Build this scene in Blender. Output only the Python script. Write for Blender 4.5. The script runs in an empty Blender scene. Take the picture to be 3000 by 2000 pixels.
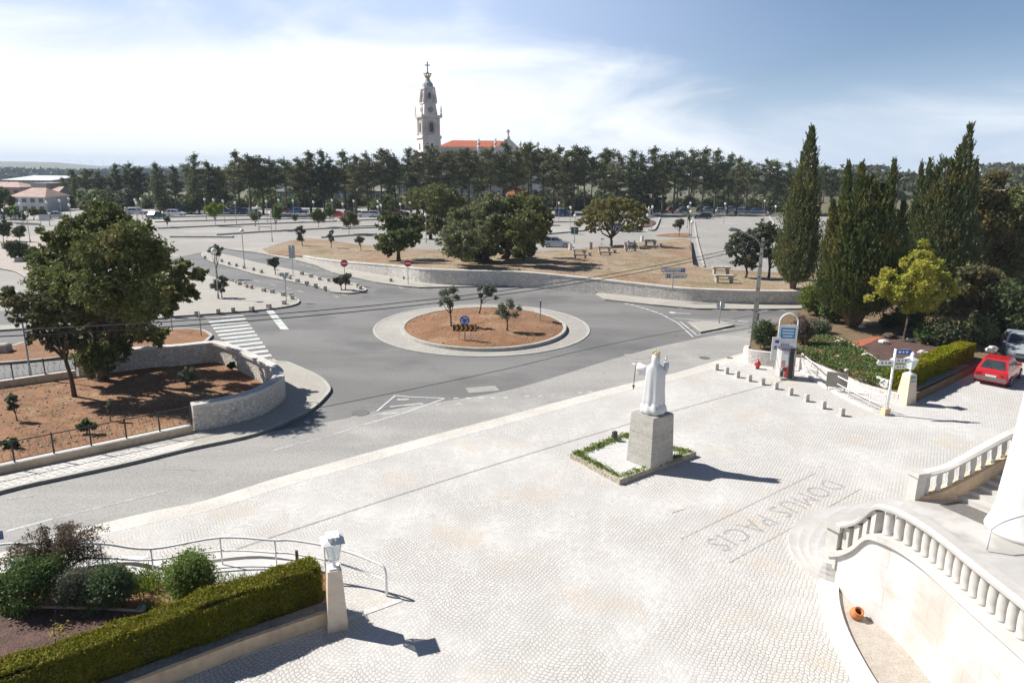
import bpy, math, random
import numpy as np
from mathutils import Vector, Matrix
rad = math.radians
C = bpy.context.scene.collection
random.seed(7)

# ------------------------------------------------------------------ camera
H = 11.0; FPX = 2040.0; TH = math.atan(505 / FPX); RO = rad(0.65)
ex = Vector((1, 0, 0)); u0 = Vector((0, math.sin(TH), math.cos(TH))); fw = Vector((0, math.cos(TH), -math.sin(TH)))
c_r = ex * math.cos(RO) + u0 * math.sin(RO); c_u = -ex * math.sin(RO) + u0 * math.cos(RO)
cam = bpy.data.objects.new('camera', bpy.data.cameras.new('camera')); C.objects.link(cam)
mw = Matrix((c_r, c_u, -fw)).transposed().to_4x4(); mw.translation = (0, 0, H)
cam.matrix_world = mw
cam.data.sensor_width = 36; cam.data.lens = FPX / 3000 * 36; cam.data.clip_start = 0.1; cam.data.clip_end = 30000
bpy.context.scene.camera = cam
EYE = Vector((0, 0, H))

def ray(px, py): return c_r * ((px - 1500) / FPX) + c_u * (-(py - 1000) / FPX) + fw
def P(px, py, z=0.0):                       # photograph pixel -> point of the horizontal plane z
    d = ray(px, py); return EYE + d * ((z - H) / d.z)
def Q(px, py, Y):                           # photograph pixel -> point at distance Y
    d = ray(px, py); return EYE + d * (Y / d.y)
def proj(v):
    d = Vector(v) - EYE; k = d.dot(fw); return 1500 + FPX * d.dot(c_r) / k, 1000 - FPX * d.dot(c_u) / k
def mpp(v): return (Vector(v) - EYE).dot(fw) / FPX
def height_to(b, pytop):                    # height of a vertical thing on b whose top shows at row pytop
    lo, hi = 0.0, 90.0
    for _ in range(40):
        m = (lo + hi) / 2
        if proj(Vector(b) + Vector((0, 0, m)))[1] > pytop: lo = m
        else: hi = m
    return lo

# ------------------------------------------------------------------ light
SUN_EL, SUN_AZ = rad(44), rad(-18)          # shadows run along SUN_AZ in the plan
sd = Vector((math.cos(SUN_EL) * math.cos(SUN_AZ), math.cos(SUN_EL) * math.sin(SUN_AZ), -math.sin(SUN_EL)))
L = bpy.data.lights.new('sun', 'SUN'); L.energy = 5.0; L.angle = rad(0.55); L.color = (1.0, 0.965, 0.92)
so = bpy.data.objects.new('sun', L); C.objects.link(so); so.rotation_euler = sd.to_track_quat('-Z', 'Y').to_euler(); so.location = (-30, 20, 60)
sc = bpy.context.scene
sc.view_settings.view_transform = 'Standard'; sc.view_settings.look = 'None'; sc.view_settings.gamma = 1
sc.view_settings.exposure = 0.58
sc.cycles.max_bounces = 5; sc.cycles.transparent_max_bounces = 8; sc.cycles.volume_bounces = 1
W = bpy.data.worlds.new('World'); sc.world = W; W.use_nodes = True
nt = W.node_tree; N = nt.nodes; Lk = nt.links; N.clear()
out = N.new('ShaderNodeOutputWorld'); bg = N.new('ShaderNodeBackground'); bg.inputs[1].default_value = 1.0
sky = N.new('ShaderNodeTexSky'); sky.sky_type = 'NISHITA'; sky.sun_disc = False
sky.sun_elevation = SUN_EL; sky.sun_rotation = math.atan2(-sd.x, -sd.y); sky.air_density = 1.0; sky.dust_density = 0.3; sky.ozone_density = 2.5
tc = N.new('ShaderNodeTexCoord'); sep = N.new('ShaderNodeSeparateXYZ'); Lk.new(tc.outputs['Generated'], sep.inputs[0])
def math_(op, a, b=None, c=None):
    n = N.new('ShaderNodeMath'); n.operation = op
    for i, v in enumerate((a, b, c)):
        if v is None: continue
        if isinstance(v, (int, float)): n.inputs[i].default_value = v
        else: Lk.new(v, n.inputs[i])
    return n.outputs[0]
def mrange(v, a, b, c, d):
    n = N.new('ShaderNodeMapRange'); n.interpolation_type = 'SMOOTHSTEP'; Lk.new(v, n.inputs[0])
    for i, x in enumerate((a, b, c, d)): n.inputs[i + 1].default_value = x
    return n.outputs[0]
mp = N.new('ShaderNodeMapping'); mp.inputs['Scale'].default_value = (1.3, 1.0, 4.2); mp.inputs['Rotation'].default_value = (0, rad(-14), rad(10)); mp.inputs['Location'].default_value = (0.35, 0.1, 0.2)
Lk.new(tc.outputs['Generated'], mp.inputs[0])
nz = N.new('ShaderNodeTexNoise'); nz.inputs['Scale'].default_value = 2.2; nz.inputs['Detail'].default_value = 9; nz.inputs['Roughness'].default_value = 0.55; nz.inputs['Distortion'].default_value = 0.6
Lk.new(mp.outputs[0], nz.inputs['Vector'])
left = mrange(sep.outputs[0], 0.50, -0.25, 0.0, 1.0)
hor = mrange(sep.outputs[2], 0.24, 0.0, 0.0, 1.0)
f1 = math_('MULTIPLY', math_('SUBTRACT', nz.outputs['Fac'], 0.5), 2.0)
f2 = math_('ADD', math_('MULTIPLY', left, 0.80), math_('MULTIPLY', hor, 0.42))
f3 = math_('SUBTRACT', math_('ADD', f1, f2), 0.06)
f3 = math_('SUBTRACT', f3, mrange(sep.outputs[2], 0.07, 0.21, 0.0, 0.56))
cf = math_('MULTIPLY', mrange(f3, 0.0, 1.0, 0.0, 1.0), mrange(sep.outputs[2], 0.32, 0.215, 0.0, 1.0))
skm = N.new('ShaderNodeVectorMath'); skm.operation = 'SCALE'; Lk.new(math_('MULTIPLY', mrange(sep.outputs[2], 0.45, 0.23, 0.55, 1.0), 0.062), skm.inputs['Scale']); Lk.new(sky.outputs[0], skm.inputs[0])
mx = N.new('ShaderNodeMix'); mx.data_type = 'RGBA'; Lk.new(cf, mx.inputs[0]); Lk.new(skm.outputs[0], mx.inputs[6]); mx.inputs[7].default_value = (0.76, 0.78, 0.80, 1)
hz = N.new('ShaderNodeMix'); hz.data_type = 'RGBA'; Lk.new(math_('MAXIMUM', math_('MULTIPLY', mrange(sep.outputs[2], 0.17, -0.02, 0.0, 1.0), 0.8), math_('MULTIPLY', math_('MULTIPLY', left, 1.25), mrange(sep.outputs[2], 0.32, 0.215, 0.0, 0.85))), hz.inputs[0]); Lk.new(skm.outputs[0], hz.inputs[6]); hz.inputs[7].default_value = (0.42, 0.50, 0.62, 1)
bl = N.new('ShaderNodeVectorMath'); bl.operation = 'MULTIPLY'; bl.inputs[1].default_value = (0.96, 1.0, 1.12); Lk.new(hz.outputs[2], bl.inputs[0]); Lk.new(bl.outputs[0], mx.inputs[6])
Lk.new(mx.outputs[2], bg.inputs[0]); Lk.new(bg.outputs[0], out.inputs[0])

# ------------------------------------------------------------------ materials
MATS = {}
def nodes(name):
    m = bpy.data.materials.new(name); m.use_nodes = True
    return m, m.node_tree.nodes, m.node_tree.links, m.node_tree.nodes['Principled BSDF']
def rgb(n, l, a, b, fac):                     # mix of two colours
    x = n.new('ShaderNodeMix'); x.data_type = 'RGBA'
    for i, v in ((6, a), (7, b)):
        if isinstance(v, tuple): x.inputs[i].default_value = (*v[:3], 1)
        else: l.new(v, x.inputs[i])
    if isinstance(fac, (int, float)): x.inputs[0].default_value = fac
    else: l.new(fac, x.inputs[0])
    return x.outputs[2]
def noise(n, l, vec, scale, detail=4, rough=0.55):
    t = n.new('ShaderNodeTexNoise'); t.inputs['Scale'].default_value = scale; t.inputs['Detail'].default_value = detail; t.inputs['Roughness'].default_value = rough
    l.new(vec, t.inputs['Vector']); return t.outputs['Fac']
def ramp(n, l, v, a, b, smooth=True):
    r = n.new('ShaderNodeMapRange'); r.inputs[1].default_value = a; r.inputs[2].default_value = b
    if smooth: r.interpolation_type = 'SMOOTHSTEP'
    l.new(v, r.inputs[0]); return r.outputs[0]
def bump(n, l, p, h, strength, dist=0.02):
    b = n.new('ShaderNodeBump'); b.inputs['Strength'].default_value = strength; b.inputs['Distance'].default_value = dist
    l.new(h, b.inputs['Height']); l.new(b.outputs[0], p.inputs['Normal'])
def mk(name, c1, c2=None, scale=1.5, rough=0.85, metal=0.0, fine=0.0, finescale=40, bmp=0.0, lo=0.35, hi=0.65, stretch=None, c3=None, s3=0.25, spec=None):
    if name in MATS: return MATS[name]
    m, n, l, p = nodes(name); p.inputs['Roughness'].default_value = rough; p.inputs['Metallic'].default_value = metal
    if spec is not None: p.inputs['Specular IOR Level'].default_value = spec
    if c2 is None: c2 = tuple(x * 0.85 for x in c1)
    t = n.new('ShaderNodeTexCoord'); vec = t.outputs['Object']
    if stretch:
        mp = n.new('ShaderNodeMapping'); mp.inputs['Scale'].default_value = stretch[:3]
        if len(stretch) > 3: mp.inputs['Rotation'].default_value = (0, 0, stretch[3])
        l.new(vec, mp.inputs[0]); vec2 = mp.outputs[0]
    else: vec2 = vec
    nf = noise(n, l, vec2, scale, 6, 0.6)
    col = rgb(n, l, c1, c2, ramp(n, l, nf, lo, hi))
    if c3: col = rgb(n, l, col, c3, ramp(n, l, noise(n, l, vec, s3, 5, 0.6), 0.5, 0.68))
    if fine:
        ff = noise(n, l, vec, finescale, 2, 0.6)
        mm = n.new('ShaderNodeMix'); mm.data_type = 'RGBA'; mm.blend_type = 'MULTIPLY'; mm.inputs[0].default_value = fine
        l.new(col, mm.inputs[6]); cr = n.new('ShaderNodeMapRange'); cr.inputs[1].default_value = 0.3; cr.inputs[2].default_value = 0.6; cr.inputs[3].default_value = 0.35; cr.inputs[4].default_value = 1.1
        l.new(ff, cr.inputs[0]); l.new(cr.outputs[0], mm.inputs[7]); col = mm.outputs[2]
        if bmp: bump(n, l, p, ff, bmp, 0.03)
    elif bmp: bump(n, l, p, nf, bmp, 0.03)
    l.new(col, p.inputs['Base Color']); MATS[name] = m; return m
def leafmat(name, a, b, trans=0.25, c=None):
    if name in MATS: return MATS[name]
    m, n, l, p = nodes(name); p.inputs['Roughness'].default_value = 0.6; p.inputs['Specular IOR Level'].default_value = 0.35
    g = n.new('ShaderNodeNewGeometry'); t = n.new('ShaderNodeTexCoord')
    f = noise(n, l, t.outputs['Object'], 0.9, 3)
    ad = n.new('ShaderNodeMath'); ad.operation = 'MULTIPLY_ADD'; l.new(g.outputs['Random Per Island'], ad.inputs[0]); ad.inputs[1].default_value = 0.6
    sb = n.new('ShaderNodeMath'); sb.operation = 'SUBTRACT'; l.new(f, sb.inputs[0]); sb.inputs[1].default_value = 0.28; l.new(sb.outputs[0], ad.inputs[2])
    col = rgb(n, l, a, b, ad.outputs[0])
    oi = n.new('ShaderNodeObjectInfo'); hs = n.new('ShaderNodeHueSaturation'); l.new(col, hs.inputs['Color'])
    for k_, lo_, hi_, s_ in (('Hue', .482, .512, 1.0), ('Saturation', .8, 1.1, 3.7), ('Value', .78, 1.3, 7.3)):
        fr = n.new('ShaderNodeMath'); fr.operation = 'MULTIPLY'; l.new(oi.outputs['Random'], fr.inputs[0]); fr.inputs[1].default_value = s_; f2_ = n.new('ShaderNodeMath'); f2_.operation = 'FRACT'; l.new(fr.outputs[0], f2_.inputs[0])
        r_ = n.new('ShaderNodeMapRange'); r_.inputs[3].default_value = lo_; r_.inputs[4].default_value = hi_; l.new(f2_.outputs[0], r_.inputs[0]); l.new(r_.outputs[0], hs.inputs[k_])
    col = hs.outputs[0]
    if c:
        w = n.new('ShaderNodeMath'); w.operation = 'MULTIPLY'; l.new(ramp(n, l, noise(n, l, t.outputs['Object'], 0.55, 3), 0.52, 0.66), w.inputs[0]); l.new(g.outputs['Random Per Island'], w.inputs[1])
        col = rgb(n, l, col, c, w.outputs[0])
    l.new(col, p.inputs['Base Color'])
    tr = n.new('ShaderNodeBsdfTranslucent'); l.new(col, tr.inputs[0]); ms = n.new('ShaderNodeMixShader'); ms.inputs[0].default_value = min(.5, trans + .12)
    l.new(p.outputs[0], ms.inputs[1]); l.new(tr.outputs[0], ms.inputs[2]); l.new(ms.outputs[0], n['Material Output'].inputs[0])
    MATS[name] = m; return m
def paving(name, stone, joint, scale, jw=0.09, warp=0.25, dirt=(0.6, 0.5, 0.38), rnd=0.45, rot=0.6, contrast=1.0, dirtlo=0.56):
    m, n, l, p = nodes(name); p.inputs['Roughness'].default_value = 0.8; p.inputs['Specular IOR Level'].default_value = 0.3
    t = n.new('ShaderNodeTexCoord'); mp = n.new('ShaderNodeMapping'); mp.inputs['Rotation'].default_value = (0, 0, rot); l.new(t.outputs['Object'], mp.inputs[0])
    sx = n.new('ShaderNodeSeparateXYZ'); l.new(mp.outputs[0], sx.inputs[0])
    def M(op, a, b):
        q = n.new('ShaderNodeMath'); q.operation = op
        for i, v in enumerate((a, b)):
            if v is None: continue
            if isinstance(v, (int, float)): q.inputs[i].default_value = v
            else: l.new(v, q.inputs[i])
        return q.outputs[0]
    arc = M('MULTIPLY', M('ABSOLUTE', M('SINE', M('MULTIPLY', sx.outputs[0], 2.2), None), None), warp)   # fan courses
    yy = M('ADD', sx.outputs[1], arc)
    cx = n.new('ShaderNodeCombineXYZ'); l.new(sx.outputs[0], cx.inputs[0]); l.new(yy, cx.inputs[1])
    v1 = n.new('ShaderNodeTexVoronoi'); v1.feature = 'DISTANCE_TO_EDGE'; v1.voronoi_dimensions = '2D'; v1.inputs['Scale'].default_value = scale; v1.inputs['Randomness'].default_value = rnd
    v2 = n.new('ShaderNodeTexVoronoi'); v2.feature = 'F1'; v2.voronoi_dimensions = '2D'; v2.inputs['Scale'].default_value = scale; v2.inputs['Randomness'].default_value = rnd
    l.new(cx.outputs[0], v1.inputs['Vector']); l.new(cx.outputs[0], v2.inputs['Vector'])
    big = noise(n, l, t.outputs['Object'], 0.22, 5, 0.6)
    mid = noise(n, l, t.outputs['Object'], 0.9, 4, 0.6)
    sc_ = n.new('ShaderNodeSeparateXYZ'); l.new(v2.outputs['Color'], sc_.inputs[0])
    st = rgb(n, l, stone, tuple(x * 0.80 for x in stone), M('MULTIPLY', M('POWER', sc_.outputs[0], 2.0), 0.9))
    st = rgb(n, l, st, tuple(x * 0.86 for x in stone), ramp(n, l, mid, 0.35, 0.7))
    jf = M('MULTIPLY', M('SUBTRACT', 1.0, ramp(n, l, v1.outputs['Distance'], jw * 0.35, jw)), M('MULTIPLY', ramp(n, l, big, 0.30, 0.58), contrast))
    col = rgb(n, l, st, joint, jf)
    col = rgb(n, l, col, dirt, M('MULTIPLY', ramp(n, l, noise(n, l, t.outputs['Object'], 0.35, 6, 0.65), dirtlo, dirtlo + 0.2), 0.55))
    l.new(col, p.inputs['Base Color']); bump(n, l, p, v1.outputs['Distance'], 0.35, 0.03); MATS[name] = m; return m
def masonry(name, c1, c2, joint, scale=3.2, jw=0.05, flat=1.0):
    m, n, l, p = nodes(name); p.inputs['Roughness'].default_value = 0.9
    t = n.new('ShaderNodeTexCoord'); mp = n.new('ShaderNodeMapping'); mp.inputs['Scale'].default_value = (1, 1, 1.5 * flat); l.new(t.outputs['Object'], mp.inputs[0])
    v1 = n.new('ShaderNodeTexVoronoi'); v1.feature = 'DISTANCE_TO_EDGE'; v1.inputs['Scale'].default_value = scale; v1.inputs['Randomness'].default_value = 0.8
    v2 = n.new('ShaderNodeTexVoronoi'); v2.inputs['Scale'].default_value = scale; v2.inputs['Randomness'].default_value = 0.8
    l.new(mp.outputs[0], v1.inputs['Vector']); l.new(mp.outputs[0], v2.inputs['Vector'])
    s = n.new('ShaderNodeSeparateXYZ'); l.new(v2.outputs['Color'], s.inputs[0])
    col = rgb(n, l, c1, c2, s.outputs[0]); col = rgb(n, l, joint, col, ramp(n, l, v1.outputs['Distance'], jw * 0.3, jw))
    col = rgb(n, l, col, tuple(x * 0.75 for x in c2), ramp(n, l, noise(n, l, t.outputs['Object'], 0.8, 5), 0.55, 0.8))
    l.new(col, p.inputs['Base Color']); bump(n, l, p, v1.outputs['Distance'], 0.6, 0.06); MATS[name] = m; return m

# ------------------------------------------------------------------ mesh builders
class MB:
    def __init__(s): s.v = []; s.f = []
    def add(s, v, f):
        o = len(s.v); s.v += [tuple(x) for x in v]; s.f += [tuple(i + o for i in q) for q in f]; return s
    def box(s, c, d, rz=0.0, taper=1.0, tp=None):
        cx, cy, cz = c; x, y, z = d[0] / 2, d[1] / 2, d[2] / 2; tx, ty = tp or (taper, taper)
        pts = [(-x, -y, -z), (x, -y, -z), (x, y, -z), (-x, y, -z), (-x * tx, -y * ty, z), (x * tx, -y * ty, z), (x * tx, y * ty, z), (-x * tx, y * ty, z)]
        cr, sr = math.cos(rz), math.sin(rz)
        s.add([(cx + a * cr - b * sr, cy + a * sr + b * cr, cz + e) for a, b, e in pts], [(0, 3, 2, 1), (4, 5, 6, 7), (0, 1, 5, 4), (1, 2, 6, 5), (2, 3, 7, 6), (3, 0, 4, 7)]); return s
    def tube(s, pts, r, n=8, caps=True):
        pts = [Vector(p) for p in pts]; k = len(pts); rs = r if isinstance(r, (list, tuple)) else [r] * k; o = len(s.v); a = None
        for i, p in enumerate(pts):
            t = (pts[min(i + 1, k - 1)] - pts[max(i - 1, 0)]).normalized()
            if a is None: a = t.cross(Vector((0, 0, 1)) if abs(t.z) < 0.9 else Vector((1, 0, 0)))
            a = (a - t * t.dot(a)).normalized(); b = t.cross(a).normalized()
            for j in range(n):
                g = 2 * math.pi * j / n; s.v.append(tuple(p + (a * math.cos(g) + b * math.sin(g)) * rs[i]))
        for i in range(k - 1):
            for j in range(n): s.f.append((o + i * n + j, o + i * n + (j + 1) % n, o + (i + 1) * n + (j + 1) % n, o + (i + 1) * n + j))
        if caps: s.f.append(tuple(o + j for j in range(n))[::-1]); s.f.append(tuple(o + (k - 1) * n + j for j in range(n)))
        return s
    def lathe(s, prof, c=(0, 0, 0), n=16, sx=1, sy=1, rot=0.0):
        o = len(s.v); k = len(prof)
        for r, z in prof:
            for j in range(n):
                g = 2 * math.pi * j / n + rot; s.v.append((c[0] + r * sx * math.cos(g), c[1] + r * sy * math.sin(g), c[2] + z))
        for i in range(k - 1):
            for j in range(n): s.f.append((o + i * n + j, o + i * n + (j + 1) % n, o + (i + 1) * n + (j + 1) % n, o + (i + 1) * n + j))
        s.f.append(tuple(o + j for j in range(n))[::-1]); s.f.append(tuple(o + (k - 1) * n + j for j in range(n))); return s
    def prism(s, poly, z0, z1):              # poly: list of (x, y)
        n = len(poly); a = sum(poly[i][0] * poly[(i + 1) % n][1] - poly[(i + 1) % n][0] * poly[i][1] for i in range(n))
        if a < 0: poly = poly[::-1]
        s.add([(x, y, z0) for x, y in poly] + [(x, y, z1) for x, y in poly], [tuple(range(n))[::-1], tuple(range(n, 2 * n))] + [(i, (i + 1) % n, n + (i + 1) % n, n + i) for i in range(n)]); return s
    def mesh(s, name, mat, smooth=False):
        m = bpy.data.meshes.new(name); m.from_pydata(s.v, [], s.f); m.update()
        if mat: m.materials.append(mat)
        if smooth:
            for p in m.polygons: p.use_smooth = True
        return m
    def build(s, name, mat, parent=None, smooth=False, **kw): return link(name, s.mesh(name, mat, smooth), parent, **kw)
def link(name, data, parent=None, loc=None, rz=None, **kw):
    o = bpy.data.objects.new(name, data); C.objects.link(o)
    if parent is not None: o.parent = parent
    if loc is not None: o.location = loc
    if rz is not None: o.rotation_euler = (0, 0, rz)
    for k, v in kw.items(): o[k] = v
    return o
def thing(name, label, cat, loc=(0, 0, 0), rz=0.0, group=None, scale=None):
    o = link(name, None, None, loc, rz, label=label, category=cat)
    if group: o['group'] = group
    if scale: o.scale = (scale,) * 3 if isinstance(scale, (int, float)) else scale
    return o
def tag(o, label, cat, group=None):
    o['label'] = label; o['category'] = cat
    if group: o['group'] = group
    return o
def copy_tree(o, parent=None, label=None, loc=None, rz=None, scale=None):
    c = o.copy(); C.objects.link(c); c.parent = parent
    if label: c['label'] = label
    if loc is not None: c.location = loc
    if rz is not None: c.rotation_euler = (0, 0, rz)
    if scale is not None: c.scale = (scale,) * 3 if isinstance(scale, (int, float)) else scale
    for ch in o.children: copy_tree(ch, c)
    return c
def smooth(pts, k=6, closed=False):
    pts = [Vector(p) for p in pts]; n = len(pts); res = []
    for i in range(n if closed else n - 1):
        g = (lambda j: pts[j % n]) if closed else (lambda j: pts[max(0, min(n - 1, j))])
        a, b, c, d = g(i - 1), g(i), g(i + 1), g(i + 2)
        for s in range(k):
            t = s / k; res.append(0.5 * ((2 * b) + (c - a) * t + (2 * a - 5 * b + 4 * c - d) * t * t + (3 * b - a - 3 * c + d) * t ** 3))
    if not closed: res.append(pts[-1])
    return res
def px(pts, z=0.0): return [P(p[0], p[1], p[2] if len(p) > 2 else z) for p in pts]
def slab(name, pts, mat, down=0.2, kind='structure', parent=None, **kw):
    n = len(pts); pts = [Vector(p) for p in pts]
    a = sum(pts[i].x * pts[(i + 1) % n].y - pts[(i + 1) % n].x * pts[i].y for i in range(n))
    if a < 0: pts = pts[::-1]
    m = MB(); m.add(pts + [p - Vector((0, 0, down)) for p in pts], [tuple(range(n))] + [(i, n + i, n + (i + 1) % n, (i + 1) % n) for i in range(n)])
    o = m.build(name, mat, parent, **kw)
    if kind: o['kind'] = kind
    return o
def ribbon_mb(pts, w, z0, z1, side=1, closed=False, mb=None):
    """band of width w beside the line pts; z0 absolute bottom, z1 height added to the line's own z"""
    pts = [Vector(p) for p in pts]; n = len(pts); mb = mb or MB(); o = len(mb.v)
    for i, p in enumerate(pts):
        a = pts[(i - 1) % n] if closed or i else pts[i]; b = pts[(i + 1) % n] if closed or i < n - 1 else pts[i]
        t = (b - a); t.z = 0; t.normalize(); nn = Vector((-t.y, t.x, 0)) * side
        q = p + nn * w
        mb.v += [(p.x, p.y, z0), (q.x, q.y, z0), (q.x, q.y, q.z + z1), (p.x, p.y, p.z + z1)]
    for i in range(n if closed else n - 1):
        a = o + 4 * i; b = o + 4 * ((i + 1) % n)
        for j in range(4): mb.f.append((a + j, a + (j + 1) % 4, b + (j + 1) % 4, b + j))
    if not closed: mb.f += [(o, o + 1, o + 2, o + 3), (o + 4 * n - 4, o + 4 * n - 1, o + 4 * n - 2, o + 4 * n - 3)]
    return mb
def fix_normals(o):
    import bmesh
    b = bmesh.new(); b.from_mesh(o.data); bmesh.ops.recalc_face_normals(b, faces=b.faces); b.to_mesh(o.data); b.free(); return o
def text(body, size, mat, parent, loc, rot, name='lettering', extr=0.004, ax='CENTER', sx=1.0, sp=1.0):
    c = bpy.data.curves.new(name, 'FONT'); c.body = body; c.size = size; c.extrude = extr; c.align_x = ax; c.align_y = 'CENTER'; c.materials.append(mat); c.resolution_u = 2; c.space_character = sp
    q = bpy.data.objects.new('q', c); C.objects.link(q); dg = bpy.context.evaluated_depsgraph_get(); me = bpy.data.meshes.new_from_object(q.evaluated_get(dg)); bpy.data.objects.remove(q)
    me.name = name; o = link(name, me, parent, loc); o.rotation_euler = rot; o.scale = (sx, 1, 1); return o
ORD = 'first second third fourth fifth sixth seventh eighth ninth tenth eleventh twelfth thirteenth fourteenth fifteenth sixteenth seventeenth eighteenth nineteenth'.split()
TENS = {2: 'twent', 3: 'thirt', 4: 'fort', 5: 'fift', 6: 'sixt', 7: 'sevent', 8: 'eight', 9: 'ninet'}
def ordinal(i):
    if i < 20: return ORD[i - 1]
    t, u = divmod(i, 10)
    return TENS[t] + 'ieth' if u == 0 else TENS[t] + 'y-' + ORD[u - 1]

# ------------------------------------------------------------------ foliage
def leaves(name, cen, size, mat, rng, dirs=None, elong=1.2, flat=0.0, parent=None, wid=0.62, **kw):
    cen = np.asarray(cen, float); n = len(cen)
    nrm = rng.normal(size=(n, 3)); nrm[:, 2] += flat * np.abs(rng.normal(size=n)) * 2; nrm /= np.linalg.norm(nrm, axis=1)[:, None]
    if dirs is None: d = rng.normal(size=(n, 3))
    else: d = np.asarray(dirs) + rng.normal(size=(n, 3)) * 0.28
    if dirs is None: a = np.cross(nrm, d)
    else: a = d
    a /= np.linalg.norm(a, axis=1)[:, None] + 1e-9
    b = np.cross(nrm, a); b /= np.linalg.norm(b, axis=1)[:, None] + 1e-9
    s = (size * rng.uniform(0.6, 1.35, n))[:, None]
    a = a * s * elong; b = b * s * wid
    v = np.stack([cen - a, cen + b - a * 0.1, cen + a, cen - b - a * 0.1], 1).reshape(-1, 3)
    m = bpy.data.meshes.new(name); m.vertices.add(4 * n); m.vertices.foreach_set('co', v.astype(np.float32).ravel())
    m.loops.add(4 * n); m.loops.foreach_set('vertex_index', np.arange(4 * n, dtype=np.int32))
    m.polygons.add(n); m.polygons.foreach_set('loop_start', np.arange(0, 4 * n, 4, dtype=np.int32)); m.polygons.foreach_set('loop_total', np.full(n, 4, dtype=np.int32))
    m.materials.append(mat); m.update(calc_edges=True)
    return link(name, m, parent, **kw)
def crown_points(lobes, n, rng, clump=0.16, per=28, squash=0.9, shell=0.62):
    """leaf positions in clumps scattered through the outer part of each lobe (x, y, z, r)"""
    lobes = np.asarray(lobes, float); w = lobes[:, 3] ** 2; w /= w.sum(); res = []
    for (x, y, z, r), ww in zip(lobes, w):
        k = max(4, int(n * ww / per)); d = rng.normal(size=(k, 3)); d /= np.linalg.norm(d, axis=1)[:, None]
        rr = r * (shell + (1.04 - shell) * rng.random(k) ** 0.6) * (1 + 0.2 * rng.normal(size=k))
        c = np.array([x, y, z]) + d * rr[:, None] * np.array([1, 1, squash])
        p = np.repeat(c, per, 0) + rng.normal(size=(k * per, 3)) * (r * clump) * np.array([1, 1, 0.75])
        res.append(p)
    return np.concatenate(res)
BARK = mk('bark', (0.11, 0.08, 0.06), (0.05, 0.04, 0.03), 6, 0.95, bmp=0.6)
def limbs(base, targets, r0, rng, fork=0.3, mb=None, k=5):
    """tapered trunk that forks into one bent limb for each target"""
    mb = mb or MB(); base = Vector(base); T = [Vector(t) for t in targets]; cen = sum(T, Vector()) / len(T)
    fk = base.lerp(cen, fork); fk.x = base.x + (cen.x - base.x) * fork * 0.5; fk.y = base.y + (cen.y - base.y) * fork * 0.5
    mb.tube([base - Vector((0, 0, 0.15)), base + Vector((0, 0, 0.05)), base.lerp(fk, 0.5) + Vector((rng.normal() * r0 * 0.4, 0, 0)), fk], [r0 * 1.35, r0 * 1.1, r0 * 0.85, r0 * 0.75], 8)
    for t in T:
        pts = []
        for i in range(k):
            s = i / (k - 1); q = fk.lerp(t, s); q.z += math.sin(s * math.pi) * (t - fk).length * 0.06
            if 0 < i < k - 1: q += Vector(rng.normal(size=3)) * (t - fk).length * 0.05
            pts.append(q)
        mb.tube(pts, [r0 * (0.6 - 0.5 * i / (k - 1)) for i in range(k)], 6)
    return mb
def pxtree(name, label, cat, base, lobes_px, n, leaf, mat, r0, group=None, Yoff=0.0, seed=1, clump=0.15, per=34, shell=0.5, fork=0.3, dy=0.6, bark=None, squash=0.9, ntr=7, sub=5, fat=.86):
    """a broadleaf tree whose crown lobes are given as (photo x, photo y, radius in photo pixels)"""
    rng = np.random.default_rng(seed); base = Vector(base); Y = base.y + Yoff; t = thing(name, label, cat, base, 0, group); lb = []
    for l in lobes_px:
        off = l[3] if len(l) > 3 else rng.uniform(-1, 1) * dy
        q = Q(l[0], l[1], Y); r = l[2] * mpp(q) * fat; q = Q(l[0], l[1], Y + off * r * 1.6) - base; lb.append((q.x, q.y, q.z, r))
    if sub:
        l2 = []
        for x, y, z, r in lb:
            for _ in range(sub):
                d = rng.normal(size=3); d /= np.linalg.norm(d); e = r * rng.uniform(.5, .8); l2.append((x + d[0] * r * .5, y + d[1] * r * .5, z + d[2] * r * .45, e))
    else: l2 = lb
    leaves('crown', crown_points(l2, n, rng, clump, per, squash, shell), leaf, mat, rng, parent=t)
    tg = sorted(lb, key=lambda a: -a[3])[:ntr]
    limbs((0, 0, 0), [(a[0], a[1], a[2]) for a in tg], r0, rng, fork).build('trunk', bark or BARK, t, smooth=True)
    return t
# ================================================================== THE SETTING
earth = mk('dry earth', (0.16, 0.11, 0.06), (0.07, 0.08, 0.03), 0.02, 0.95, fine=0.4, finescale=0.3)
lotm = mk('pale tarmac', (0.345, 0.325, 0.295), (0.295, 0.28, 0.255), 0.12, 0.9, fine=0.35, finescale=9, c3=(0.42, 0.39, 0.36), s3=0.06)
roadm = mk('road tarmac', (0.160, 0.157, 0.150), (0.215, 0.210, 0.200), 0.25, 0.88, fine=0.45, finescale=14, stretch=(0.35, 1.0, 1.0, 0.45), c3=(0.132, 0.130, 0.126), s3=0.13)
wornm = mk('worn tarmac', (0.31, 0.30, 0.28), (0.37, 0.355, 0.33), 0.35, 0.88, fine=0.45, finescale=14, stretch=(0.25, 1.2, 1.0, -0.30), c3=(0.42, 0.405, 0.375), s3=0.2)
soil = mk('red soil', (0.285, 0.145, 0.070), (0.205, 0.100, 0.048), 0.9, 0.95, fine=0.6, finescale=7, bmp=0.7, c3=(0.34, 0.215, 0.115), s3=0.45)
gravel_soil = mk('stony soil', (0.285, 0.165, 0.090), (0.33, 0.26, 0.175), 0.16, 0.95, fine=0.7, finescale=5, bmp=0.7, c3=(0.22, 0.18, 0.085), s3=0.3, lo=0.3, hi=0.6)
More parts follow.
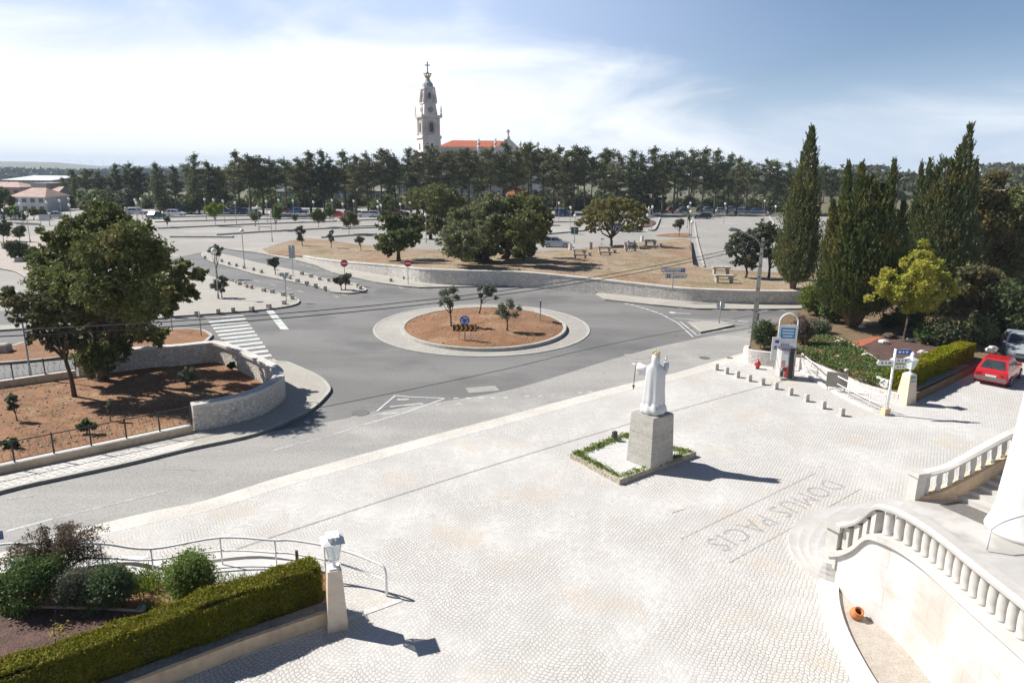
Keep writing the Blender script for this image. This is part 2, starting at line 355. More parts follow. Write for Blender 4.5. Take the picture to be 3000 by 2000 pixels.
kerbm = mk('kerb stone', (0.48, 0.455, 0.41), (0.38, 0.39, 0.34), 1.2, 0.85, fine=0.3, finescale=12)
calcada = paving('white cobbles', (0.62, 0.60, 0.565), (0.25, 0.225, 0.19), 9.0, 0.11, 0.30, (0.52, 0.43, 0.32), 0.5, 0.55, 0.95, 0.52)
calcada_road = paving('apron cobbles', (0.44, 0.415, 0.37), (0.20, 0.185, 0.165), 7.0, 0.11, 0.1, (0.44, 0.38, 0.30), 0.7, 0.1, 0.9)
pavem = paving('pavement cobbles', (0.45, 0.42, 0.37), (0.22, 0.22, 0.19), 8.0, 0.10, 0.05, (0.45, 0.37, 0.28), 0.7, 0.3, 0.8)
grid_pave = paving('sett pavement', (0.66, 0.63, 0.58), (0.13, 0.12, 0.11), 4.2, 0.07, 0.0, (0.5, 0.45, 0.38), 0.35, 0.32, 1.0, 0.7)
for nm in ('road tarmac', 'worn tarmac', 'pale tarmac'):
    m_ = MATS[nm]; n_ = m_.node_tree.nodes; l_ = m_.node_tree.links; p_ = n_['Principled BSDF']; src = p_.inputs['Base Color'].links[0].from_socket
    t_ = n_.new('ShaderNodeTexCoord'); wn = n_.new('ShaderNodeTexNoise'); wn.inputs['Scale'].default_value = 0.7; wn.inputs['Detail'].default_value = 6; l_.new(t_.outputs['Object'], wn.inputs['Vector'])
    av = n_.new('ShaderNodeVectorMath'); av.operation = 'MULTIPLY_ADD'; l_.new(wn.outputs['Color'], av.inputs[0]); av.inputs[1].default_value = (2.2, 2.2, 0); l_.new(t_.outputs['Object'], av.inputs[2])
    vo = n_.new('ShaderNodeTexVoronoi'); vo.feature = 'DISTANCE_TO_EDGE'; vo.voronoi_dimensions = '2D'; vo.inputs['Scale'].default_value = 0.17; l_.new(av.outputs[0], vo.inputs['Vector'])
    ck = ramp(n_, l_, vo.outputs['Distance'], 0.010, 0.002); mk_ = ramp(n_, l_, noise(n_, l_, t_.outputs['Object'], 0.09, 3), 0.5, 0.62)
    mu = n_.new('ShaderNodeMath'); mu.operation = 'MULTIPLY'; l_.new(ck, mu.inputs[0]); l_.new(mk_, mu.inputs[1]); m2_ = n_.new('ShaderNodeMath'); m2_.operation = 'MULTIPLY'; l_.new(mu.outputs[0], m2_.inputs[0]); m2_.inputs[1].default_value = 0.5
    l_.new(rgb(n_, l_, src, (0.07, 0.068, 0.064), m2_.outputs[0]), p_.inputs['Base Color'])
    oil = ramp(n_, l_, noise(n_, l_, t_.outputs['Object'], 1.3, 2, 0.4), 0.70, 0.76); m3_ = n_.new('ShaderNodeMath'); m3_.operation = 'MULTIPLY'; l_.new(oil, m3_.inputs[0]); m3_.inputs[1].default_value = 0.28
    l_.new(rgb(n_, l_, p_.inputs['Base Color'].links[0].from_socket, (0.08, 0.076, 0.07), m3_.outputs[0]), p_.inputs['Base Color'])
whitepaint = mk('road paint', (0.62, 0.61, 0.585), (0.46, 0.51, 0.48), 1.6, 0.8, fine=0.4, finescale=10)
fadepaint = mk('faded road paint', (0.50, 0.49, 0.465), (0.36, 0.35, 0.33), 1.2, 0.85, fine=0.5, finescale=9)
rubble = masonry('rubble masonry', (0.66, 0.61, 0.54), (0.48, 0.44, 0.38), (0.30, 0.27, 0.23), 4.8, 0.06)
cap_m = mk('limestone coping', (0.62, 0.595, 0.55), (0.52, 0.485, 0.44), 0.8, 0.8, fine=0.25, finescale=9, bmp=0.2)
plaster = mk('cream plaster', (0.68, 0.51, 0.33), (0.58, 0.43, 0.28), 0.7, 0.9, fine=0.25, finescale=5, c3=(0.46, 0.36, 0.26), s3=0.5)
greyrender = mk('grey weathered render', (0.36, 0.34, 0.31), (0.27, 0.255, 0.235), 0.6, 0.92, fine=0.4, finescale=6, bmp=0.3)
whitestone = mk('white limestone', (0.58, 0.555, 0.515), (0.50, 0.475, 0.435), 0.5, 0.6, fine=0.12, finescale=6, spec=0.3)
whitepaintm = mk('white paint', (0.78, 0.78, 0.77), (0.70, 0.70, 0.68), 1.0, 0.55)
concrete = mk('concrete', (0.42, 0.40, 0.35), (0.32, 0.30, 0.265), 1.2, 0.9, fine=0.3, finescale=8, stretch=(0.5, 0.5, 2.5), bmp=0.2)
mulch = mk('bark mulch', (0.135, 0.075, 0.058), (0.09, 0.05, 0.04), 2, 0.95, fine=0.8, finescale=18, bmp=1.0)
iron = mk('dark iron', (0.05, 0.055, 0.05), None, 3, 0.6, 0.3)
steel = mk('galvanised steel', (0.42, 0.44, 0.45), (0.33, 0.35, 0.36), 3, 0.45, 0.6)
globe_m = mk('lamp globe', (0.80, 0.79, 0.74), (0.72, 0.70, 0.64), 2, 0.3)

# terrain: flat round the square, falling away beyond the trees, hills on the skyline
def terr(x, y):
    r = math.hypot(x, y); az = math.degrees(math.atan2(x, y)); z = -0.10
    lf = max(0, min(1, (-az - 8) / 14)); rt = max(0, min(1, (az - 14) / 10))
    s = max(0, min(1, (r - 260) / 420)); s = s * s * (3 - 2 * s)
    z -= s * (9 + 11 * lf)
    if rt: 
        q = max(0, min(1, (r - 90) / 60)); z -= 1.2 * rt * q
        hill = math.exp(-((r - 620) / 260) ** 2) * (17 + 5 * math.sin(az * 0.55 + 1)) * max(0, min(1, (az - 15) / 12))
        z += hill * max(0, min(1, (r - 160) / 120))
    far = max(0, min(1, (r - 2500) / 2600)); far = far * far * (3 - 2 * far)
    z += far * (9 + 11 * lf + 8 + 14 * math.sin(az * 0.31 + 0.6) + 7 * math.sin(az * 0.9) + 5 * math.sin(az * 2.3 + 1))
    return z
rs = [0.5, 20, 60, 90, 120, 150, 200, 260, 300, 350, 400, 450, 500, 560, 620, 680, 750, 850, 1000, 1300, 1700, 2200, 2700, 3200, 3700, 4200, 4700, 5200, 6000, 7500]
m = MB(); NA = 144
for r in rs:
    for j in range(NA):
        g = 2 * math.pi * j / NA; x, y = r * math.sin(g), r * math.cos(g); m.v.append((x, y, terr(x, y)))
for i in range(len(rs) - 1):
    for j in range(NA): m.f.append((i * NA + j, (i + 1) * NA + j, (i + 1) * NA + (j + 1) % NA, i * NA + (j + 1) % NA))
m.f.append(tuple(range(NA))[::-1])
g = m.build('ground', mk('countryside', (0.09, 0.10, 0.045), (0.16, 0.13, 0.07), 0.01, 0.95, c3=(0.05, 0.075, 0.03), s3=0.004), smooth=True); g['kind'] = 'structure'; fix_normals(g)

slab('car_park', [(-135, -6, 0), (118, -6, 0), (118, 160, 0), (70, 186, 0), (-135, 200, 0)], lotm, 0.05)
slab('road', px([(-1500, 2100), (2300, 1150), (3300, 1000), (3300, 868), (2250, 888), (1750, 855), (1250, 815), (1000, 790), (880, 757), (750, 737), (640, 728), (560, 745), (330, 800), (250, 900), (-300, 925), (-900, 1100)], 0.006), roadm, 0.03)
worn = smooth(px([(-1200, 1770), (-300, 1520), (0, 1440), (380, 1355), (720, 1278), (960, 1235), (1200, 1190), (1500, 1140), (1800, 1050), (2000, 1000), (2230, 960), (2400, 940)], 0.012), 4) + px([(2400, 990), (2189, 1040), (1723, 1160), (1292, 1275), (989, 1356), (597, 1484), (200, 1640), (-1200, 2150)], 0.012)
slab('road_surface', worn, wornm, 0.03)
edge_px = [(-900, 1905), (-300, 1715), (60, 1600), (180, 1563), (291, 1534), (451, 1496), (597, 1466), (796, 1404), (989, 1350), (1292, 1268), (1500, 1213), (1723, 1153), (1876, 1115), (1978, 1092), (2106, 1054), (2189, 1030), (2240, 1015)]
edge = smooth(px(edge_px, 0.02), 4)
slab('plaza', edge + [Vector((24, 46, 0.02)), Vector((60, 46, 0.02)), Vector((60, -6, 0.02)), Vector((-40, -6, 0.02))], calcada, 0.05)
border = mk('plaza border', (0.64, 0.61, 0.55), (0.55, 0.52, 0.465), 0.7, 0.85, fine=0.3, finescale=14)
b = fix_normals(ribbon_mb([p + Vector((0, 0, 0)) for p in edge], 0.85, -0.01, 0.004, -1).build('plaza_border', border)); b['kind'] = 'structure'

# --- roundabout
ct = (P(1410, 892) + P(1402, 1046)) / 2; ry = (P(1410, 892).y - P(1402, 1046).y) / 2; rx = (P(1728, 962).x - P(1091, 962).x) / 2; ccx = (P(1728, 962).x + P(1091, 962).x) / 2
def ell(k, z, n=96, off=(0, 0)): return [Vector((ccx + off[0] + (rx + k) * math.cos(2 * math.pi * i / n), ct.y + off[1] + (ry + k) * math.sin(2 * math.pi * i / n), z)) for i in range(n)]
ri = (P(1660, 958, .3).x - P(1172, 958, .3).x) / 2; icx = (P(1660, 958, .3).x + P(1172, 958, .3).x) / 2; iy0 = P(1410, 898, .3).y; iy1 = P(1410, 1020, .3).y; icy = (iy0 + iy1) / 2; riy = (iy0 - iy1) / 2
inner = [Vector((icx + ri * math.cos(2 * math.pi * i / 96), icy + riy * math.sin(2 * math.pi * i / 96), 0.10)) for i in range(96)]
m = MB(); m.v = [tuple(p) for p in ell(0, 0.03)] + [tuple(p) for p in inner]; m.f = [(i, (i + 1) % 96, 96 + (i + 1) % 96, 96 + i) for i in range(96)]
o = fix_normals(m.build('roundabout_apron', calcada_road)); o['kind'] = 'structure'
o = fix_normals(ribbon_mb(ell(-0.02, 0.0), 0.16, -0.02, 0.05, 1, True).build('roundabout_kerb', kerbm)); o['kind'] = 'structure'
o = fix_normals(ribbon_mb([Vector((p.x, p.y, 0)) for p in inner], 0.22, -0.02, 0.30, 1, True).build('roundabout_inner_kerb', kerbm)); o['kind'] = 'structure'
m = MB(); rings = [(1 - 0.15 / ri, 0.25), (0.85, 0.34), (0.6, 0.42), (0.3, 0.5), (0.02, 0.52)]; rng = np.random.default_rng(3)
for k, z in rings:
    for i in range(64):
        g = 2 * math.pi * i / 64; m.v.append((icx + ri * k * math.cos(g), icy + riy * k * math.sin(g), z + rng.normal() * 0.02))
for i in range(4):
    for j in range(64): m.f.append((i * 64 + j, i * 64 + (j + 1) % 64, (i + 1) * 64 + (j + 1) % 64, (i + 1) * 64 + j))
m.f.append(tuple(256 + j for j in range(64)))
o = m.build('roundabout_soil', soil, smooth=True); o['kind'] = 'structure'
def island_z(x, y):
    k = math.hypot((x - icx) / ri, (y - icy) / riy); return float(np.interp(k, [0, .3, .6, .85, 1], [0.52, .5, .42, .34, .25]))

# --- kerbed pavements
def pavement(name, pts, mat=pavem, z=0.13, kerb=0.16, k=5, sm=True):
    L_ = px(pts, z); L_ = smooth(L_, k, True) if sm else L_
    a = sum(L_[i].x * L_[(i + 1) % len(L_)].y - L_[(i + 1) % len(L_)].x * L_[i].y for i in range(len(L_)))
    slab(name, L_, mat, 0.2)
    if kerb:
        o = fix_normals(ribbon_mb([Vector((p.x, p.y, 0)) for p in L_], kerb, -0.05, z + 0.012, 1 if a > 0 else -1, True).build(name + '_kerb', kerbm)); o['kind'] = 'structure'
pavement('pavement', [(877, 884), (870, 873), (830, 861), (750, 842), (663, 822), (600, 804), (500, 780), (400, 765), (300, 780), (200, 800), (170, 860), (230, 925), (400, 931), (500, 926), (640, 917), (750, 908), (814, 901), (858, 893)])
pavement('traffic_island', [(1075, 847), (1056, 837), (1037, 829), (954, 816), (878, 795), (800, 778), (750, 768), (700, 755), (644, 742), (600, 736), (590, 748), (620, 766), (700, 788), (750, 803), (878, 829), (941, 844), (973, 854), (1021, 858), (1056, 854)])
pavement('wall_pavement', [(640, 725), (700, 734), (750, 739), (814, 752), (878, 764), (929, 778), (973, 797), (1024, 809), (1101, 826), (1180, 837), (1228, 841), (1404, 838), (1500, 836), (1500, 815), (1240, 800), (1100, 780), (1000, 760), (887, 740), (780, 722)], sm=False)
pavement('wall_pavement', [(1745, 862), (1771, 876), (1915, 892), (2042, 903), (2201, 905), (2420, 902), (2600, 890), (2600, 870), (2250, 880), (2042, 875), (1900, 862), (1780, 845)], sm=False)
pavement('corner_pavement', [(798, 1050), (814, 1057), (846, 1060), (903, 1084), (941, 1103), (962, 1123), (969, 1138), (960, 1154), (928, 1186), (878, 1217), (750, 1269), (558, 1311), (383, 1353), (179, 1397), (0, 1438), (-500, 1580), (-500, 1480), (0, 1375), (564, 1260), (750, 1180), (770, 1090), (780, 1060)], pavem, k=4)
slab('pavement_setts', smooth(px([(-400, 1538), (0, 1433), (179, 1391), (383, 1347), (540, 1309), (560, 1290), (400, 1313), (0, 1395), (-400, 1495)], 0.137), 3), grid_pave, 0.03)
pavement('earth_strip', [(-300, 1040), (0, 1016), (64, 1002), (134, 992), (300, 975), (462, 964), (542, 961), (590, 964), (612, 972), (622, 980), (615, 990), (585, 1004), (420, 1022), (300, 1035), (143, 1050), (0, 1062), (-300, 1080)], soil, 0.14, 0.2)
pavement('side_pavement', [(-300, 765), (0, 786), (83, 813), (160, 812), (235, 765), (265, 715), (215, 680), (120, 690), (0, 692), (-300, 690)], mk('sandy paving', (0.44, 0.38, 0.33), (0.39, 0.345, 0.30), 0.5, 0.9, fine=0.4, finescale=6))
pavement('kerb_island', [(-300, 957), (0, 952), (250, 938), (470, 924), (480, 930), (250, 947), (0, 966), (-300, 975)], pavem, 0.13, 0.12, 3)
pavement('splitter_island', [(2013, 943), (2052, 972), (2100, 963), (2152, 951), (2108, 942), (2060, 940)], pavem, 0.13, 0.22, sm=False)

# long low medians of the car park
med = [[(453, 652), (750, 644), (973, 641)], [(497, 638), (640, 634), (750, 634)], [(462, 671), (750, 658), (983, 650)], [(635, 690), (750, 682), (1104, 663)], [(497, 696), (600, 696), (679, 697)],
       [(941, 698), (1020, 692), (1101, 688)], [(1050, 647), (1117, 644)], [(1010, 629), (1230, 628)], [(1602, 688), (1670, 682), (1723, 676)], [(1628, 652), (1691, 651)], [(1560, 664), (1640, 662)],
       [(1000, 672), (1120, 668)], [(800, 630), (960, 630)], [(0, 645), (60, 646)], [(480, 622), (620, 622)]]
for q in med:
    L_ = px(q, 0); wd = 1.0; a = [p + Vector((0, wd, 0)) for p in L_][::-1]
    slab('car_park_median', [Vector((p.x, p.y, 0.26)) for p in L_ + a], kerbm, 0.3)
m = MB()
for i in range(5): 
    x = 2045 + i * 18
for i in range(16):                          # painted bays in the empty right hand lot
    a = P(2062 - i * 1.2, 778 - i * 8.2, 0.012); m.box((a.x + 9, a.y, 0.012), (17, 0.07, 0.004))
o = m.build('bay_marking', fadepaint); o['kind'] = 'structure'
# kerbs of the right hand lot and of the statue bed
for q, wd, h in (([(2033, 650), (2040, 700), (2060, 783)], 0.2, 0.16), ([(1930, 640), (1920, 664), (1910, 676), (1893, 676), (1850, 672)], 0.4, 0.3), ([(2246, 620), (2262, 650), (2300, 690)], 0.3, 0.2)):
    o = fix_normals(ribbon_mb([Vector((p.x, p.y, 0)) for p in smooth(px(q, 0), 5)], wd, -0.03, h, 1).build('kerb', kerbm)); o['kind'] = 'structure'
slab('flower_bed', smooth(px([(1880, 655), (1905, 645), (1922, 652), (1905, 662), (1880, 664)], 0.15), 4, True), mulch, 0.2)
slab('earth_patch', smooth(px([(1920, 690), (1960, 684), (2018, 683), (2022, 692), (1975, 694)], 0.05), 4, True), soil, 0.1)

# --- road markings (thin sheets 4 mm proud)
mark = MB(); fade = MB()
def strip(pa, pb, w=0.12, z=0.018, mb=None, wpx=None):
    a, b_ = P(*pa, z), P(*pb, z); t = (b_ - a).normalized(); n = Vector((-t.y, t.x, 0)) * w / 2
    (mb or mark).add([a - n, b_ - n, b_ + n, a + n], [(0, 1, 2, 3)])
def quad(pts, mb=None, z=0.018): 
    v = px(pts, z); a = sum(v[i].x * v[(i + 1) % 4].y - v[(i + 1) % 4].x * v[i].y for i in range(4)); (mb or mark).add(v if a > 0 else v[::-1], [(0, 1, 2, 3)])
zl0, zl1, zr0, zr1 = P(603, 931, .01), P(694, 1060, .01), P(711, 921, .01), P(800, 1047, .01)
NZ = 12
for i in range(NZ):
    s0, s1 = (i + 0.22) / NZ, (i + 0.74) / NZ
    l = lambda A, B, s: Vector((A.x + (B.x - A.x) * s, A.y + (B.y - A.y) * s, 0.018))
    mark.add([l(zl0, zl1, s1), l(zr0, zr1, s1), l(zr0, zr1, s0), l(zl0, zl1, s0)], [(0, 1, 2, 3)])
quad([(779, 909), (801, 909), (847, 965), (822, 965)])
for a, b_ in (((1158, 1158), (1104, 1204)), ((1158, 1158), (1200, 1162)), ((1200, 1162), (1305, 1166)), ((1305, 1166), (1180, 1210)), ((1180, 1210), (1069, 1242)), ((1950, 927), (1985, 945)), ((1985, 945), (2031, 987)), ((1992, 941), (2039, 979)), ((2036, 983), (2110, 968)), ((2110, 968), (2192, 956)), ((1972, 931), (2060, 938)), ((2060, 938), (2195, 940)), ((2110, 942), (2190, 951)), ((2020, 936), (2062, 944)), ((2130, 936), (2192, 944)), ((2110, 966), (2170, 960))): strip(a, b_, 0.11)
for a, b_ in (((1104, 1204), (1030, 1222)), ((1069, 1242), (973, 1274)), ((973, 1274), (800, 1318)), ((344, 1473), (497, 1434)), ((20, 1460), (100, 1450)), ((1125, 1258), (1128, 1246))): strip(a, b_, 0.11, mb=fade)
for a, b_, w in (((1164, 1170), (1198, 1169), .26), ((1143, 1191), (1240, 1181), .24), ((1106, 1213), (1168, 1208), .26), ((1275, 1185), (1290, 1184), .2)): strip(a, b_, w, mb=fade)
quad([(1318, 1192), (1343, 1178), (1375, 1191), (1345, 1184)], fade)
strip((19, 1555), (153, 1519), 0.13); strip((153, 1519), (344, 1473), 0.09, mb=fade)
for x in (1336, 1372, 1409, 1444, 1481): strip((x - 7, 1166 - (x - 1336) * 0.012), (x + 7, 1166 - (x - 1336) * 0.012), 0.16)
for a in ((1545, 1161), (1583, 1160), (1618, 1156), (1700, 1150), (1728, 1148)): strip((a[0] - 7, a[1]), (a[0] + 7, a[1] - 1), 0.2, mb=fade)
for a in ((1818, 883), (1836, 889), (1852, 893), (1868, 897), (1882, 901), (1896, 905), (1910, 910), (1922, 914), (1936, 919), (1948, 925)): strip((a[0] - 6, a[1] - 1), (a[0] + 6, a[1] + 2), 0.22)
for x, y in ((2000, 903), (2042, 906), (2096, 908), (2150, 909), (2192, 909), (2240, 909), (2290, 908)): strip((x - 10, y), (x + 10, y + 0.5), 0.16)
quad([(1961, 917), (1963, 912), (1982, 915), (1976, 919)]); strip((1976, 917), (2023, 919), 0.2)
strip((750, 768), (900, 803), 0.1, mb=fade) if False else None
for i, (x, y) in enumerate(((860, 766), (884, 774), (905, 780), (925, 786), (1175, 843), (750, 822), (800, 834), (845, 845), (880, 853), (985, 868), (1010, 864))): strip((x - 8, y - 2), (x + 8, y + 2), 0.16, mb=fade)
for i in range(6): strip((640 + i * 20, 812 + i * 5.5), (740 + i * 16, 842 + i * 2), 0.35, mb=fade) if i < 3 else None
quad([(603, 902), (612, 900), (620, 905), (612, 908)], fade) if False else None
o = mark.build('road_marking', whitepaint); o['kind'] = 'structure'
o = fade.build('faded_road_marking', fadepaint); o['kind'] = 'structure'
# covers let into the ground, and a thin dark strip drawn across the tarmac
dark_strip = mk('thin dark strip', (0.07, 0.068, 0.065), None, 3, 0.8)
m = MB()
sp = smooth(px([(923, 1196), (1210, 1138), (1500, 1076), (1691, 1029), (1850, 995), (2010, 965), (2150, 934), (2250, 914), (2340, 893)], 0.020), 5)
for i in range(len(sp) - 1):
    t = (sp[i + 1] - sp[i]).normalized(); n_ = Vector((-t.y, t.x, 0)) * 0.026; m.add([sp[i] - n_, sp[i + 1] - n_, sp[i + 1] + n_, sp[i] + n_], [(0, 1, 2, 3)])
o = m.build('dark_road_strip', dark_strip); o['kind'] = 'structure'
cover_m = mk('cast iron cover', (0.13, 0.125, 0.12), (0.2, 0.19, 0.18), 6, 0.7, 0.2)
for i, (x, y, r, z, lb) in enumerate(((1056, 1209, .42, .02, 'beside the painted triangle'), (2064, 1048, .33, .02, 'in the tarmac near the row of bollards'), (910, 899, .30, .012, 'near the tip of the signed pavement'), (1073, 867, .32, .012, 'below the tip of the traffic island'), (1258, 847, .32, .012, 'close to the foot of the long wall'), (2138, 1048, .2, .025, 'at the edge of the cobbles by the road'))):
    p = P(x, y, z); q = MB(); q.lathe([(r, 0), (r, 0.006), (r * .86, 0.006), (r * .84, 0.003), (r * .1, 0.003)], (0, 0, 0), 24)
    tag(q.build('manhole_cover', cover_m, loc=p), 'round iron manhole cover ' + lb, 'manhole cover', 'manhole covers')
for x, y, sx, sy, lb in ((1413, 1140, 1.6, 0.9, 'square inspection cover set in the road left of the statue'), (1880, 1042, 1.9, 1.2, 'pale concrete access cover in the road behind the statue crown')):
    p = P(x, y, .018); q = MB(); q.box((0, 0, .002), (sx, sy, .004), 0.3); tag(q.build('access_cover', mk('patched concrete', (0.34, 0.325, 0.30), (0.29, 0.28, 0.26), 3, 0.9), loc=p), lb, 'access cover')
p = P(1975, 1487, .03); q = MB(); q.box((0, 0, 0), (0.62, 0.45, .006), 0.55); tag(q.build('access_cover', cap_m, loc=p), 'pale stone cover in the cobbles between statue and stairs', 'access cover')
p = P(1560, 1640, .0)

# inlaid letters of the square: dark stones, read from the road side
inl = mk('dark inlay stones', (0.33, 0.315, 0.30), (0.44, 0.42, 0.40), 7, 0.85, fine=0.5, finescale=10)
a = P(2445, 1412, .022); b_ = P(2090, 1598, .022); d = (b_ - a); ln = d.length; ang = math.atan2(d.y, d.x)
tt = text('DOMUS PACIS', 1.0, inl, None, (a + b_) / 2 + Vector((0, 0, 0.0)), (0, 0, ang), 'paving_inscription', 0.0008, sx=1.0, sp=1.12)
tt['kind'] = 'structure'
bpy.context.view_layer.update(); tw = tt.dimensions.x; k = ln / tw; tt.scale = (k, 1.15, 1)
nrm = Vector((-d.y, d.x, 0)).normalized(); m = MB()
for s in (0.85, -0.85):
    p0 = a + nrm * s - d * 0.03; p1 = b_ + nrm * s + d * 0.06; n_ = nrm * 0.022; z = Vector((0, 0, 0.002)); m.add([p0 - n_ + z, p1 - n_ + z, p1 + n_ + z, p0 + n_ + z], [(0, 1, 2, 3)] if True else [])
o = fix_normals(m.build('paving_line', inl)); o['kind'] = 'structure'

# --- the curved stone wall round the corner garden
wall_out = smooth([P(x, y, 1.25) for x, y in ((564, 1189), (670, 1171), (750, 1150), (798, 1128), (826, 1108), (833, 1092), (820, 1074), (785, 1054), (745, 1036), (690, 1013), (640, 999), (590, 1001), (510, 1009), (446, 1012), (340, 1024), (223, 1037))], 6)
t = thing('corner_garden_wall', 'curved rubble stone wall with pale coping round the corner garden', 'wall')
fix_normals(ribbon_mb([Vector((p.x, p.y, 1.14)) for p in wall_out], 0.40, -0.1, 0, 1).build('masonry', rubble, t))
w2 = [Vector((p.x, p.y, 1.14)) for p in wall_out]
cp = ribbon_mb([Vector((p.x, p.y, 0)) for p in wall_out], 0.52, 1.142, 1.27, 1); fix_normals(cp.build('coping', cap_m, t))
q = MB(); 
a0, a1 = P(598, 1230, .6), P(598, 1230, .6)
wl = (wall_out[8] - wall_out[0]).normalized(); wn = Vector((-wl.y, wl.x, 0)); bp = wall_out[0] + wl * 0.62 - wn * 0.006
for rr, zz in ((0.115, 0.66), (0.07, 0.42)):
    o_ = len(q.v); c0 = Vector((bp.x, bp.y, zz))
    for kk in range(14):
        g_ = 2 * math.pi * kk / 14; v = c0 + wl * math.cos(g_) * rr + Vector((0, 0, math.sin(g_) * rr * 1.15)); q.v += [tuple(v), tuple(v - wn * 0.02)]
    q.f.append(tuple(o_ + 2 * i + 1 for i in range(14))); q.f += [(o_ + 2 * i, o_ + 2 * ((i + 1) % 14), o_ + 2 * ((i + 1) % 14) + 1, o_ + 2 * i + 1) for i in range(14)]
fix_normals(q.build('red_disc', mk('red enamel', (0.45, 0.04, 0.03), None, 3, 0.5), t))
# garden soil
gp = [P(564, 1262, .1), P(0, 1374, .1), P(-500, 1480, .1), P(-500, 1190, .1), P(0, 1140, .1), P(223, 1100, .1)] + [Vector((p.x, p.y, .1)) for p in wall_out[::-1]]
slab('garden_soil', gp, soil, 0.2)

def railing(name, label, line, h, z0, base_h, base_w, wallmat, n_post, group=None, side=1, post_h=None):
    """low wall along the line with an ornamental iron railing on top"""
    t = thing(name, label, 'fence'); fix_normals(ribbon_mb([Vector((p.x, p.y, base_h)) for p in line], base_w, -0.05, 0, side).build('low_wall', wallmat, t))
    fix_normals(ribbon_mb([Vector((p.x, p.y, 0)) - Vector((0, 0, 0)) for p in line], base_w + 0.03, base_h + 0.002, base_h + 0.05, side).build('wall_cap', cap_m, t))
    a, b_ = line[0], line[-1]; L_ = (b_ - a).length; u = (b_ - a).normalized(); nn = Vector((-u.y, u.x, 0)) * side * base_w * 0.5; zb = base_h + 0.05
    o0 = Vector((a.x, a.y, 0)) + nn; bars = MB(); fr = MB()
    fr.tube([o0 + Vector((0, 0, zb + h)), o0 + u * L_ + Vector((0, 0, zb + h))], 0.022, 6)
    fr.tube([o0 + Vector((0, 0, zb + 0.08)), o0 + u * L_ + Vector((0, 0, zb + 0.08))], 0.014, 5)
    fix_normals(fr.build('rail', iron, t))
    for i in range(n_post + 1):
        c0 = o0 + u * (L_ * i / n_post); MB().tube([c0 + Vector((0, 0, zb - .02)), c0 + Vector((0, 0, zb + h + 0.06))], 0.03, 6).build('post', iron, t)
    k = int(L_ / 0.26)
    for i in range(k):
        c0 = o0 + u * (L_ * (i + .5) / k); w = 0.05
        bars.tube([c0 + Vector((0, 0, zb + 0.08)), c0 + Vector((0, 0, zb + h * .45)) + u * w, c0 + Vector((0, 0, zb + h * .55)) - u * w, c0 + Vector((0, 0, zb + h))], 0.009, 4, False)
        if i % 3 == 0: bars.tube([c0 + Vector((0, 0, zb + h * .66)) - u * .13, c0 + Vector((0, 0, zb + h * .66)) + u * .13], 0.01, 4, False)
    bars.build('bars', iron, t)
    return t
railing('garden_fence', 'dark iron railing on a low cream wall along the lower left pavement', [P(564, 1249, .38), P(-500, 1475, .38)], 0.78, 0, 0.38, 0.26, plaster, 9, side=-1)
railing('garden_fence', 'dark iron railing on a low wall at the back of the corner garden', [P(223, 1088, .4), P(-500, 1190, .4)], 0.8, 0, 0.4, 0.22, plaster, 7, side=-1)

# --- the long retaining wall and the raised ground behind it
wc = [(887, 749, .40), (930, 757, .62), (1021, 767, .95), (1149, 777, 1.3), (1228, 786, 1.5), (1324, 791, 1.55), (1410, 793, 1.55), (1500, 795, 1.5), (1600, 802, 1.45), (1691, 811, 1.4), (1787, 821, 1.35), (1880, 831, 1.3), (1962, 840, 1.25), (2042, 846, 1.25), (2150, 850, 1.25), (2250, 852, 1.25), (2350, 852, 1.25), (2480, 850, 1.2), (2600, 848, 1.2)]
wline = smooth([P(*p) for p in wc], 6)
t = thing('retaining_wall', 'long low stone retaining wall with white coping below the raised ground', 'wall')
fix_normals(ribbon_mb([p - Vector((0, 0, 0.10)) for p in wline], 0.40, -0.1, 0, 1).build('masonry', masonry('grey rubble', (0.62, 0.59, 0.54), (0.44, 0.42, 0.38), (0.32, 0.30, 0.27), 4.6, 0.06), t))
mbc = MB(); 
for i, p in enumerate(wline):
    a = wline[max(i - 1, 0)]; b_ = wline[min(i + 1, len(wline) - 1)]; tt_ = (b_ - a); tt_.z = 0; tt_.normalize(); nn = Vector((-tt_.y, tt_.x, 0)); q0 = p - nn * 0.04; q1 = p + nn * 0.48
    mbc.v += [(q0.x, q0.y, p.z - .098), (q1.x, q1.y, p.z - .098), (q1.x, q1.y, p.z), (q0.x, q0.y, p.z)]
for i in range(len(wline) - 1):
    for j in range(4): mbc.f.append((4 * i + j, 4 * i + (j + 1) % 4, 4 * i + 4 + (j + 1) % 4, 4 * i + 4 + j))
mbc.f += [(0, 1, 2, 3), tuple(4 * (len(wline) - 1) + j for j in (3, 2, 1, 0))]
fix_normals(mbc.build('coping', cap_m, t))
far = [(2600, 800, .6), (2480, 798, .7), (2360, 800, .8), (2250, 797, .8), (2120, 790, .8), (2062, 786, .8), (2030, 775, .75), (2027, 740, .6), (2024, 705, .4), (2005, 696, .3), (1930, 705, .35), (1860, 712, .4), (1787, 719, .45), (1700, 727, .4), (1640, 731, .3), (1548, 738, .3), (1430, 738, .25), (1321, 734, .2), (1196, 727, .2), (1120, 722, .2), (1037, 715, .2), (975, 705, .2), (929, 699, .18), (895, 697, .18), (862, 702, .18), (810, 716, .18), (768, 730, .18), (790, 742, .2), (840, 748, .25)]
ctl = np.array([list(P(*p)) for p in wc] + [list(P(*p)) for p in far] + [list(P(*p)) for p in ((1500, 765, 1.1), (1300, 760, .9), (1700, 765, 1.1), (1900, 775, 1.1), (2000, 800, 1.15), (1850, 735, .9), (1750, 740, .85), (1100, 745, .6), (960, 725, .35), (2150, 815, 1.1), (1960, 730, .75))])
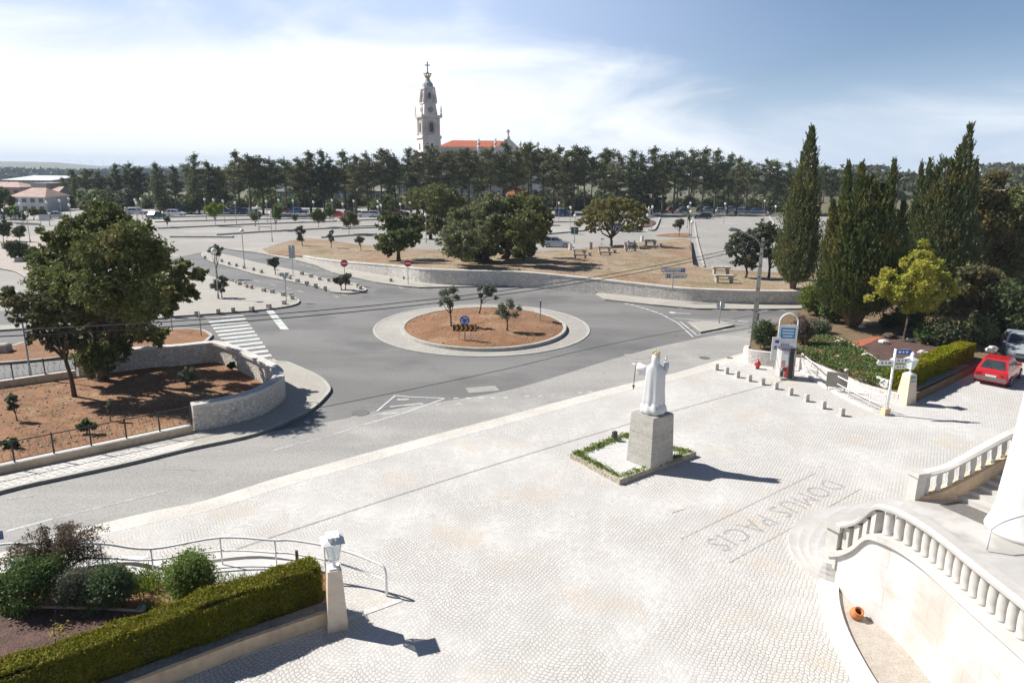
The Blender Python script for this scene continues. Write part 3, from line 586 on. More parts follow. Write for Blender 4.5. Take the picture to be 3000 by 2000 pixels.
def berm_z(x, y):
    d2 = (ctl[:, 0] - x) ** 2 + (ctl[:, 1] - y) ** 2 + 0.4; w = 1 / d2 ** 1.6; return float((w * ctl[:, 2]).sum() / w.sum())
def on_berm(px_, py_):
    z = 0.8
    for _ in range(8): p = P(px_, py_, z); z = berm_z(p.x, p.y)
    return P(px_, py_, z)
from mathutils.geometry import delaunay_2d_cdt
ol = [Vector((p.x, p.y + 0.3, p.z - 0.07)) for p in wline[::3]] + [P(*p) for p in far]
o2 = [Vector((p.x, p.y)) for p in ol]; ins = []
xs = [p.x for p in ol]; ys = [p.y for p in ol]; yy = min(ys)
while yy < max(ys):
    xx = min(xs)
    while xx < max(xs): ins.append(Vector((xx + random.uniform(-.3, .3), yy + random.uniform(-.3, .3)))); xx += 1.5
    yy += 1.5
V2, _, F2, OV, _, _ = delaunay_2d_cdt(o2 + ins, [], [list(range(len(o2)))], 2, 1e-4)
mb = MB(); rr = random.Random(5)
for i, v in enumerate(V2):
    k = OV[i][0] if OV[i] else 9999
    mb.v.append((v.x, v.y, ol[k].z if k < len(ol) else berm_z(v.x, v.y) + rr.uniform(-.03, .03)))
mb.f = [tuple(f) for f in F2]
nb = len(mb.v); n0 = len(ol); 
for p in ol: mb.v += [(p.x, p.y, p.z - .001), (p.x, p.y, -0.1)]
for i in range(n0): mb.f.append((nb + 2 * i, nb + 2 * i + 1, nb + 2 * ((i + 1) % n0) + 1, nb + 2 * ((i + 1) % n0)))
o = mb.build('raised_ground', gravel_soil); o['kind'] = 'structure'
lp = [P(x, y, berm_z(P(x, y, .3).x, P(x, y, .3).y) + .03) for x, y in ((866, 703), (925, 700), (1037, 716), (1196, 728), (1330, 735))]

# ================================================================== STREET FURNITURE
def lamp_proto():
    t = thing('street_lamp', 'x', 'street lamp'); MB().lathe([(.09, 0), (.09, .5), (.06, .55), (.05, .6), (.042, 3.75), (.07, 3.78), (.07, 3.88), (.04, 3.9)], n=10).build('pole', steel, t, smooth=True)
    MB().lathe([(.05, 3.88), (.14, 3.93), (.215, 4.03), (.24, 4.14), (.215, 4.26), (.14, 4.35), (.04, 4.385)], n=16).build('globe', globe_m, t, smooth=True)
    MB().lathe([(.06, 4.38), (.05, 4.41), (.01, 4.43)], n=8).build('finial', steel, t)
    return t
lamps = [(58, 597), (76, 625), (136, 593), (174, 588), (201, 582), (203, 601), (395, 586), (399, 595), (412, 583), (599, 584), (625, 586), (653, 589), (688, 594), (708, 677), (627, 735), (754, 606), (780, 590), (792, 626), (816, 586), (858, 588), (918, 592), (973, 587), (1004, 598), (1036, 589), (1107, 590), (1107, 606), (1116, 602), (1173, 598), (1186, 594), (1201, 594), (1247, 630), (1638, 595), (1672, 608), (1685, 632), (1912, 606), (2017, 606), (2023, 595), (2024, 620), (2028, 648), (2125, 597), (2241, 589), (2273, 605)]
lamps.sort(); LP = lamp_proto(); GL = 'globe lamps of the car park'
for i, (x, y) in enumerate(lamps):
    lb = 'grey post lamp with one pale globe, %s from the left over the car park' % ordinal(i + 1)
    p = P(x, y, 4.14)
    if (x, y) == (688, 594): pass
    if y > 640 or (x, y) in ((76, 625), (1247, 630), (1685, 632), (792, 626)):
        lb = {708: 'tall globe lamp standing alone where the pavement meets the tarmac', 627: 'globe lamp beside the small tree on the signed pavement', 2028: 'globe lamp beside the kerb of the empty right hand lot', 76: 'tall globe lamp left of the big oak, nearest on that side', 1247: 'globe lamp on the red bank behind the round oak', 1685: 'globe lamp beside the silver hatchback and stone benches', 792: 'globe lamp behind the tip of the red bank, nearest in the middle lot'}[x]
    if x == 2028: p = P(x, y, 4.3)
    p.z = 0.0; copy_tree(LP, None, lb, p, i * 0.5)['group'] = GL
for ch in list(LP.children): bpy.data.objects.remove(ch)
bpy.data.objects.remove(LP)
# old lamp post in the corner garden, head hidden in the oak
p = P(91, 1106, 0.13); t = thing('street_lamp', 'slim grey lamp post rising through the left side of the big oak', 'street lamp', p)
MB().lathe([(.07, 0), (.07, .5), (.05, .6), (.04, 4.1)], n=10).build('pole', steel, t, smooth=True); MB().lathe([(.05, 4.1), (.2, 4.2), (.24, 4.34), (.2, 4.48), (.04, 4.58)], n=14).build('globe', globe_m, t, smooth=True)

# bollards and the low stone blocks of the pavements
bol_m = mk('bollard stone', (0.50, 0.48, 0.44), (0.40, 0.38, 0.34), 4, 0.8)
m = MB(); m.box((0, 0, .17), (.2, .2, .34), 0, .94); m.box((0, 0, .355), (.2, .2, .03), 0, .8); bd = m.mesh('bollard', bol_m)
bl = [(2098, 1084), (2128, 1095), (2160, 1106), (2195, 1117), (2233, 1127), (2272, 1140), (2315, 1157), (2362, 1176), (2411, 1197), (2465, 1218)]
for i, (x, y) in enumerate(bl):
    pos = 'first' if i == 0 else ('last' if i == 9 else ordinal(i + 1)); tag(link('bollard', bd, None, P(x, y - 1, .02), 0.25), 'square white stone bollard, %s of the square row counting from the road' % pos, 'bollard', 'stone bollards of the square')
m = MB(); m.box((0, 0, .15), (.3, .3, .3), 0, .97); m.box((0, 0, .31), (.27, .27, .02)); bd2 = m.mesh('kerb_block', mk('block stone', (0.46, 0.42, 0.36), (0.36, 0.33, 0.28), 4, 0.85))
blk = {'signed pavement': [(738, 909), (788, 902), (833, 891), (857, 876), (854, 868), (830, 866), (798, 858), (773, 854), (693, 830), (735, 845), (722, 842), (717, 836), (640, 916), (683, 912), (577, 923), (700, 834)],
       'traffic island': [(765, 799), (820, 808), (848, 817), (872, 826), (899, 833), (925, 840), (953, 848), (885, 805), (911, 812), (937, 820), (963, 824), (1021, 833), (1047, 840), (1055, 847), (601, 757), (650, 767), (671, 775), (692, 780), (714, 786), (742, 792)],
       'wall pavement': [(1145, 824), (1183, 817)]}
for k, v in blk.items():
    v = sorted(set(v), key=lambda a: a[0])
    for i, (x, y) in enumerate(v): tag(link('kerb_block', bd2, None, P(x, y, .13), 0.3 + i * .1), 'low square stone block on the %s, %s from the left' % (k, ordinal(i + 1)), 'stone block', 'stone blocks of the ' + k)
for i in range(9): tag(link('kerb_block', bd2, None, P(50 + i * 8.2, 657 + i * .3, .05), 0), 'dark little block in the far left row by the white house, %s from the left' % ordinal(i + 1), 'stone block', 'stone blocks of the far left row')

# ---- road signs
red_e = mk('sign red', (0.55, 0.03, 0.04), None, 3, 0.4); blue_e = mk('sign blue', (0.03, 0.10, 0.42), None, 3, 0.4); white_e = mk('sign white', (0.75, 0.75, 0.74), (0.7, 0.7, 0.69), 3, 0.4)
black_e = mk('sign black', (0.02, 0.02, 0.022), None, 3, 0.5); amber_e = mk('sign amber', (0.75, 0.33, 0.02), None, 3, 0.45); signback = mk('sign back', (0.42, 0.44, 0.46), (0.36, 0.38, 0.40), 3, 0.5, 0.4)
def disc(mb, r, y0, y1, z, n=28, x=0.0):
    o = len(mb.v)
    for yy in (y0, y1):
        for j in range(n): g = 2 * math.pi * j / n; mb.v.append((x + r * math.cos(g), yy, z + r * math.sin(g)))
    mb.f += [tuple(o + j for j in range(n)), tuple(o + n + j for j in range(n))[::-1]] + [(o + j, o + n + j, o + n + (j + 1) % n, o + (j + 1) % n) for j in range(n)]; return mb
def pole(t, h, r=.035, x=0.0): return MB().tube([(x, 0, 0), (x, 0, h)], r, 8).build('pole', steel, t, smooth=True)
def face_cam(p): return math.atan2(-p.x, p.y) * 1.0
for x, y, ty, lb in ((1011, 833, 771, 'red round no entry sign on the traffic island'), (1196, 832, 771, 'red round no entry sign on the pavement by the long wall')):
    p = P(x, y, .13); t = thing('no_entry_sign', lb, 'road sign', p, face_cam(p), 'no entry signs'); h = height_to(p, ty); r = .33
    pole(t, h); fix_normals(disc(MB(), r, -.045, -.055, h).build('sign_face', red_e, t)); MB().box((0, -.06, h), (.46, .008, .11)).build('white_bar', white_e, t); fix_normals(disc(MB(), r + .012, -.03, -.044, h).build('sign_back', signback, t))
p = P(1362, 1000, .4); p = P(1362, 997, island_z(p.x, p.y)); t = thing('roundabout_sign', 'blue round roundabout sign above a black and amber chevron board', 'road sign', p, -0.02)
h = height_to(p, 938); pole(t, h + .1, .04); MB().tube([(.38, 0, 0), (.38, 0, h - .7)], .03, 8).build('pole', steel, t); MB().tube([(-.38, 0, 0), (-.38, 0, h - .7)], .03, 8).build('pole', steel, t)
r = .30; fix_normals(disc(MB(), r + .03, -.04, -.05, h).build('sign_rim', white_e, t)); fix_normals(disc(MB(), r, -.052, -.06, h).build('sign_face', blue_e, t))
q = MB()
for k in range(3):
    a0 = k * 2 * math.pi / 3 + .5; pts = []
    for i in range(8): g = a0 + i * .19; pts.append((.185 * math.cos(g), .185 * math.sin(g)))
    for i in range(7):
        (x1, z1), (x2, z2) = pts[i], pts[i + 1]; q.add([(x1 * .84, -.066, h + z1 * .84), (x1 * 1.16, -.066, h + z1 * 1.16), (x2 * 1.16, -.066, h + z2 * 1.16), (x2 * .84, -.066, h + z2 * .84)], [(0, 1, 2, 3)])
    g = a0 + 8 * .19; g2 = a0 + 6.4 * .19; q.add([(.11 * math.cos(g2), -.066, h + .11 * math.sin(g2)), (.26 * math.cos(g2), -.066, h + .26 * math.sin(g2)), (.185 * math.cos(g + .15), -.066, h + .185 * math.sin(g + .15))], [(0, 1, 2)])
fix_normals(q.build('arrow_ring', white_e, t))
hb = height_to(p, 960); MB().box((0, -.05, hb), (1.5, .03, .44)).build('chevron_board', black_e, t); q = MB()
for i in range(5):
    x0 = -.66 + i * .29; s = .2
    q.add([(x0, -.068, hb + s), (x0 + .11, -.068, hb + s), (x0 + .25, -.068, hb), (x0 + .11, -.068, hb - s), (x0, -.068, hb - s), (x0 + .14, -.068, hb)], [(0, 5, 2, 1), (5, 4, 3, 2)])
fix_normals(q.build('chevron', amber_e, t))
def sign_back(x, y, ty, w, hh, lb, kind='rect', rz=None, zb=.13):
    p = P(x, y, zb); t = thing('road_sign', lb, 'road sign', p, (face_cam(p) if rz is None else rz), None); h = height_to(p, ty); pole(t, h, .035)
    if kind == 'rect': MB().box((0, .05, h - hh / 2), (w, .02, hh)).build('sign_plate', signback, t); MB().box((0, .035, h - hh * .3), (w * .9, .03, .04)).build('bracket', steel, t)
    elif kind == 'tri':
        q = MB(); q.add([(-w / 2, .04, h), (w / 2, .04, h), (0, .04, h - hh), (-w / 2, .06, h), (w / 2, .06, h), (0, .06, h - hh)], [(0, 1, 2), (5, 4, 3), (0, 3, 4, 1), (1, 4, 5, 2), (2, 5, 3, 0)]); fix_normals(q.build('sign_plate', signback, t))
    else: fix_normals(disc(MB(), w / 2, .04, .06, h - hh / 2).build('sign_plate', signback, t)); MB().box((0, .035, h - hh / 2), (w * .7, .02, .04)).build('bracket', steel, t)
    return t
sign_back(859, 803, 719, .62, 1.35, 'grey back of a tall rectangular road sign on the traffic island')
sign_back(839, 881, 799, .75, .66, 'grey back of a triangular give way sign on the signed pavement', 'tri')
sign_back(2107, 947, 883, .6, .6, 'grey back of a round sign on the small splitter island', 'disc')
t = sign_back(1583, 940, 879, .6, .6, 'chevron sign seen edge on at the right of the roundabout soil', 'rect', rad(86), .35); MB().tube([(-.3, 0, 0), (-.3, 0, 1.1)], .025, 6).build('pole', steel, t)
sign_back(590, 983, 913, .06, .3, 'bare grey post at the rounded tip of the earth strip', 'rect'); sign_back(505, 970, 905, .2, .12, 'thin post with a little plate in the earth strip', 'rect')
p = on_berm(1970, 845); t = thing('direction_sign', 'two white arrow signs on one post above the long wall', 'road sign', p, -.02); hA = height_to(p, 791); hB = height_to(p, 808); pole(t, hA + .15, .04)
mp_ = mpp(p)
for h_, sgn, tx, x0, name in ((hA, -1, 'Autocarros', -26, 'upper'), (hB, 1, 'Ligeiros', -22, 'lower')):
    w = 64 * mp_ if sgn < 0 else 56 * mp_; hh = 12.0 * mp_; x1 = x0 * mp_ - (5 * mp_ if sgn < 0 else 0); x2 = x1 + w; tipx = x1 - 6 * mp_ if sgn < 0 else x2 + 6 * mp_
    q = MB(); poly = [(x1, h_ - hh / 2), (x2, h_ - hh / 2), (x2, h_ + hh / 2), (x1, h_ + hh / 2)]; poly = (poly + [(tipx, h_)]) if sgn < 0 else (poly[:2] + [(tipx, h_)] + poly[2:])
    n = len(poly); q.add([(a, -.045, b) for a, b in poly] + [(a, -.06, b) for a, b in poly], [tuple(range(n)), tuple(range(n, 2 * n))[::-1]] + [(i, i + n, (i + 1) % n + n, (i + 1) % n) for i in range(n)]); pl = fix_normals(q.build('arrow_plate', mk('sign cream', (0.85, 0.85, 0.80), (0.80, 0.80, 0.76), 3, 0.5), t))
    q = MB(); 
    for (ax, az), (bx, bz) in zip(poly, poly[1:] + poly[:1]): q.tube([(ax, -.064, az), (bx, -.064, bz)], .018, 4)
    q.build('border', black_e, pl); text(tx, hh * .88, black_e, pl, ((x1 + x2) / 2 + (-.1 if sgn < 0 else .28), -.064, h_ - .01), (math.pi / 2, 0, 0), sx=1.0)
    bx = x2 - .2 if sgn < 0 else x1 + .25; MB().box((bx, -.066, h_), (.3, .006, hh * .75)).build('parking_symbol', blue_e, pl); text('P', hh * .7, white_e, pl, (bx, -.072, h_), (math.pi / 2, 0, 0))

# ---- power pole with street light and wires
pb = P(2204, 1020, .02); hp = height_to(pb, 697); t = thing('utility_pole', 'tall tapering concrete power pole by the cobblestone square', 'utility pole', pb, -.35)
m = MB(); m.box((0, 0, hp / 2), (.34, .30, hp), 0, .55); m.build('post', concrete, t); q = MB()
for i in range(9): q.box((0, -.165 + i * .005, 1.0 + i * .72), (.07, .03, .12))
q.build('step_hole', mk('hole shade', (0.12, 0.11, 0.10), None, 3, 0.9), t)
dq = Matrix.Rotation(.35, 3, 'Z'); hd = P(2170, 664, hp + .35) 
arm_end = Vector((-1.45, -.25, hp + .42)); MB().tube([(0, 0, hp - .55), (-.35, -.05, hp - .1), (-.9, -.15, hp + .22), arm_end], .03, 6).build('arm', steel, t)
m = MB(); m.tube([arm_end + Vector((.1, 0, 0)), arm_end + Vector((-.12, 0, .02)), arm_end + Vector((-.5, -.06, .06)), arm_end + Vector((-.62, -.08, .06))], [.05, .1, .13, .05], 10); m.build('lamp_head', mk('dark grey housing', (0.16, 0.17, 0.18), None, 3, 0.5, 0.3), t, smooth=True)
m = MB(); m.tube([(.17, -.12, .3), (.12, -.1, hp * .42)], .03, 6); m.box((.16, -.12, hp * .30), (.14, .14, .4)); m.build('cable_duct', mk('duct', (0.2, 0.17, 0.13), None, 3, 0.7), t)
m = MB(); [m.box((-.05 + .1 * i, -.12, hp - .25 - i * .3), (.3, .05, .05)) for i in range(2)]; m.build('insulator_bracket', iron, t)
def wire(name, label, A, B, sag, r=.018):
    pts = [A.lerp(B, i / 40) - Vector((0, 0, sag * 4 * (i / 40) * (1 - i / 40))) for i in range(41)]
    return tag(MB().tube(pts, r, 5).build(name, mk('cable', (0.03, 0.03, 0.03), None, 3, 0.6), None), label, 'cable', 'overhead cables')
top = pb + Vector((0, 0, hp - .2))
wire('power_cable', 'upper of the two dark cables crossing over the roundabout', top, Vector((-24, 12.8, 7.4)), 1.45)
wire('power_cable', 'lower of the two dark cables crossing over the roundabout', top + sd * .22, Vector((-24, 12.8, 7.4)) + sd * .22, 1.45)
wire('power_cable', 'thin third cable passing across the foot of the big oak', P(1100, 1215, .4) + Vector((0, 0, 0)), P(1100, 1215, .4) + Vector((.1, 0, 0)), 0) if False else None
wire('service_cable', 'cable running right from the concrete power pole toward the cypresses', top - Vector((0, 0, .1)), Vector((pb.x + 16, pb.y + 3, 5.6)), .4) if False else None

# ---- stone benches, tables, bins on the raised ground
bench_m = mk('bench stone', (0.42, 0.39, 0.34), (0.32, 0.30, 0.26), 2, 0.85, fine=0.3, finescale=10)
def slabset(x, y, w, lb, cat, name, hh=.46, d=.42, rz=0.0):
    p = on_berm(x, y); t = thing(name, lb, cat, p, rz); MB().box((0, 0, hh - .06), (w, d, .13)).build('seat' if cat == 'bench' else 'table_top', bench_m, t)
    for s in (-1, 1): MB().box((s * (w / 2 - .22), 0, (hh - .12) / 2 - .05), (.2, d * .8, hh - .03)).build('leg', bench_m, t)
    return t
B_ = 'stone picnic furniture'
for (x, y, w, rz) in ((1697, 748, 1.5, .05), (1770, 739, 1.5, .0), (1845, 728, 1.5, .0), (1905, 720, 1.5, .05)):
    nm = {1697: 'nearest the silver hatchback', 1770: 'left of the seated people', 1845: 'where two people sit', 1905: 'right of the seated people'}[x]
    slabset(x, y, 1.7, 'stone picnic table ' + nm, 'table', 'stone_table', .74, .8, rz)['group'] = B_
    slabset(x + 3, y + 8, 1.6, 'low stone bench in front of the picnic table ' + nm, 'bench', 'stone_bench', .44, .36, rz)['group'] = B_
    slabset(x - 2, y - 10, 1.6, 'low stone bench behind the picnic table ' + nm, 'bench', 'stone_bench', .44, .36, rz)['group'] = B_
    slabset(x + 30, y + 2, .5, 'short stone seat at the right end of the picnic table ' + nm, 'bench', 'stone_bench', .44, .5, rz)['group'] = B_
for k, (x, y, hh, lb, nm, cat) in enumerate(((2110, 791, .44, 'farthest stone bench beside the empty lot', 'stone_bench', 'bench'), (2111, 803, .74, 'farther stone table above the right end of the wall', 'stone_table', 'table'), (2117, 818, .44, 'stone bench between the two tables by the empty lot', 'stone_bench', 'bench'), (2120, 829, .74, 'nearer stone table above the right end of the wall', 'stone_table', 'table'))):
    slabset(x, y, 1.75, lb, cat, nm, hh, .42 if cat == 'bench' else .75, .0)['group'] = B_
for x, y, lb in ((1671, 733, 'white round litter bin behind the silver car'), (1730, 730, 'grey stone litter bin between the picnic tables'), (1881, 708, 'white litter bin at the right picnic table')):
    p = on_berm(x, y); t = thing('litter_bin', lb, 'litter bin', p, 0, 'litter bins'); MB().lathe([(.22, 0), (.26, .1), (.24, .85), (.27, .88), (.27, .95), (.2, .95), (.19, .7)], n=12).build('body', white_e if x != 1730 else bench_m, t); MB().lathe([(.185, .7), (.185, .72)], n=12).build('liner', black_e, t)
p = P(1685, 690, 0); t = thing('waste_container', 'dark green wheeled waste container on the car park', 'waste container', P(1683, 686, 0)); gm = mk('dark green plastic', (0.03, 0.08, 0.06), None, 3, 0.5)
MB().box((0, 0, .6), (1.2, .8, 1.0), 0, 1.08).build('body', gm, t); m = MB(); m.box((0, 0, 1.17), (1.36, .95, .1), 0, .85); m.build('lid', gm, t)
for sx in (-.45, .45):
    for sy in (-.3, .3): MB().box((sx, sy, .06), (.08, .14, .12)).build('wheel', black_e, t)
p = on_berm(1762, 720); t = thing('small_sign', 'little sign on a thin leg beside the umbrella oak', 'sign', p); MB().tube([(0, 0, 0), (0, 0, .9)], .02, 6).build('post', steel, t); MB().box((.12, 0, .95), (.5, .04, .14)).build('sign_plate', mk('brown board', (0.15, 0.1, 0.07), None, 3, .7), t)
for x, y, lb, w in ((60, 766, 'square stone planter under the small tree left of the big oak', .9), (5, 1030, 'stone block seat at the left end of the earth strip', .9)):
    p = P(x, y, .13); m = MB(); m.box((0, 0, .22), (w, w * .8, .44), .2, .95); m.box((0, 0, .46), (w * .8, w * .6, .04), .2); tag(m.build('stone_planter', bench_m, loc=p), lb, 'planter')
p = P(134, 662, 0); t = thing('info_board', 'pale notice board on legs at the far left of the car park', 'notice board', p); MB().box((0, 0, 1.5), (2.0, .1, 1.1)).build('board', signback, t); [MB().tube([(s, 0, 0), (s, 0, 1.0)], .05, 6).build('leg', steel, t) for s in (-.8, .8)]

# ================================================================== CARS
glass_m = mk('car glass', (0.025, 0.032, 0.038), (0.05, 0.06, 0.065), 2, 0.08, spec=0.8); tyre_m = mk('tyre', (0.02, 0.02, 0.02), None, 5, 0.8); rim_m = mk('wheel rim', (0.40, 0.41, 0.42), None, 5, 0.35, 0.7); bump_m = mk('bumper grey', (0.14, 0.14, 0.14), None, 4, 0.6)
tail_m = mk('tail lamp', (0.45, 0.02, 0.02), None, 3, 0.25); head_m = mk('head lamp', (0.6, 0.62, 0.62), None, 3, 0.15); plate_m = mk('number plate', (0.65, 0.65, 0.6), None, 3, 0.4)
def paint(name, c):
    if 'paint ' + name in MATS: return MATS['paint ' + name]
    m, n, l, p = nodes('paint ' + name); p.inputs['Base Color'].default_value = (*c, 1); p.inputs['Roughness'].default_value = 0.32; p.inputs['Coat Weight'].default_value = 0.6; p.inputs['Coat Roughness'].default_value = 0.08; p.inputs['Metallic'].default_value = 0.15
    MATS['paint ' + name] = m; return m
def car(label, col, loc, rz, style='hatch', Ln=4.0, Wd=1.66, Ht=1.42, group=None, detail=True, bumpers=None):
    """x forward. body is a lofted shell, cabin a tapered shell, glass set a few mm proud"""
    t = thing('parked_car', label, 'car', loc, rz, group); h = Ln / 2; w = Wd / 2; k = Ht / 1.42
    secs = [(-h, .34, .62, .80), (-h + .06, .26, .78, .92), (-h + .25, .20, .86, .98), (-h + .9, .19, .89, 1.0), (0, .19, .88, 1.0), (h - 1.25, .19, .88, 1.0), (h - .75, .20, .82, .98), (h - .22, .22, .72, .93), (h - .04, .28, .62, .84), (h, .36, .54, .74)]
    if style in ('hatch', 'wagon'): secs[0] = (-h, .34, .70, .86); secs[1] = (-h + .05, .24, .84, .96)
    m = MB(); n = 0
    for x, zb, zt, ws in secs:
        zb *= k; zt *= k; ww = w * ws; zm = zb + (zt - zb) * .55
        m.v += [(x, -ww * .86, zb), (x, -ww * .99, zb + .1), (x, -ww, zm), (x, -ww * .93, zt - .03), (x, -ww * .78, zt), (x, ww * .78, zt), (x, ww * .93, zt - .03), (x, ww, zm), (x, ww * .99, zb + .1), (x, ww * .86, zb)]
    K = 10
    for i in range(len(secs) - 1):
        for j in range(K): m.f.append((i * K + j, i * K + (j + 1) % K, (i + 1) * K + (j + 1) % K, (i + 1) * K + j))
    m.f += [tuple(range(K)), tuple((len(secs) - 1) * K + j for j in range(K))[::-1]]
    body = fix_normals(m.build('body', col, t, smooth=False))
    zb = .86 * k; zt = Ht
    if style == 'hatch': bx = [(-h + .12, -h + .62), (h - 1.15, h - 1.95)]
    elif style == 'wagon': bx = [(-h + .08, -h + .35), (h - 1.2, h - 1.95)]
    else: bx = [(-h + .62, -h + 1.25), (h - 1.2, h - 1.95)]
    rb, rt = bx[0]; fb, ft = bx[1]; wb, wt = w * .90, w * .70
    def cabin(s, name, mat, z0, z1, ins=0.0):
        m = MB(); f0 = (z0 - zb) / (zt - zb); f1 = (z1 - zb) / (zt - zb); lr = lambda a, b, s: a + (b - a) * s
        pts = []
        for f in (f0, f1): 
            x0, x1, ww = lr(rb, rt, f), lr(fb, ft, f), lr(wb, wt, f); pts += [(x0 - ins, -ww - ins, lr(zb, zt, f)), (x1 + ins, -ww - ins, lr(zb, zt, f)), (x1 + ins, ww + ins, lr(zb, zt, f)), (x0 - ins, ww + ins, lr(zb, zt, f))]
        return pts
    P8 = cabin(1, '', None, zb - .03, zt - .02); m = MB(); m.add(P8, [(4, 5, 6, 7), (0, 1, 5, 4), (1, 2, 6, 5), (2, 3, 7, 6), (3, 0, 4, 7)]); x0, x1 = P8[4][0], P8[5][0]; y1 = P8[6][1]
    m.add([(x0, -y1, zt - .02), (x1, -y1, zt - .02), (x1, y1, zt - .02), (x0, y1, zt - .02), (x0 + .1, -y1 * .82, zt + .02), (x1 - .1, -y1 * .82, zt + .02), (x1 - .1, y1 * .82, zt + .02), (x0 + .1, y1 * .82, zt + .02)], [(4, 5, 6, 7), (0, 1, 5, 4), (1, 2, 6, 5), (2, 3, 7, 6), (3, 0, 4, 7)])
    fix_normals(m.build('roof', col, t))
    lr = lambda a, b, s: a + (b - a) * s
    def cp(side, u, f, e=.006):                 # point on a cabin face: u along, f up
        x0, x1, ww, z = lr(rb, rt, f), lr(fb, ft, f), lr(wb, wt, f), lr(zb, zt, f)
        if side in ('l', 'r'): s = 1 if side == 'l' else -1; return (lr(x0, x1, u), s * (ww + e), z + e * .4)
        if side == 'f': return (x1 + e, lr(-ww, ww, u), z + e)
        return (x0 - e, lr(-ww, ww, u), z + e)
    def glass(name, side, us, f0, f1): 
        m = MB(); m.add([cp(side, us[0], f0), cp(side, us[1], f0), cp(side, us[2], f1), cp(side, us[3], f1)], [(0, 1, 2, 3)]); return m.build(name, glass_m, t)
    glass('windscreen', 'f', (.06, .94, .9, .1), .08, .9); glass('rear_window', 'b', (.08, .92, .88, .12), .14, .88)
    for s in 'lr': glass('side_window', s, (.07, .36, .38, .12), .12, .86); glass('side_window', s, (.40, .68, .68, .42), .12, .86); glass('side_window', s, (.71, .93, .86, .71), .12, .86)
    for sx in (-h + .72, h - .78):
        for sy in (-1, 1):
            wv = MB(); o = len(wv.v); rr = .295
            for yy, r_ in ((0, rr), (.19 * sy, rr)):
                for j in range(18): g = 2 * math.pi * j / 18; wv.v.append((sx + r_ * math.cos(g), sy * (w - .17) + yy, rr + r_ * math.sin(g)))
            wv.f += [tuple(range(18)), tuple(range(18, 36))[::-1]] + [(j, (j + 1) % 18, 18 + (j + 1) % 18, 18 + j) for j in range(18)]; wh = fix_normals(wv.build('wheel', tyre_m, t))
            if detail: rm = MB(); disc(rm, .19, sy * (w + .022), sy * (w + .028), rr, 14, sx); fix_normals(rm.build('rim', rim_m, wh))
    if detail:
        for s in (-1, 1):
            MB().box((-h + .045, s * w * .70, .66 * k), (.09, .28, .17)).build('tail_light', tail_m, t); MB().box((h - .045, s * w * .62, .56 * k), (.11, .32, .13)).build('headlight', head_m, t)
            m = MB(); m.box((fb - .1, s * (w * .96), zb + .08), (.12, .2, .12), 0, .8); m.build('wing_mirror', col, t)
        bm_ = bumpers or bump_m; MB().box((-h + .02, 0, .42 * k), (.14, Wd * .9, .16)).build('rear_bumper', bm_, t); MB().box((h - .03, 0, .36 * k), (.12, Wd * .86, .16)).build('front_bumper', bm_, t)
        MB().box((-h - .0, 0, .58 * k), (.03, .5, .11)).build('number_plate', plate_m, t); MB().box((h - .005, 0, .50 * k), (.04, .6, .09)).build('grille', black_e, t)
    return t
redp = paint('red', (0.50, 0.012, 0.02)); silv = paint('silver', (0.42, 0.45, 0.48)); 
# red hatchback and silver car on the drive
a = P(2915, 1143, .02); rz = math.atan2(P(2990, 1085, 0).y - P(2935, 1140, 0).y, P(2990, 1085, 0).x - P(2935, 1140, 0).x)
fr_ = P(2398 + 480, 1122, .02)
car('red three door hatchback with grey bumpers parked beside the hedge', redp, P(2897, 1128, .02) + Vector((1.25, 1.15, 0)), rad(44), 'hatch', 3.75, 1.62, 1.38, detail=True)
car('silver saloon facing the camera beyond the red hatchback', silv, P(2995, 1043, .02) + Vector((-.15, .3, 0)), rad(-120), 'saloon', 4.3, 1.72, 1.42)
car('light silver hatchback standing on the car park beside the bank', silv, P(1632, 725, 0) + Vector((0, .6, 0)), rad(-4), 'hatch', 3.9, 1.68, 1.5)
CP = {'teal': (0.03, 0.14, 0.15), 'white': (0.65, 0.66, 0.67), 'dark': (0.03, 0.033, 0.04), 'navy': (0.03, 0.05, 0.11), 'grey': (0.22, 0.23, 0.24), 'blue': (0.03, 0.13, 0.42), 'maroon': (0.16, 0.02, 0.03), 'red': (0.45, 0.02, 0.03), 'green': (0.03, 0.08, 0.06), 'silver': (0.42, 0.45, 0.48), 'pale blue': (0.25, 0.34, 0.45), 'black': (0.012, 0.012, 0.014)}
cars = [(285, 632, 'grey', 0), (402, 628, 'silver', 0), (459, 640, 'teal', 1.2), (518, 633, 'white', 0), (541, 626, 'dark', 0.2), (660, 624, 'navy', 0.1), (702, 624, 'grey', 0.3), (722, 628, 'navy', 0.2), (745, 632, 'green', 1.4), (836, 624, 'maroon', 0.1), (878, 626, 'blue', 0.05), (968, 632, 'maroon', 0), (993, 637, 'red', -0.1), (1035, 627, 'green', 0.1), (1075, 636, 'white', 0.1), (1104, 636, 'silver', 0), (1128, 634, 'dark', 0.1), (1174, 632, 'red', 0), (1651, 630, 'blue', 0), (1934, 624, 'black', 0.0), (1975, 620, 'maroon', 0.2), (2003, 622, 'navy', 0.4), (2058, 621, 'dark', 0.1), (2074, 622, 'pale blue', 0.05), (2117, 624, 'silver', 0.1), (2143, 620, 'pale blue', 0.3), (2170, 625, 'silver', 0.05), (2196, 620, 'navy', 0.1), (2222, 626, 'pale blue', 0), (2056, 641, 'black', 3.14), (1848, 679, 'green', 3.1), (1815, 676, 'silver', 0.0), (30, 640, 'silver', 0.1), (170, 640, 'white', 0.4)]
cars.sort(); 
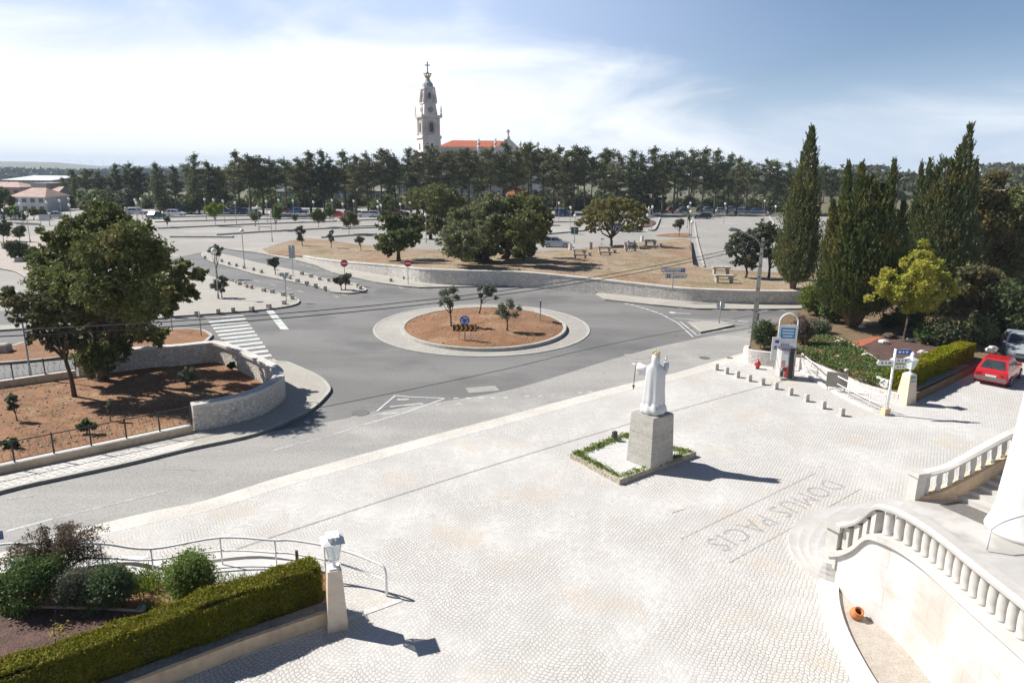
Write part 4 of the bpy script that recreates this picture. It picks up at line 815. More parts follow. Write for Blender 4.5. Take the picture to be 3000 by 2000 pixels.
for i, (x, y, c_, a) in enumerate(cars):
    if (x, y) == (2056, 641): lb = 'black hatchback driving across the empty right hand lot'
    elif x == 1848: lb = 'dark green car half hidden behind the umbrella oak'
    elif x == 1815: lb = 'silver car behind the trunk of the umbrella oak'
    else: lb = '%s car parked before the far trees, %s car from the left' % (c_, ordinal(i + 1))
    car(lb, paint(c_, CP[c_]), P(x, y, 0), a + .03, ('hatch', 'saloon', 'wagon')[i % 3], 4.2, 1.7, 1.45, 'cars parked along the far trees', detail=(i % 1 == 0))
# ================================================================== VEGETATION
oak = leafmat('oak leaf', (0.065, 0.082, 0.026), (0.190, 0.210, 0.068), 0.2, (0.24, 0.20, 0.07))
oakd = leafmat('dark oak leaf', (0.055, 0.078, 0.028), (0.150, 0.185, 0.062), 0.2)
olive = leafmat('grey green leaf', (0.081, 0.101, 0.061), (0.189, 0.209, 0.135), 0.2)
pinel = leafmat('pine needles', (0.040, 0.066, 0.022), (0.115, 0.150, 0.045), 0.12, (0.15, 0.14, 0.045))
pinel2 = leafmat('warm pine needles', (0.050, 0.068, 0.020), (0.150, 0.160, 0.045), 0.12, (0.19, 0.15, 0.055))
cyp = leafmat('cypress scales', (0.050, 0.082, 0.022), (0.160, 0.200, 0.048), 0.12, (0.28, 0.22, 0.06))
yell = leafmat('yellow leaf', (0.28, 0.30, 0.02), (0.58, 0.52, 0.04), 0.4, (0.20, 0.28, 0.02))
green = leafmat('fresh leaf', (0.075, 0.13, 0.016), (0.22, 0.30, 0.045), 0.3)
dgreen = leafmat('glossy dark leaf', (0.040, 0.075, 0.022), (0.12, 0.18, 0.052), 0.22)
hedgel = leafmat('box hedge leaf', (0.12, 0.125, 0.012), (0.31, 0.29, 0.026), 0.3, (0.30, 0.17, 0.035))
autumn = leafmat('autumn olive leaf', (0.095, 0.101, 0.027), (0.230, 0.203, 0.054), 0.25, (0.324, 0.230, 0.068))
redsh = leafmat('reddish shrub leaf', (0.12, 0.09, 0.06), (0.20, 0.15, 0.10), 0.2, (0.22, 0.12, 0.08))
trunkred = mk('red bark', (0.20, 0.12, 0.085), (0.10, 0.06, 0.045), 5, 0.95, bmp=0.6)

# the big holm oak over the corner garden
b = P(300, 1112, .12)
pxtree('holm_oak', 'huge dark holm oak overhanging the corner garden at the left', 'tree', b,
 [(225, 655, 52), (300, 642, 55), (355, 655, 48), (410, 690, 45), (160, 700, 50), (240, 735, 75), (330, 740, 85), (425, 755, 60), (130, 760, 50), (480, 770, 42), (540, 790, 38), (575, 810, 28), (150, 830, 62), (240, 840, 85), (345, 850, 95), (450, 850, 70), (520, 850, 42), (560, 860, 26), (120, 830, 40), (250, 930, 60), (330, 940, 75), (420, 935, 58), (490, 905, 42), (455, 985, 34), (300, 1020, 55), (350, 1010, 42), (270, 1060, 42), (300, 1085, 34), (400, 990, 30)], 105000, 0.075, oak, 0.30, seed=11, per=40, clump=0.17, shell=0.35, fork=.35, dy=2.0, ntr=12, fat=.97)
b = P(218, 1160, .12)
pxtree('holm_oak', 'slender leaning oak with a bare thin trunk before the huge oak', 'tree', b,
 [(20, 850, 26), (30, 875, 34), (70, 895, 44), (120, 905, 50), (165, 945, 45), (110, 960, 38), (190, 985, 42), (150, 1000, 34), (60, 930, 25), (225, 1010, 32), (205, 920, 40), (95, 990, 20)], 15000, 0.07, oak, 0.11, seed=12, per=30, clump=.18, shell=.3, fork=.5, dy=.6)
# oaks of the raised ground
pxtree('round_oak', 'round dark oak with a leaning trunk on the red bank', 'tree', on_berm(1168, 765), [(1130, 655, 34), (1175, 650, 36), (1210, 675, 32), (1150, 690, 42), (1195, 705, 30), (1105, 700, 22), (1125, 725, 26), (1215, 690, 24), (1180, 668, 40), (1140, 735, 16)], 16000, 0.14, oakd, .24, seed=13, fat=.98, dy=1.6, fork=.35)
pxtree('holm_oak', 'tall oak standing behind the round bushy pair on the car park', 'tree', P(1262, 700, 0), [(1225, 585, 36), (1270, 580, 42), (1320, 585, 38), (1355, 600, 32), (1240, 625, 36), (1290, 630, 45), (1340, 635, 40), (1225, 655, 22), (1270, 660, 34), (1310, 665, 30), (1370, 625, 25)], 17000, 0.17, oak, .3, seed=14, fat=.98, dy=.7)
pxtree('bushy_oak', 'left half of the big bushy oak pair above the long wall', 'tree', on_berm(1400, 768), [(1345, 650, 42), (1400, 625, 48), (1440, 610, 42), (1350, 700, 48), (1395, 690, 60), (1350, 735, 38), (1400, 740, 40), (1440, 670, 50), (1320, 680, 28), (1365, 760, 22), (1430, 740, 30)], 34000, 0.13, oak, .3, Yoff=-1.5, seed=15, fat=1.0, dy=2.2)
pxtree('bushy_oak', 'right half of the big bushy oak pair with the thick trunk', 'tree', on_berm(1478, 758), [(1470, 615, 42), (1520, 605, 42), (1560, 610, 38), (1590, 640, 34), (1480, 670, 52), (1540, 670, 52), (1590, 680, 36), (1500, 720, 40), (1550, 715, 36), (1600, 665, 25), (1535, 740, 24), (1450, 720, 32)], 34000, 0.13, oak, .38, Yoff=-1.5, seed=16, fat=1.0, dy=2.2)
pxtree('umbrella_oak', 'umbrella shaped oak with a forked crooked trunk by the picnic tables', 'tree', on_berm(1790, 722), [(1725, 625, 26), (1760, 600, 28), (1800, 595, 28), (1840, 600, 28), (1870, 620, 24), (1715, 650, 22), (1750, 640, 30), (1800, 635, 36), (1850, 640, 30), (1880, 645, 20), (1735, 668, 18), (1780, 665, 20), (1840, 662, 20), (1872, 662, 14)], 17000, 0.13, autumn, .22, seed=17, fat=.98, dy=1.8, squash=.75, fork=.25, ntr=9)
pxtree('olive_tree', 'grey green tree left of the concrete pole by the empty lot', 'tree', on_berm(2185, 812), [(2165, 700, 28), (2200, 690, 28), (2150, 730, 26), (2185, 735, 34), (2215, 720, 28), (2160, 765, 20), (2195, 770, 22), (2220, 755, 22), (2140, 710, 16)], 14000, 0.10, olive, .12, seed=18, dy=.6)
pxtree('olive_tree', 'grey green tree behind the concrete pole beside the tall cypress', 'tree', on_berm(2252, 815), [(2245, 670, 26), (2270, 690, 28), (2240, 710, 28), (2275, 740, 26), (2250, 750, 24), (2290, 770, 20), (2235, 690, 20)], 12000, 0.10, olive, .14, seed=19, dy=.6)
pxtree('dome_tree', 'broad dark dome shaped tree in front of the pines', 'tree', P(1870, 622, 0), [(1825, 570, 28), (1860, 555, 30), (1900, 555, 30), (1935, 572, 26), (1850, 590, 30), (1890, 590, 34), (1925, 598, 22), (1810, 590, 18)], 9000, 0.3, leafmat('dusk green leaf', (0.030, 0.042, 0.022), (0.07, 0.085, 0.042), .12), .3, seed=20, dy=.5)
for i, (x, y, w) in enumerate(((1040, 590, 22), (1220, 590, 20), (1450, 600, 0), (600, 600, 18), (560, 605, 15), (480, 600, 20))):
    if w: pxtree('broad_tree', 'small leafy tree at the edge of the pines, %s from the left' % ordinal([480, 560, 600, 1040, 1220].index(x) + 1), 'tree', P(x, 626, 0), [(x - w * .5, y, w * .7), (x + w * .5, y + 2, w * .7), (x, y - w * .5, w * .6), (x, y + w * .4, w * .7)], 2500, .3, oak, .15, seed=30 + i)
pxtree('dark_tree', 'dark tree with a crooked trunk at the far left edge by the white house', 'tree', P(12, 652, 0), [(5, 570, 22), (-15, 590, 25), (28, 580, 16), (35, 595, 12), (-5, 600, 18)], 5000, .2, oakd, .25, seed=41)
pxtree('light_tree', 'bright yellow green tree in front of the white house', 'tree', P(32, 645, 0), [(22, 618, 10), (38, 612, 10), (45, 624, 9), (28, 628, 10)], 2500, .18, green, .1, seed=42)
for i, (x, y, w) in enumerate(((70, 628, 16), (100, 622, 18), (125, 625, 14))): pxtree('shrub_tree', 'dull green shrub before the white house, %s from the left' % ordinal(i + 1), 'tree', P(x, 645, 0), [(x - 5, y, w * .7), (x + 6, y + 3, w * .7), (x, y - 4, w * .6)], 1800, .22, oak, .1, seed=50 + i)

# small trees of the car park, the pavements and the roundabout
def sapling(x, y, w, hh, bx, by, lb, leaf=oak, n=3500, ls=.075, r=.05, z=.13, seed=0, name='young_tree', lean=0.0, gr=None, squash=1.0):
    p = P(bx, by, z); q_ = random.Random(seed * 7 + 1); s = []
    for i in range(11):
        g = i * 2.4 + q_.random(); d = math.sqrt((i + .5) / 11); s.append((x + math.cos(g) * d * w * .46, y + math.sin(g) * d * hh * .46, min(w, hh) * q_.uniform(.12, .24)))
    return pxtree(name, lb, 'tree', p, s, n, ls, leaf, r, gr, seed=seed, clump=.42, per=12, shell=.2, fork=.35, ntr=9, sub=0)
G1 = 'small trees of the car park'
for i, a in enumerate(((56, 678, 36, 30, 59, 708, 'small round tree left of the first tall globe lamp'), (10, 668, 36, 50, 10, 706, 'small tree at the far left edge of the car park'), (46, 730, 62, 50, 48, 764, 'small spreading tree with a stone planter at its foot'), (90, 742, 46, 36, 88, 765, 'small tree just left of the huge oak'), (490, 642, 17, 14, 490, 668, 'tiny tree on the median right of the huge oak'), (628, 614, 46, 42, 631, 662, 'yellow green small tree on the middle medians'), (748, 634, 26, 24, 748, 664, 'little dark tree on the far median'), (812, 624, 38, 36, 808, 676, 'small tree on the second median behind the traffic island'), (865, 636, 17, 14, 865, 652, 'tiny bush like tree on the far median'), (932, 632, 40, 34, 934, 668, 'round small tree on the median left of the red car'), (966, 621, 30, 24, 967, 648, 'dark little tree beside the red cars'), (1024, 642, 46, 44, 1023, 688, 'reddish green small tree on the nearest median'), (1989, 656, 34, 24, 1990, 692, 'little round tree on the earth patch by the right lot'), (2020, 636, 10, 22, 2020, 662, 'thin yellow sapling beside the lamps of the right lot'))):
    sapling(*a, leaf=(green if 'yellow' in a[6] else (autumn if 'reddish' in a[6] else oakd)), seed=60 + i, n=2600 if a[2] < 40 else 4200, ls=.11, z=.0 if a[1] < 650 else .13, gr=G1)
G2 = 'young trees of the pavements'
for i, a in enumerate(((878, 682, 28, 46, 886, 718, 'slim young tree on the left end of the bank'), (970, 694, 17, 40, 971, 726, 'narrow young tree in the middle of the bank end'), (1053, 702, 24, 20, 1058, 736, 'little round headed tree on the bank, third of three'))):
    sapling(*a, leaf=olive, seed=80 + i, n=2200, ls=.08, z=.35, gr=G2)
for i, a in enumerate(((804, 768, 36, 26, 807, 804, 'young tree on the traffic island left of the tall sign'), (993, 822, 30, 26, 1000, 848, 'left of two young trees at the tip of the traffic island'), (1014, 815, 26, 30, 1012, 850, 'right of two young trees at the tip of the traffic island'), (644, 832, 44, 50, 650, 872, 'bushy young tree on the signed pavement'), (632, 732, 44, 32, 637, 812, 'tall thin young tree beside the lamp of the signed pavement'), (500, 900, 34, 20, 503, 925, 'thin young tree at the edge of the signed pavement by the huge oak'))):
    sapling(*a, leaf=olive, seed=90 + i, n=2600, ls=.065, gr=G2)
def soil_pt(bx, by): 
    p = P(bx, by, .4); return P(bx, by, island_z(p.x, p.y))
G3 = 'young trees of the roundabout'
for i, (lb, bx, by, s) in enumerate((('leftmost young tree on the roundabout soil', 1322, 956, [(1300, 858, 18), (1325, 850, 16), (1310, 880, 18), (1335, 872, 12), (1290, 885, 12), (1320, 895, 12)]), ('leaning young tree at the back of the roundabout soil', 1404, 918, [(1405, 845, 12), (1425, 845, 14), (1448, 848, 12), (1432, 862, 12), (1452, 872, 8), (1408, 862, 9)]), ('rightmost young tree on the roundabout soil', 1485, 968, [(1470, 895, 16), (1495, 892, 18), (1518, 905, 13), (1480, 915, 18), (1508, 920, 12), (1460, 912, 10)]))):
    t = pxtree('young_tree', lb, 'tree', soil_pt(bx, by), s, 2600, .05, olive, .06, G3, seed=100 + i, clump=.34, per=12, shell=.2, fork=.45, sub=3)
for i, (bx, by, x, y, w, h) in enumerate(((50, 1232, 34, 1178, 34, 50), (324, 1232, 322, 1186, 16, 40), (548, 1140, 550, 1100, 46, 52), (680, 1085, 678, 1070, 20, 18), (36, 1312, 28, 1300, 60, 28), (255, 1270, 255, 1248, 54, 34))):
    sapling(x, y, w, h, bx, by, ('sapling with a stake in the red soil by the front railing', 'tiny slim sapling in the middle of the red soil garden', 'young tree in the shade of the curved wall', 'little bush close under the curved wall', 'low green bush behind the front railing at the left edge', 'low scrubby bush behind the front railing')[i], leaf=olive if i < 3 else dgreen, n=1500, ls=.05, r=.03, z=.1, seed=110 + i, gr='saplings of the corner garden', name='sapling' if i < 3 else 'low_bush')

# tree belt: a few kinds of pine, copied
def pine(kind, seed):
    rng = np.random.default_rng(seed); t = thing('pine_tree', 'x', 'tree'); Hh = 15.0; C_ = []; m = MB()
    bend = rng.normal(size=2) * .25; tp = lambda z: np.array([bend[0] * math.sin(z / Hh * 3), bend[1] * math.sin(z / Hh * 2.4), z])
    m.tube([Vector(tp(z)) for z in np.linspace(-.2, Hh * .95, 8)], [.26, .22, .19, .16, .13, .10, .07, .03], 6)
    nb = (38, 31, 50, 40, 26)[kind]; z0 = (.36, .46, .24, .34, .50)[kind]; R0 = (2.9, 3.2, 2.6, 3.0, 3.4)[kind]
    for i in range(nb):
        f = z0 + (1 - z0) * ((i + rng.random()) / nb); g = rng.random() * 6.283 if i % 2 else (i * 2.4)
        s = (f - z0) / (1 - z0); prof = (math.sin((s * .82 + .18) * math.pi) ** .7 if kind in (1, 4) else (1 - s) ** .62 * min(1, .45 + s * 3.2)); ln = R0 * prof * rng.uniform(.55, 1.25) + .25
        b0 = tp(f * Hh); d = np.array([math.cos(g), math.sin(g), .22 + .3 * s]); e = b0 + d * ln
        m.tube([Vector(b0), Vector(b0 + d * ln * .5 - [0, 0, .1]), Vector(e)], [.05, .035, .012], 4, False)
        k = max(3, int(ln * 3.4))
        for q in range(k):
            u = .25 + .8 * (q + rng.random()) / k; c = b0 + d * ln * u + rng.normal(size=3) * .12; C_.append(c + rng.normal(size=(20, 3)) * np.array([.32, .32, .20]))
    C_.append(np.array([tp(Hh)]) + rng.normal(size=(40, 3)) * [.16, .16, .5])
    leaves('crown', np.concatenate(C_), .17, pinel if kind % 2 == 0 else pinel2, rng, parent=t, flat=.3, elong=1.25, wid=.55); m.build('trunk', BARK, t, smooth=True); return t
KN = ['spiky', 'flat topped', 'dense', 'layered', 'umbrella shaped']
pines = [pine(k, 200 + k) for k in range(5)]
tops = [(222, 500), (262, 498), (300, 505), (350, 484), (392, 482), (420, 492), (470, 482), (520, 490), (585, 456), (618, 478), (652, 492), (705, 447), (735, 458), (772, 466), (800, 470), (842, 470), (880, 468), (912, 449), (950, 446), (975, 470), (1014, 447), (1045, 460), (1080, 452), (1122, 441), (1160, 462), (1205, 439), (1225, 455), (1256, 433), (1290, 462), (1326, 447), (1371, 440), (1400, 455), (1441, 438), (1480, 422), (1512, 446), (1550, 424), (1594, 440), (1632, 435), (1655, 452), (1679, 433), (1715, 448), (1767, 440), (1805, 452), (1843, 445), (1870, 455), (1909, 437), (1940, 455), (1971, 446), (2015, 444), (2054, 440), (2092, 443), (2130, 455), (2156, 465), (2185, 476), (2232, 471), (2262, 476), (2300, 480), (2335, 484), (2400, 488), (2430, 498)]
rr = random.Random(4); items = []
for i, (x, y) in enumerate(tops): items.append((x, y, 622 + (rr.random() * 10 if 440 < x < 2260 else 0) - (18 if x < 440 else 0), 'front'))
for i in range(62):
    x = 190 + i * 36.5 + rr.uniform(-10, 10); y = float(np.interp(x, [a for a, _ in tops], [b for _, b in tops])) + rr.uniform(14, 44); items.append((x, y, rr.uniform(592, 612), 'back'))
items.sort(); nf = nb_ = 0
for i, (x, y, by, row) in enumerate(items):
    k = rr.choice((0, 2, 3, 1, 3, 4, 1, 2)) if row == 'front' else rr.choice((1, 3, 0, 4)); b = P(x, by, 0); b.z = -.1; h = height_to(b, y)
    if row == 'front': nf += 1; num = nf
    else: nb_ += 1; num = nb_
    lb = '%s pine in the %s row of the far belt, %s from left' % (KN[k], row, ordinal(num)); s = h / 15.0; w = s * rr.uniform(1.0, 1.35) if h < 24 else s
    c = copy_tree(pines[k], None, lb, b, rr.random() * 6.28, (w, w, s)); c['group'] = 'pines of the far tree belt'
for t in pines:
    for ch in list(t.children): bpy.data.objects.remove(ch)
    bpy.data.objects.remove(t)
# undergrowth beneath the belt
rng = np.random.default_rng(9); t = thing('undergrowth_bush', 'x', 'bush'); leaves('foliage', crown_points([(0, 0, 1.1, 1.5), (1.6, .3, .9, 1.2), (-1.5, -.2, .9, 1.3), (.4, .5, 2.0, 1.0)], 2600, rng, .3, 14, .9, .4), .26, oakd, rng, parent=t)
for i in range(46):
    x = 235 + i * 46 + rr.uniform(-14, 14); b = P(x, rr.uniform(602, 620), 0); b.z = -.1
    copy_tree(t, None, 'dark bush under the far pines, %s from the left' % ordinal(i + 1), b, rr.random() * 6, rr.uniform(.9, 1.7))['group'] = 'bushes under the far pines'
for ch in list(t.children): bpy.data.objects.remove(ch)
bpy.data.objects.remove(t)

# far woods and hills with trees: uncountable masses
def far_wood(name, spots, n, size, mat, rng, spread):
    P_ = []
    for x, y, h, r in spots:
        z = terr(x, y); P_.append(np.array([x, y, z]) + np.column_stack([rng.normal(size=n) * r, rng.normal(size=n) * r, rng.random(n) ** .7 * h]))
    o = leaves(name, np.concatenate(P_), size, mat, rng); o['kind'] = 'stuff'; return o
rng = np.random.default_rng(10); sp = []
for i in range(240):
    az = rad(rng.uniform(-46, -4)); r = rng.uniform(1050, 1650); sp.append((r * math.sin(az), r * math.cos(az), rng.uniform(17, 24), rng.uniform(12, 24)))
far_wood('distant_wood', sp, 260, 3.2, leafmat('haze blue leaf', (0.03, 0.05, 0.045), (0.06, 0.085, 0.08), .05), rng, 1)  # leaf colour made bluish to stand in for distance haze
sp = []
for i in range(150):
    az = rad(rng.uniform(15, 50)); r = rng.uniform(300, 720); sp.append((r * math.sin(az), r * math.cos(az), rng.uniform(4, 9), rng.uniform(5, 10)))
far_wood('hillside_scrub', sp, 160, 1.2, leafmat('hill leaf', (0.05, 0.06, 0.025), (0.10, 0.11, 0.045), .05), rng, 1)

# ---- cypresses of the right garden
def spindles(name, lb, base, sps, n, mat, r0, seed, size=.07, trunkpx=None, up=1.0):
    """upright plumes: (foot px, tip px, radius px, depth offset m)"""
    rng = np.random.default_rng(seed); base = Vector(base); t = thing(name, lb, 'tree', base); C_ = []; D_ = []; tot = sum(a[4] * math.hypot(a[2] - a[0], a[3] - a[1]) for a in sps); m = MB()
    for (x0, y0, x1, y1, rp, dy) in sps:
        A = Q(x0, y0, base.y + dy) - base; B = Q(x1, y1, base.y + dy) - base; r = rp * mpp(Q((x0 + x1) / 2, (y0 + y1) / 2, base.y)); ax = np.array(B - A); ln = np.linalg.norm(ax); axn = ax / ln
        k = int(n * rp * math.hypot(x1 - x0, y1 - y0) / tot / 14); s = rng.random(k) ** 1.15
        R_ = r * np.minimum(1, (s * 5 + .35)) * (1 - s) ** (1.0 if rp < 50 else (.55 if rp >= 90 else (.66 if rp >= 64 else .84))) * 1.16
        g = rng.random(k) * 6.283; rad_ = R_ * (.55 + .5 * rng.random(k) ** .5)
        c = np.array(A) + ax * s[:, None] + np.column_stack([np.cos(g) * rad_, np.sin(g) * rad_, np.zeros(k)])
        outd = np.column_stack([np.cos(g), np.sin(g), np.zeros(k)]) * .42 + axn * up; outd /= np.linalg.norm(outd, axis=1)[:, None]
        ext = np.where(rng.random(k) < .16, rng.uniform(1.6, 2.6, k), rng.uniform(.6, 1.2, k)); u = np.tile(np.linspace(-.1, 1.0, 14), k)[:, None] * np.repeat(R_ * .40 * ext + .18 * ext, 14)[:, None]; C_.append(np.repeat(c, 14, 0) + np.repeat(outd, 14, 0) * u + rng.normal(size=(k * 14, 3)) * .034 * (1.35 - np.tile(np.linspace(0, 1, 14), k))[:, None] * (1 + 1.0 * np.repeat(R_, 14)[:, None])); D_.append(np.repeat(outd, 14, 0))
        m.tube([Vector((0, 0, -.2)), Vector((A.x * .3, A.y * .3, A.z * .4 + .2)), A, A.lerp(B, .5), B - (B - A) * .05], [r0, r0 * .9, r0 * .6, r0 * .3, .02], 7)
    leaves('crown', np.concatenate(C_), size, mat, rng, dirs=np.concatenate(D_), elong=1.5, parent=t, wid=.5); m.build('trunk', trunkred, t, smooth=True); return t
spindles('cypress', 'tall narrow cypress standing alone right of the concrete pole', on_berm(2322, 846), [(2325, 826, 2380, 372, 60, 0), (2345, 800, 2390, 470, 36, .4), (2310, 810, 2345, 520, 38, -.3), (2330, 825, 2372, 560, 52, -.5)], 46000, cyp, .22, 301)
spindles('cypress', 'broad many tipped cypress behind the yellow tree', P(2498, 957, .6), [(2460, 890, 2486, 478, 44, 0), (2500, 900, 2526, 482, 48, .3), (2545, 870, 2622, 474, 46, .5), (2440, 900, 2440, 590, 46, -.3), (2540, 905, 2590, 545, 66, 0), (2490, 920, 2510, 560, 72, -.6), (2600, 860, 2650, 590, 42, .5), (2470, 910, 2470, 640, 60, -1.0), (2560, 900, 2570, 640, 70, -.8), (2530, 915, 2545, 525, 92, .2)], 125000, cyp, .3, 302)
spindles('cypress', 'tallest leaning cypress at the right behind the yellow tree', P(2720, 935, .6) + Vector((0, 3, 0)), [(2690, 900, 2725, 468, 46, 0), (2680, 880, 2700, 480, 38, .4), (2740, 900, 2845, 368, 58, 0), (2780, 880, 2815, 430, 56, .4), (2810, 860, 2862, 470, 40, .6), (2700, 930, 2745, 540, 84, -.6), (2780, 920, 2810, 520, 76, -.4), (2660, 890, 2680, 600, 52, 0), (2740, 930, 2760, 600, 90, -1.0), (2820, 900, 2840, 600, 42, .4), (2745, 930, 2775, 470, 92, .3)], 135000, cyp, .34, 303)
pxtree('maple_tree', 'bright yellow autumn tree in the mulch garden', 'tree', P(2648, 995, .6), [(2708, 715, 20), (2690, 750, 24), (2725, 745, 22), (2650, 775, 24), (2700, 790, 34), (2745, 780, 26), (2605, 800, 26), (2650, 820, 36), (2710, 835, 36), (2765, 815, 26), (2585, 845, 26), (2630, 865, 34), (2690, 880, 34), (2745, 865, 30), (2790, 850, 20), (2560, 825, 14), (2660, 905, 24), (2545, 870, 14), (2720, 900, 22)], 17000, .08, yell, .10, seed=305, clump=.26, per=20, shell=.3, fork=.45, dy=.8, ntr=10)
for i, (bx, by, lobes, lf, n, lb) in enumerate((
  (2900, 900, [(2880, 560, 40), (2915, 530, 34), (2930, 590, 46), (2870, 620, 46), (2925, 660, 55), (2880, 700, 50), (2950, 720, 50), (2895, 770, 48), (2860, 570, 26)], autumn, 26000, 'olive green broad tree right of the tallest cypress'),
  (3010, 900, [(2985, 580, 44), (3010, 640, 50), (2980, 690, 40), (3020, 730, 55), (2975, 780, 44), (3010, 830, 50), (2960, 620, 30), (3060, 620, 70)], oak, 24000, 'leafy tree cut by the right edge of the view'),
  (2880, 960, [(2850, 800, 46), (2900, 820, 46), (2870, 860, 52), (2930, 860, 46), (2835, 850, 30), (2810, 880, 30), (2960, 900, 44), (2900, 920, 40)], autumn, 22000, 'brownish bushy tree behind the far end of the right hedge'),
  (2990, 990, [(2960, 870, 40), (3000, 880, 50), (2930, 930, 40), (2980, 940, 40), (2890, 950, 34), (3040, 900, 60)], oakd, 18000, 'dark shrubby tree behind the silver saloon'))):
    pxtree('garden_tree', lb, 'tree', P(bx, by, .6), lobes, n, .11, lf, .2, seed=310 + i, clump=.3, per=20, shell=.4, dy=.7)
def bush(name, lb, x, y, w, h, by, leaf, n, ls, z=.6, seed=0, cat='bush', zz=None, squash=None):
    b = P(x, by, z); s = [(x - w * .22, y + h * .08, w * .26), (x + w * .22, y + h * .08, w * .26), (x, y - h * .16, w * .30), (x, y + h * .18, w * .32), (x - w * .1, y - h * .02, w * .34), (x + w * .14, y - h * .08, w * .26)]
    rng = np.random.default_rng(seed); t = thing(name, lb, cat, b); lb_ = []
    for l in s:
        q = Q(l[0], l[1], b.y); r = l[2] * mpp(q); q = q - b; lb_.append((q.x, rng.uniform(-.5, .5) * r, max(q.z, r * .5), r))
    leaves('foliage', crown_points(lb_, n, rng, .26, 18, min(1.25, max(.7, h / w)), .5), ls, leaf, rng, parent=t)
    m = MB(); 
    for l in lb_[:5]: m.tube([(0, 0, -.05), (l[0] * .4, l[1] * .4, l[2] * .5), (l[0], l[1], l[2])], [.03, .022, .008], 5)
    m.build('stem', BARK, t); return t
bush('bush', 'bright green rounded bush at the end of the long wall', 2392, 872, 84, 92, 925, green, 9000, .07, seed=321)
bush('bush', 'dark glossy bush beside the concrete pole', 2240, 975, 66, 80, 1016, dgreen, 8000, .055, .85, seed=322)
bush('bush', 'dark green bush below the bright bush at the wall end', 2440, 905, 70, 70, 945, dgreen, 7000, .07, seed=323)
bush('bush', 'dry brownish wispy bush behind the arched sign', 2352, 965, 64, 90, 1012, redsh, 3500, .05, seed=324)
bush('bush', 'grey green low bush above the ivy slope', 2400, 955, 66, 40, 980, olive, 4000, .05, seed=325)
bush('bush', 'small round conifer bush on a short stem by the right hedge', 2715, 975, 58, 58, 1008, dgreen, 7000, .05, seed=326)
bush('bush', 'dark low bush right of the cypress trunk', 2600, 940, 40, 40, 962, dgreen, 3500, .06, seed=327)
bush('bush', 'dark bush in the shade behind the mulch bed', 2770, 975, 110, 70, 1012, oakd, 9000, .08, seed=328)
bush('bush', 'dark undergrowth bush beneath the tallest cypress', 2660, 925, 90, 60, 958, oakd, 7000, .08, seed=329)
bush('bush', 'dark bush beside the far end of the right hedge', 2870, 965, 90, 70, 1000, oakd, 8000, .08, seed=330)

# weeds, dry grass and stones scattered over the bare ground
dry = leafmat('dry grass', (0.20, 0.17, 0.07), (0.34, 0.28, 0.14), .2); rng = np.random.default_rng(77)
def scatter(name, spots, n, sp, size, mat, hgt=.05, wid=.25):
    C_ = [np.array(q) + rng.normal(size=(n, 3)) * [sp, sp, hgt * .5] + [0, 0, hgt] for q in spots]; o = leaves(name, np.concatenate(C_), size, mat, rng, elong=1.5, wid=wid); o['kind'] = 'stuff'
def in_px(n, x0, x1, y0, y1, zf, ok=lambda x, y: True):
    res = []
    while len(res) < n:
        x, y = rng.uniform(x0, x1), rng.uniform(y0, y1)
        if ok(x, y): res.append(zf(x, y))
    return res
wtop = lambda x: np.interp(x, [a[0] for a in wc], [a[1] for a in wc])
sp = in_px(1100, 900, 2230, 715, 835, on_berm, lambda x, y: y < wtop(x) - 5 and y > 735 and math.sin(x * .013) * math.sin(y * .09 + x * .01) > -.3)
scatter('dry_grass', sp[:700], 16, .22, .035, dry); scatter('dry_grass', sp[700:], 14, .2, .035, autumn)
gok = lambda x, y: y > 1125 + max(0, x - 300) * -.12 and y < 1340 - x * .19
sp = in_px(260, 0, 700, 1080, 1340, lambda x, y: P(x, y, .1), gok); scatter('garden_weeds', sp[:150], 14, .14, .03, dry); scatter('garden_weeds', sp[150:], 14, .12, .035, olive)
sp = [Vector((icx + ri * .93 * math.sqrt(a) * math.cos(g), icy + riy * .93 * math.sqrt(a) * math.sin(g), 0)) for a, g in zip(rng.random(110), rng.random(110) * 6.28)]
for q in sp: q.z = island_z(q.x, q.y)
scatter('island_weeds', sp, 12, .16, .03, dry)
sm = MB()
for i in range(900):
    k_ = i % 3
    if k_ == 0: q = in_px(1, 900, 2300, 725, 840, on_berm, lambda x, y: y < wtop(x) - 4)[0]
    elif k_ == 1: q = in_px(1, 0, 700, 1080, 1340, lambda x, y: P(x, y, .1), gok)[0]
    else: g = rng.random() * 6.28; a = math.sqrt(rng.random()) * .93; q = Vector((icx + ri * a * math.cos(g), icy + riy * a * math.sin(g), 0)); q.z = island_z(q.x, q.y)
    r = rng.uniform(.02, .07); sm.lathe([(r * .6, -.01), (r, r * .3), (r * .5, r * .8)], tuple(q), 5, sx=rng.uniform(.7, 1.2), rot=rng.random() * 3)
o = sm.build('loose_stones', mk('loose stone', (0.42, 0.36, 0.29), (0.30, 0.22, 0.16), 1, .9)); o['kind'] = 'stuff'
# ================================================================== STATUE
sc_ = P(1903, 1352, .02)
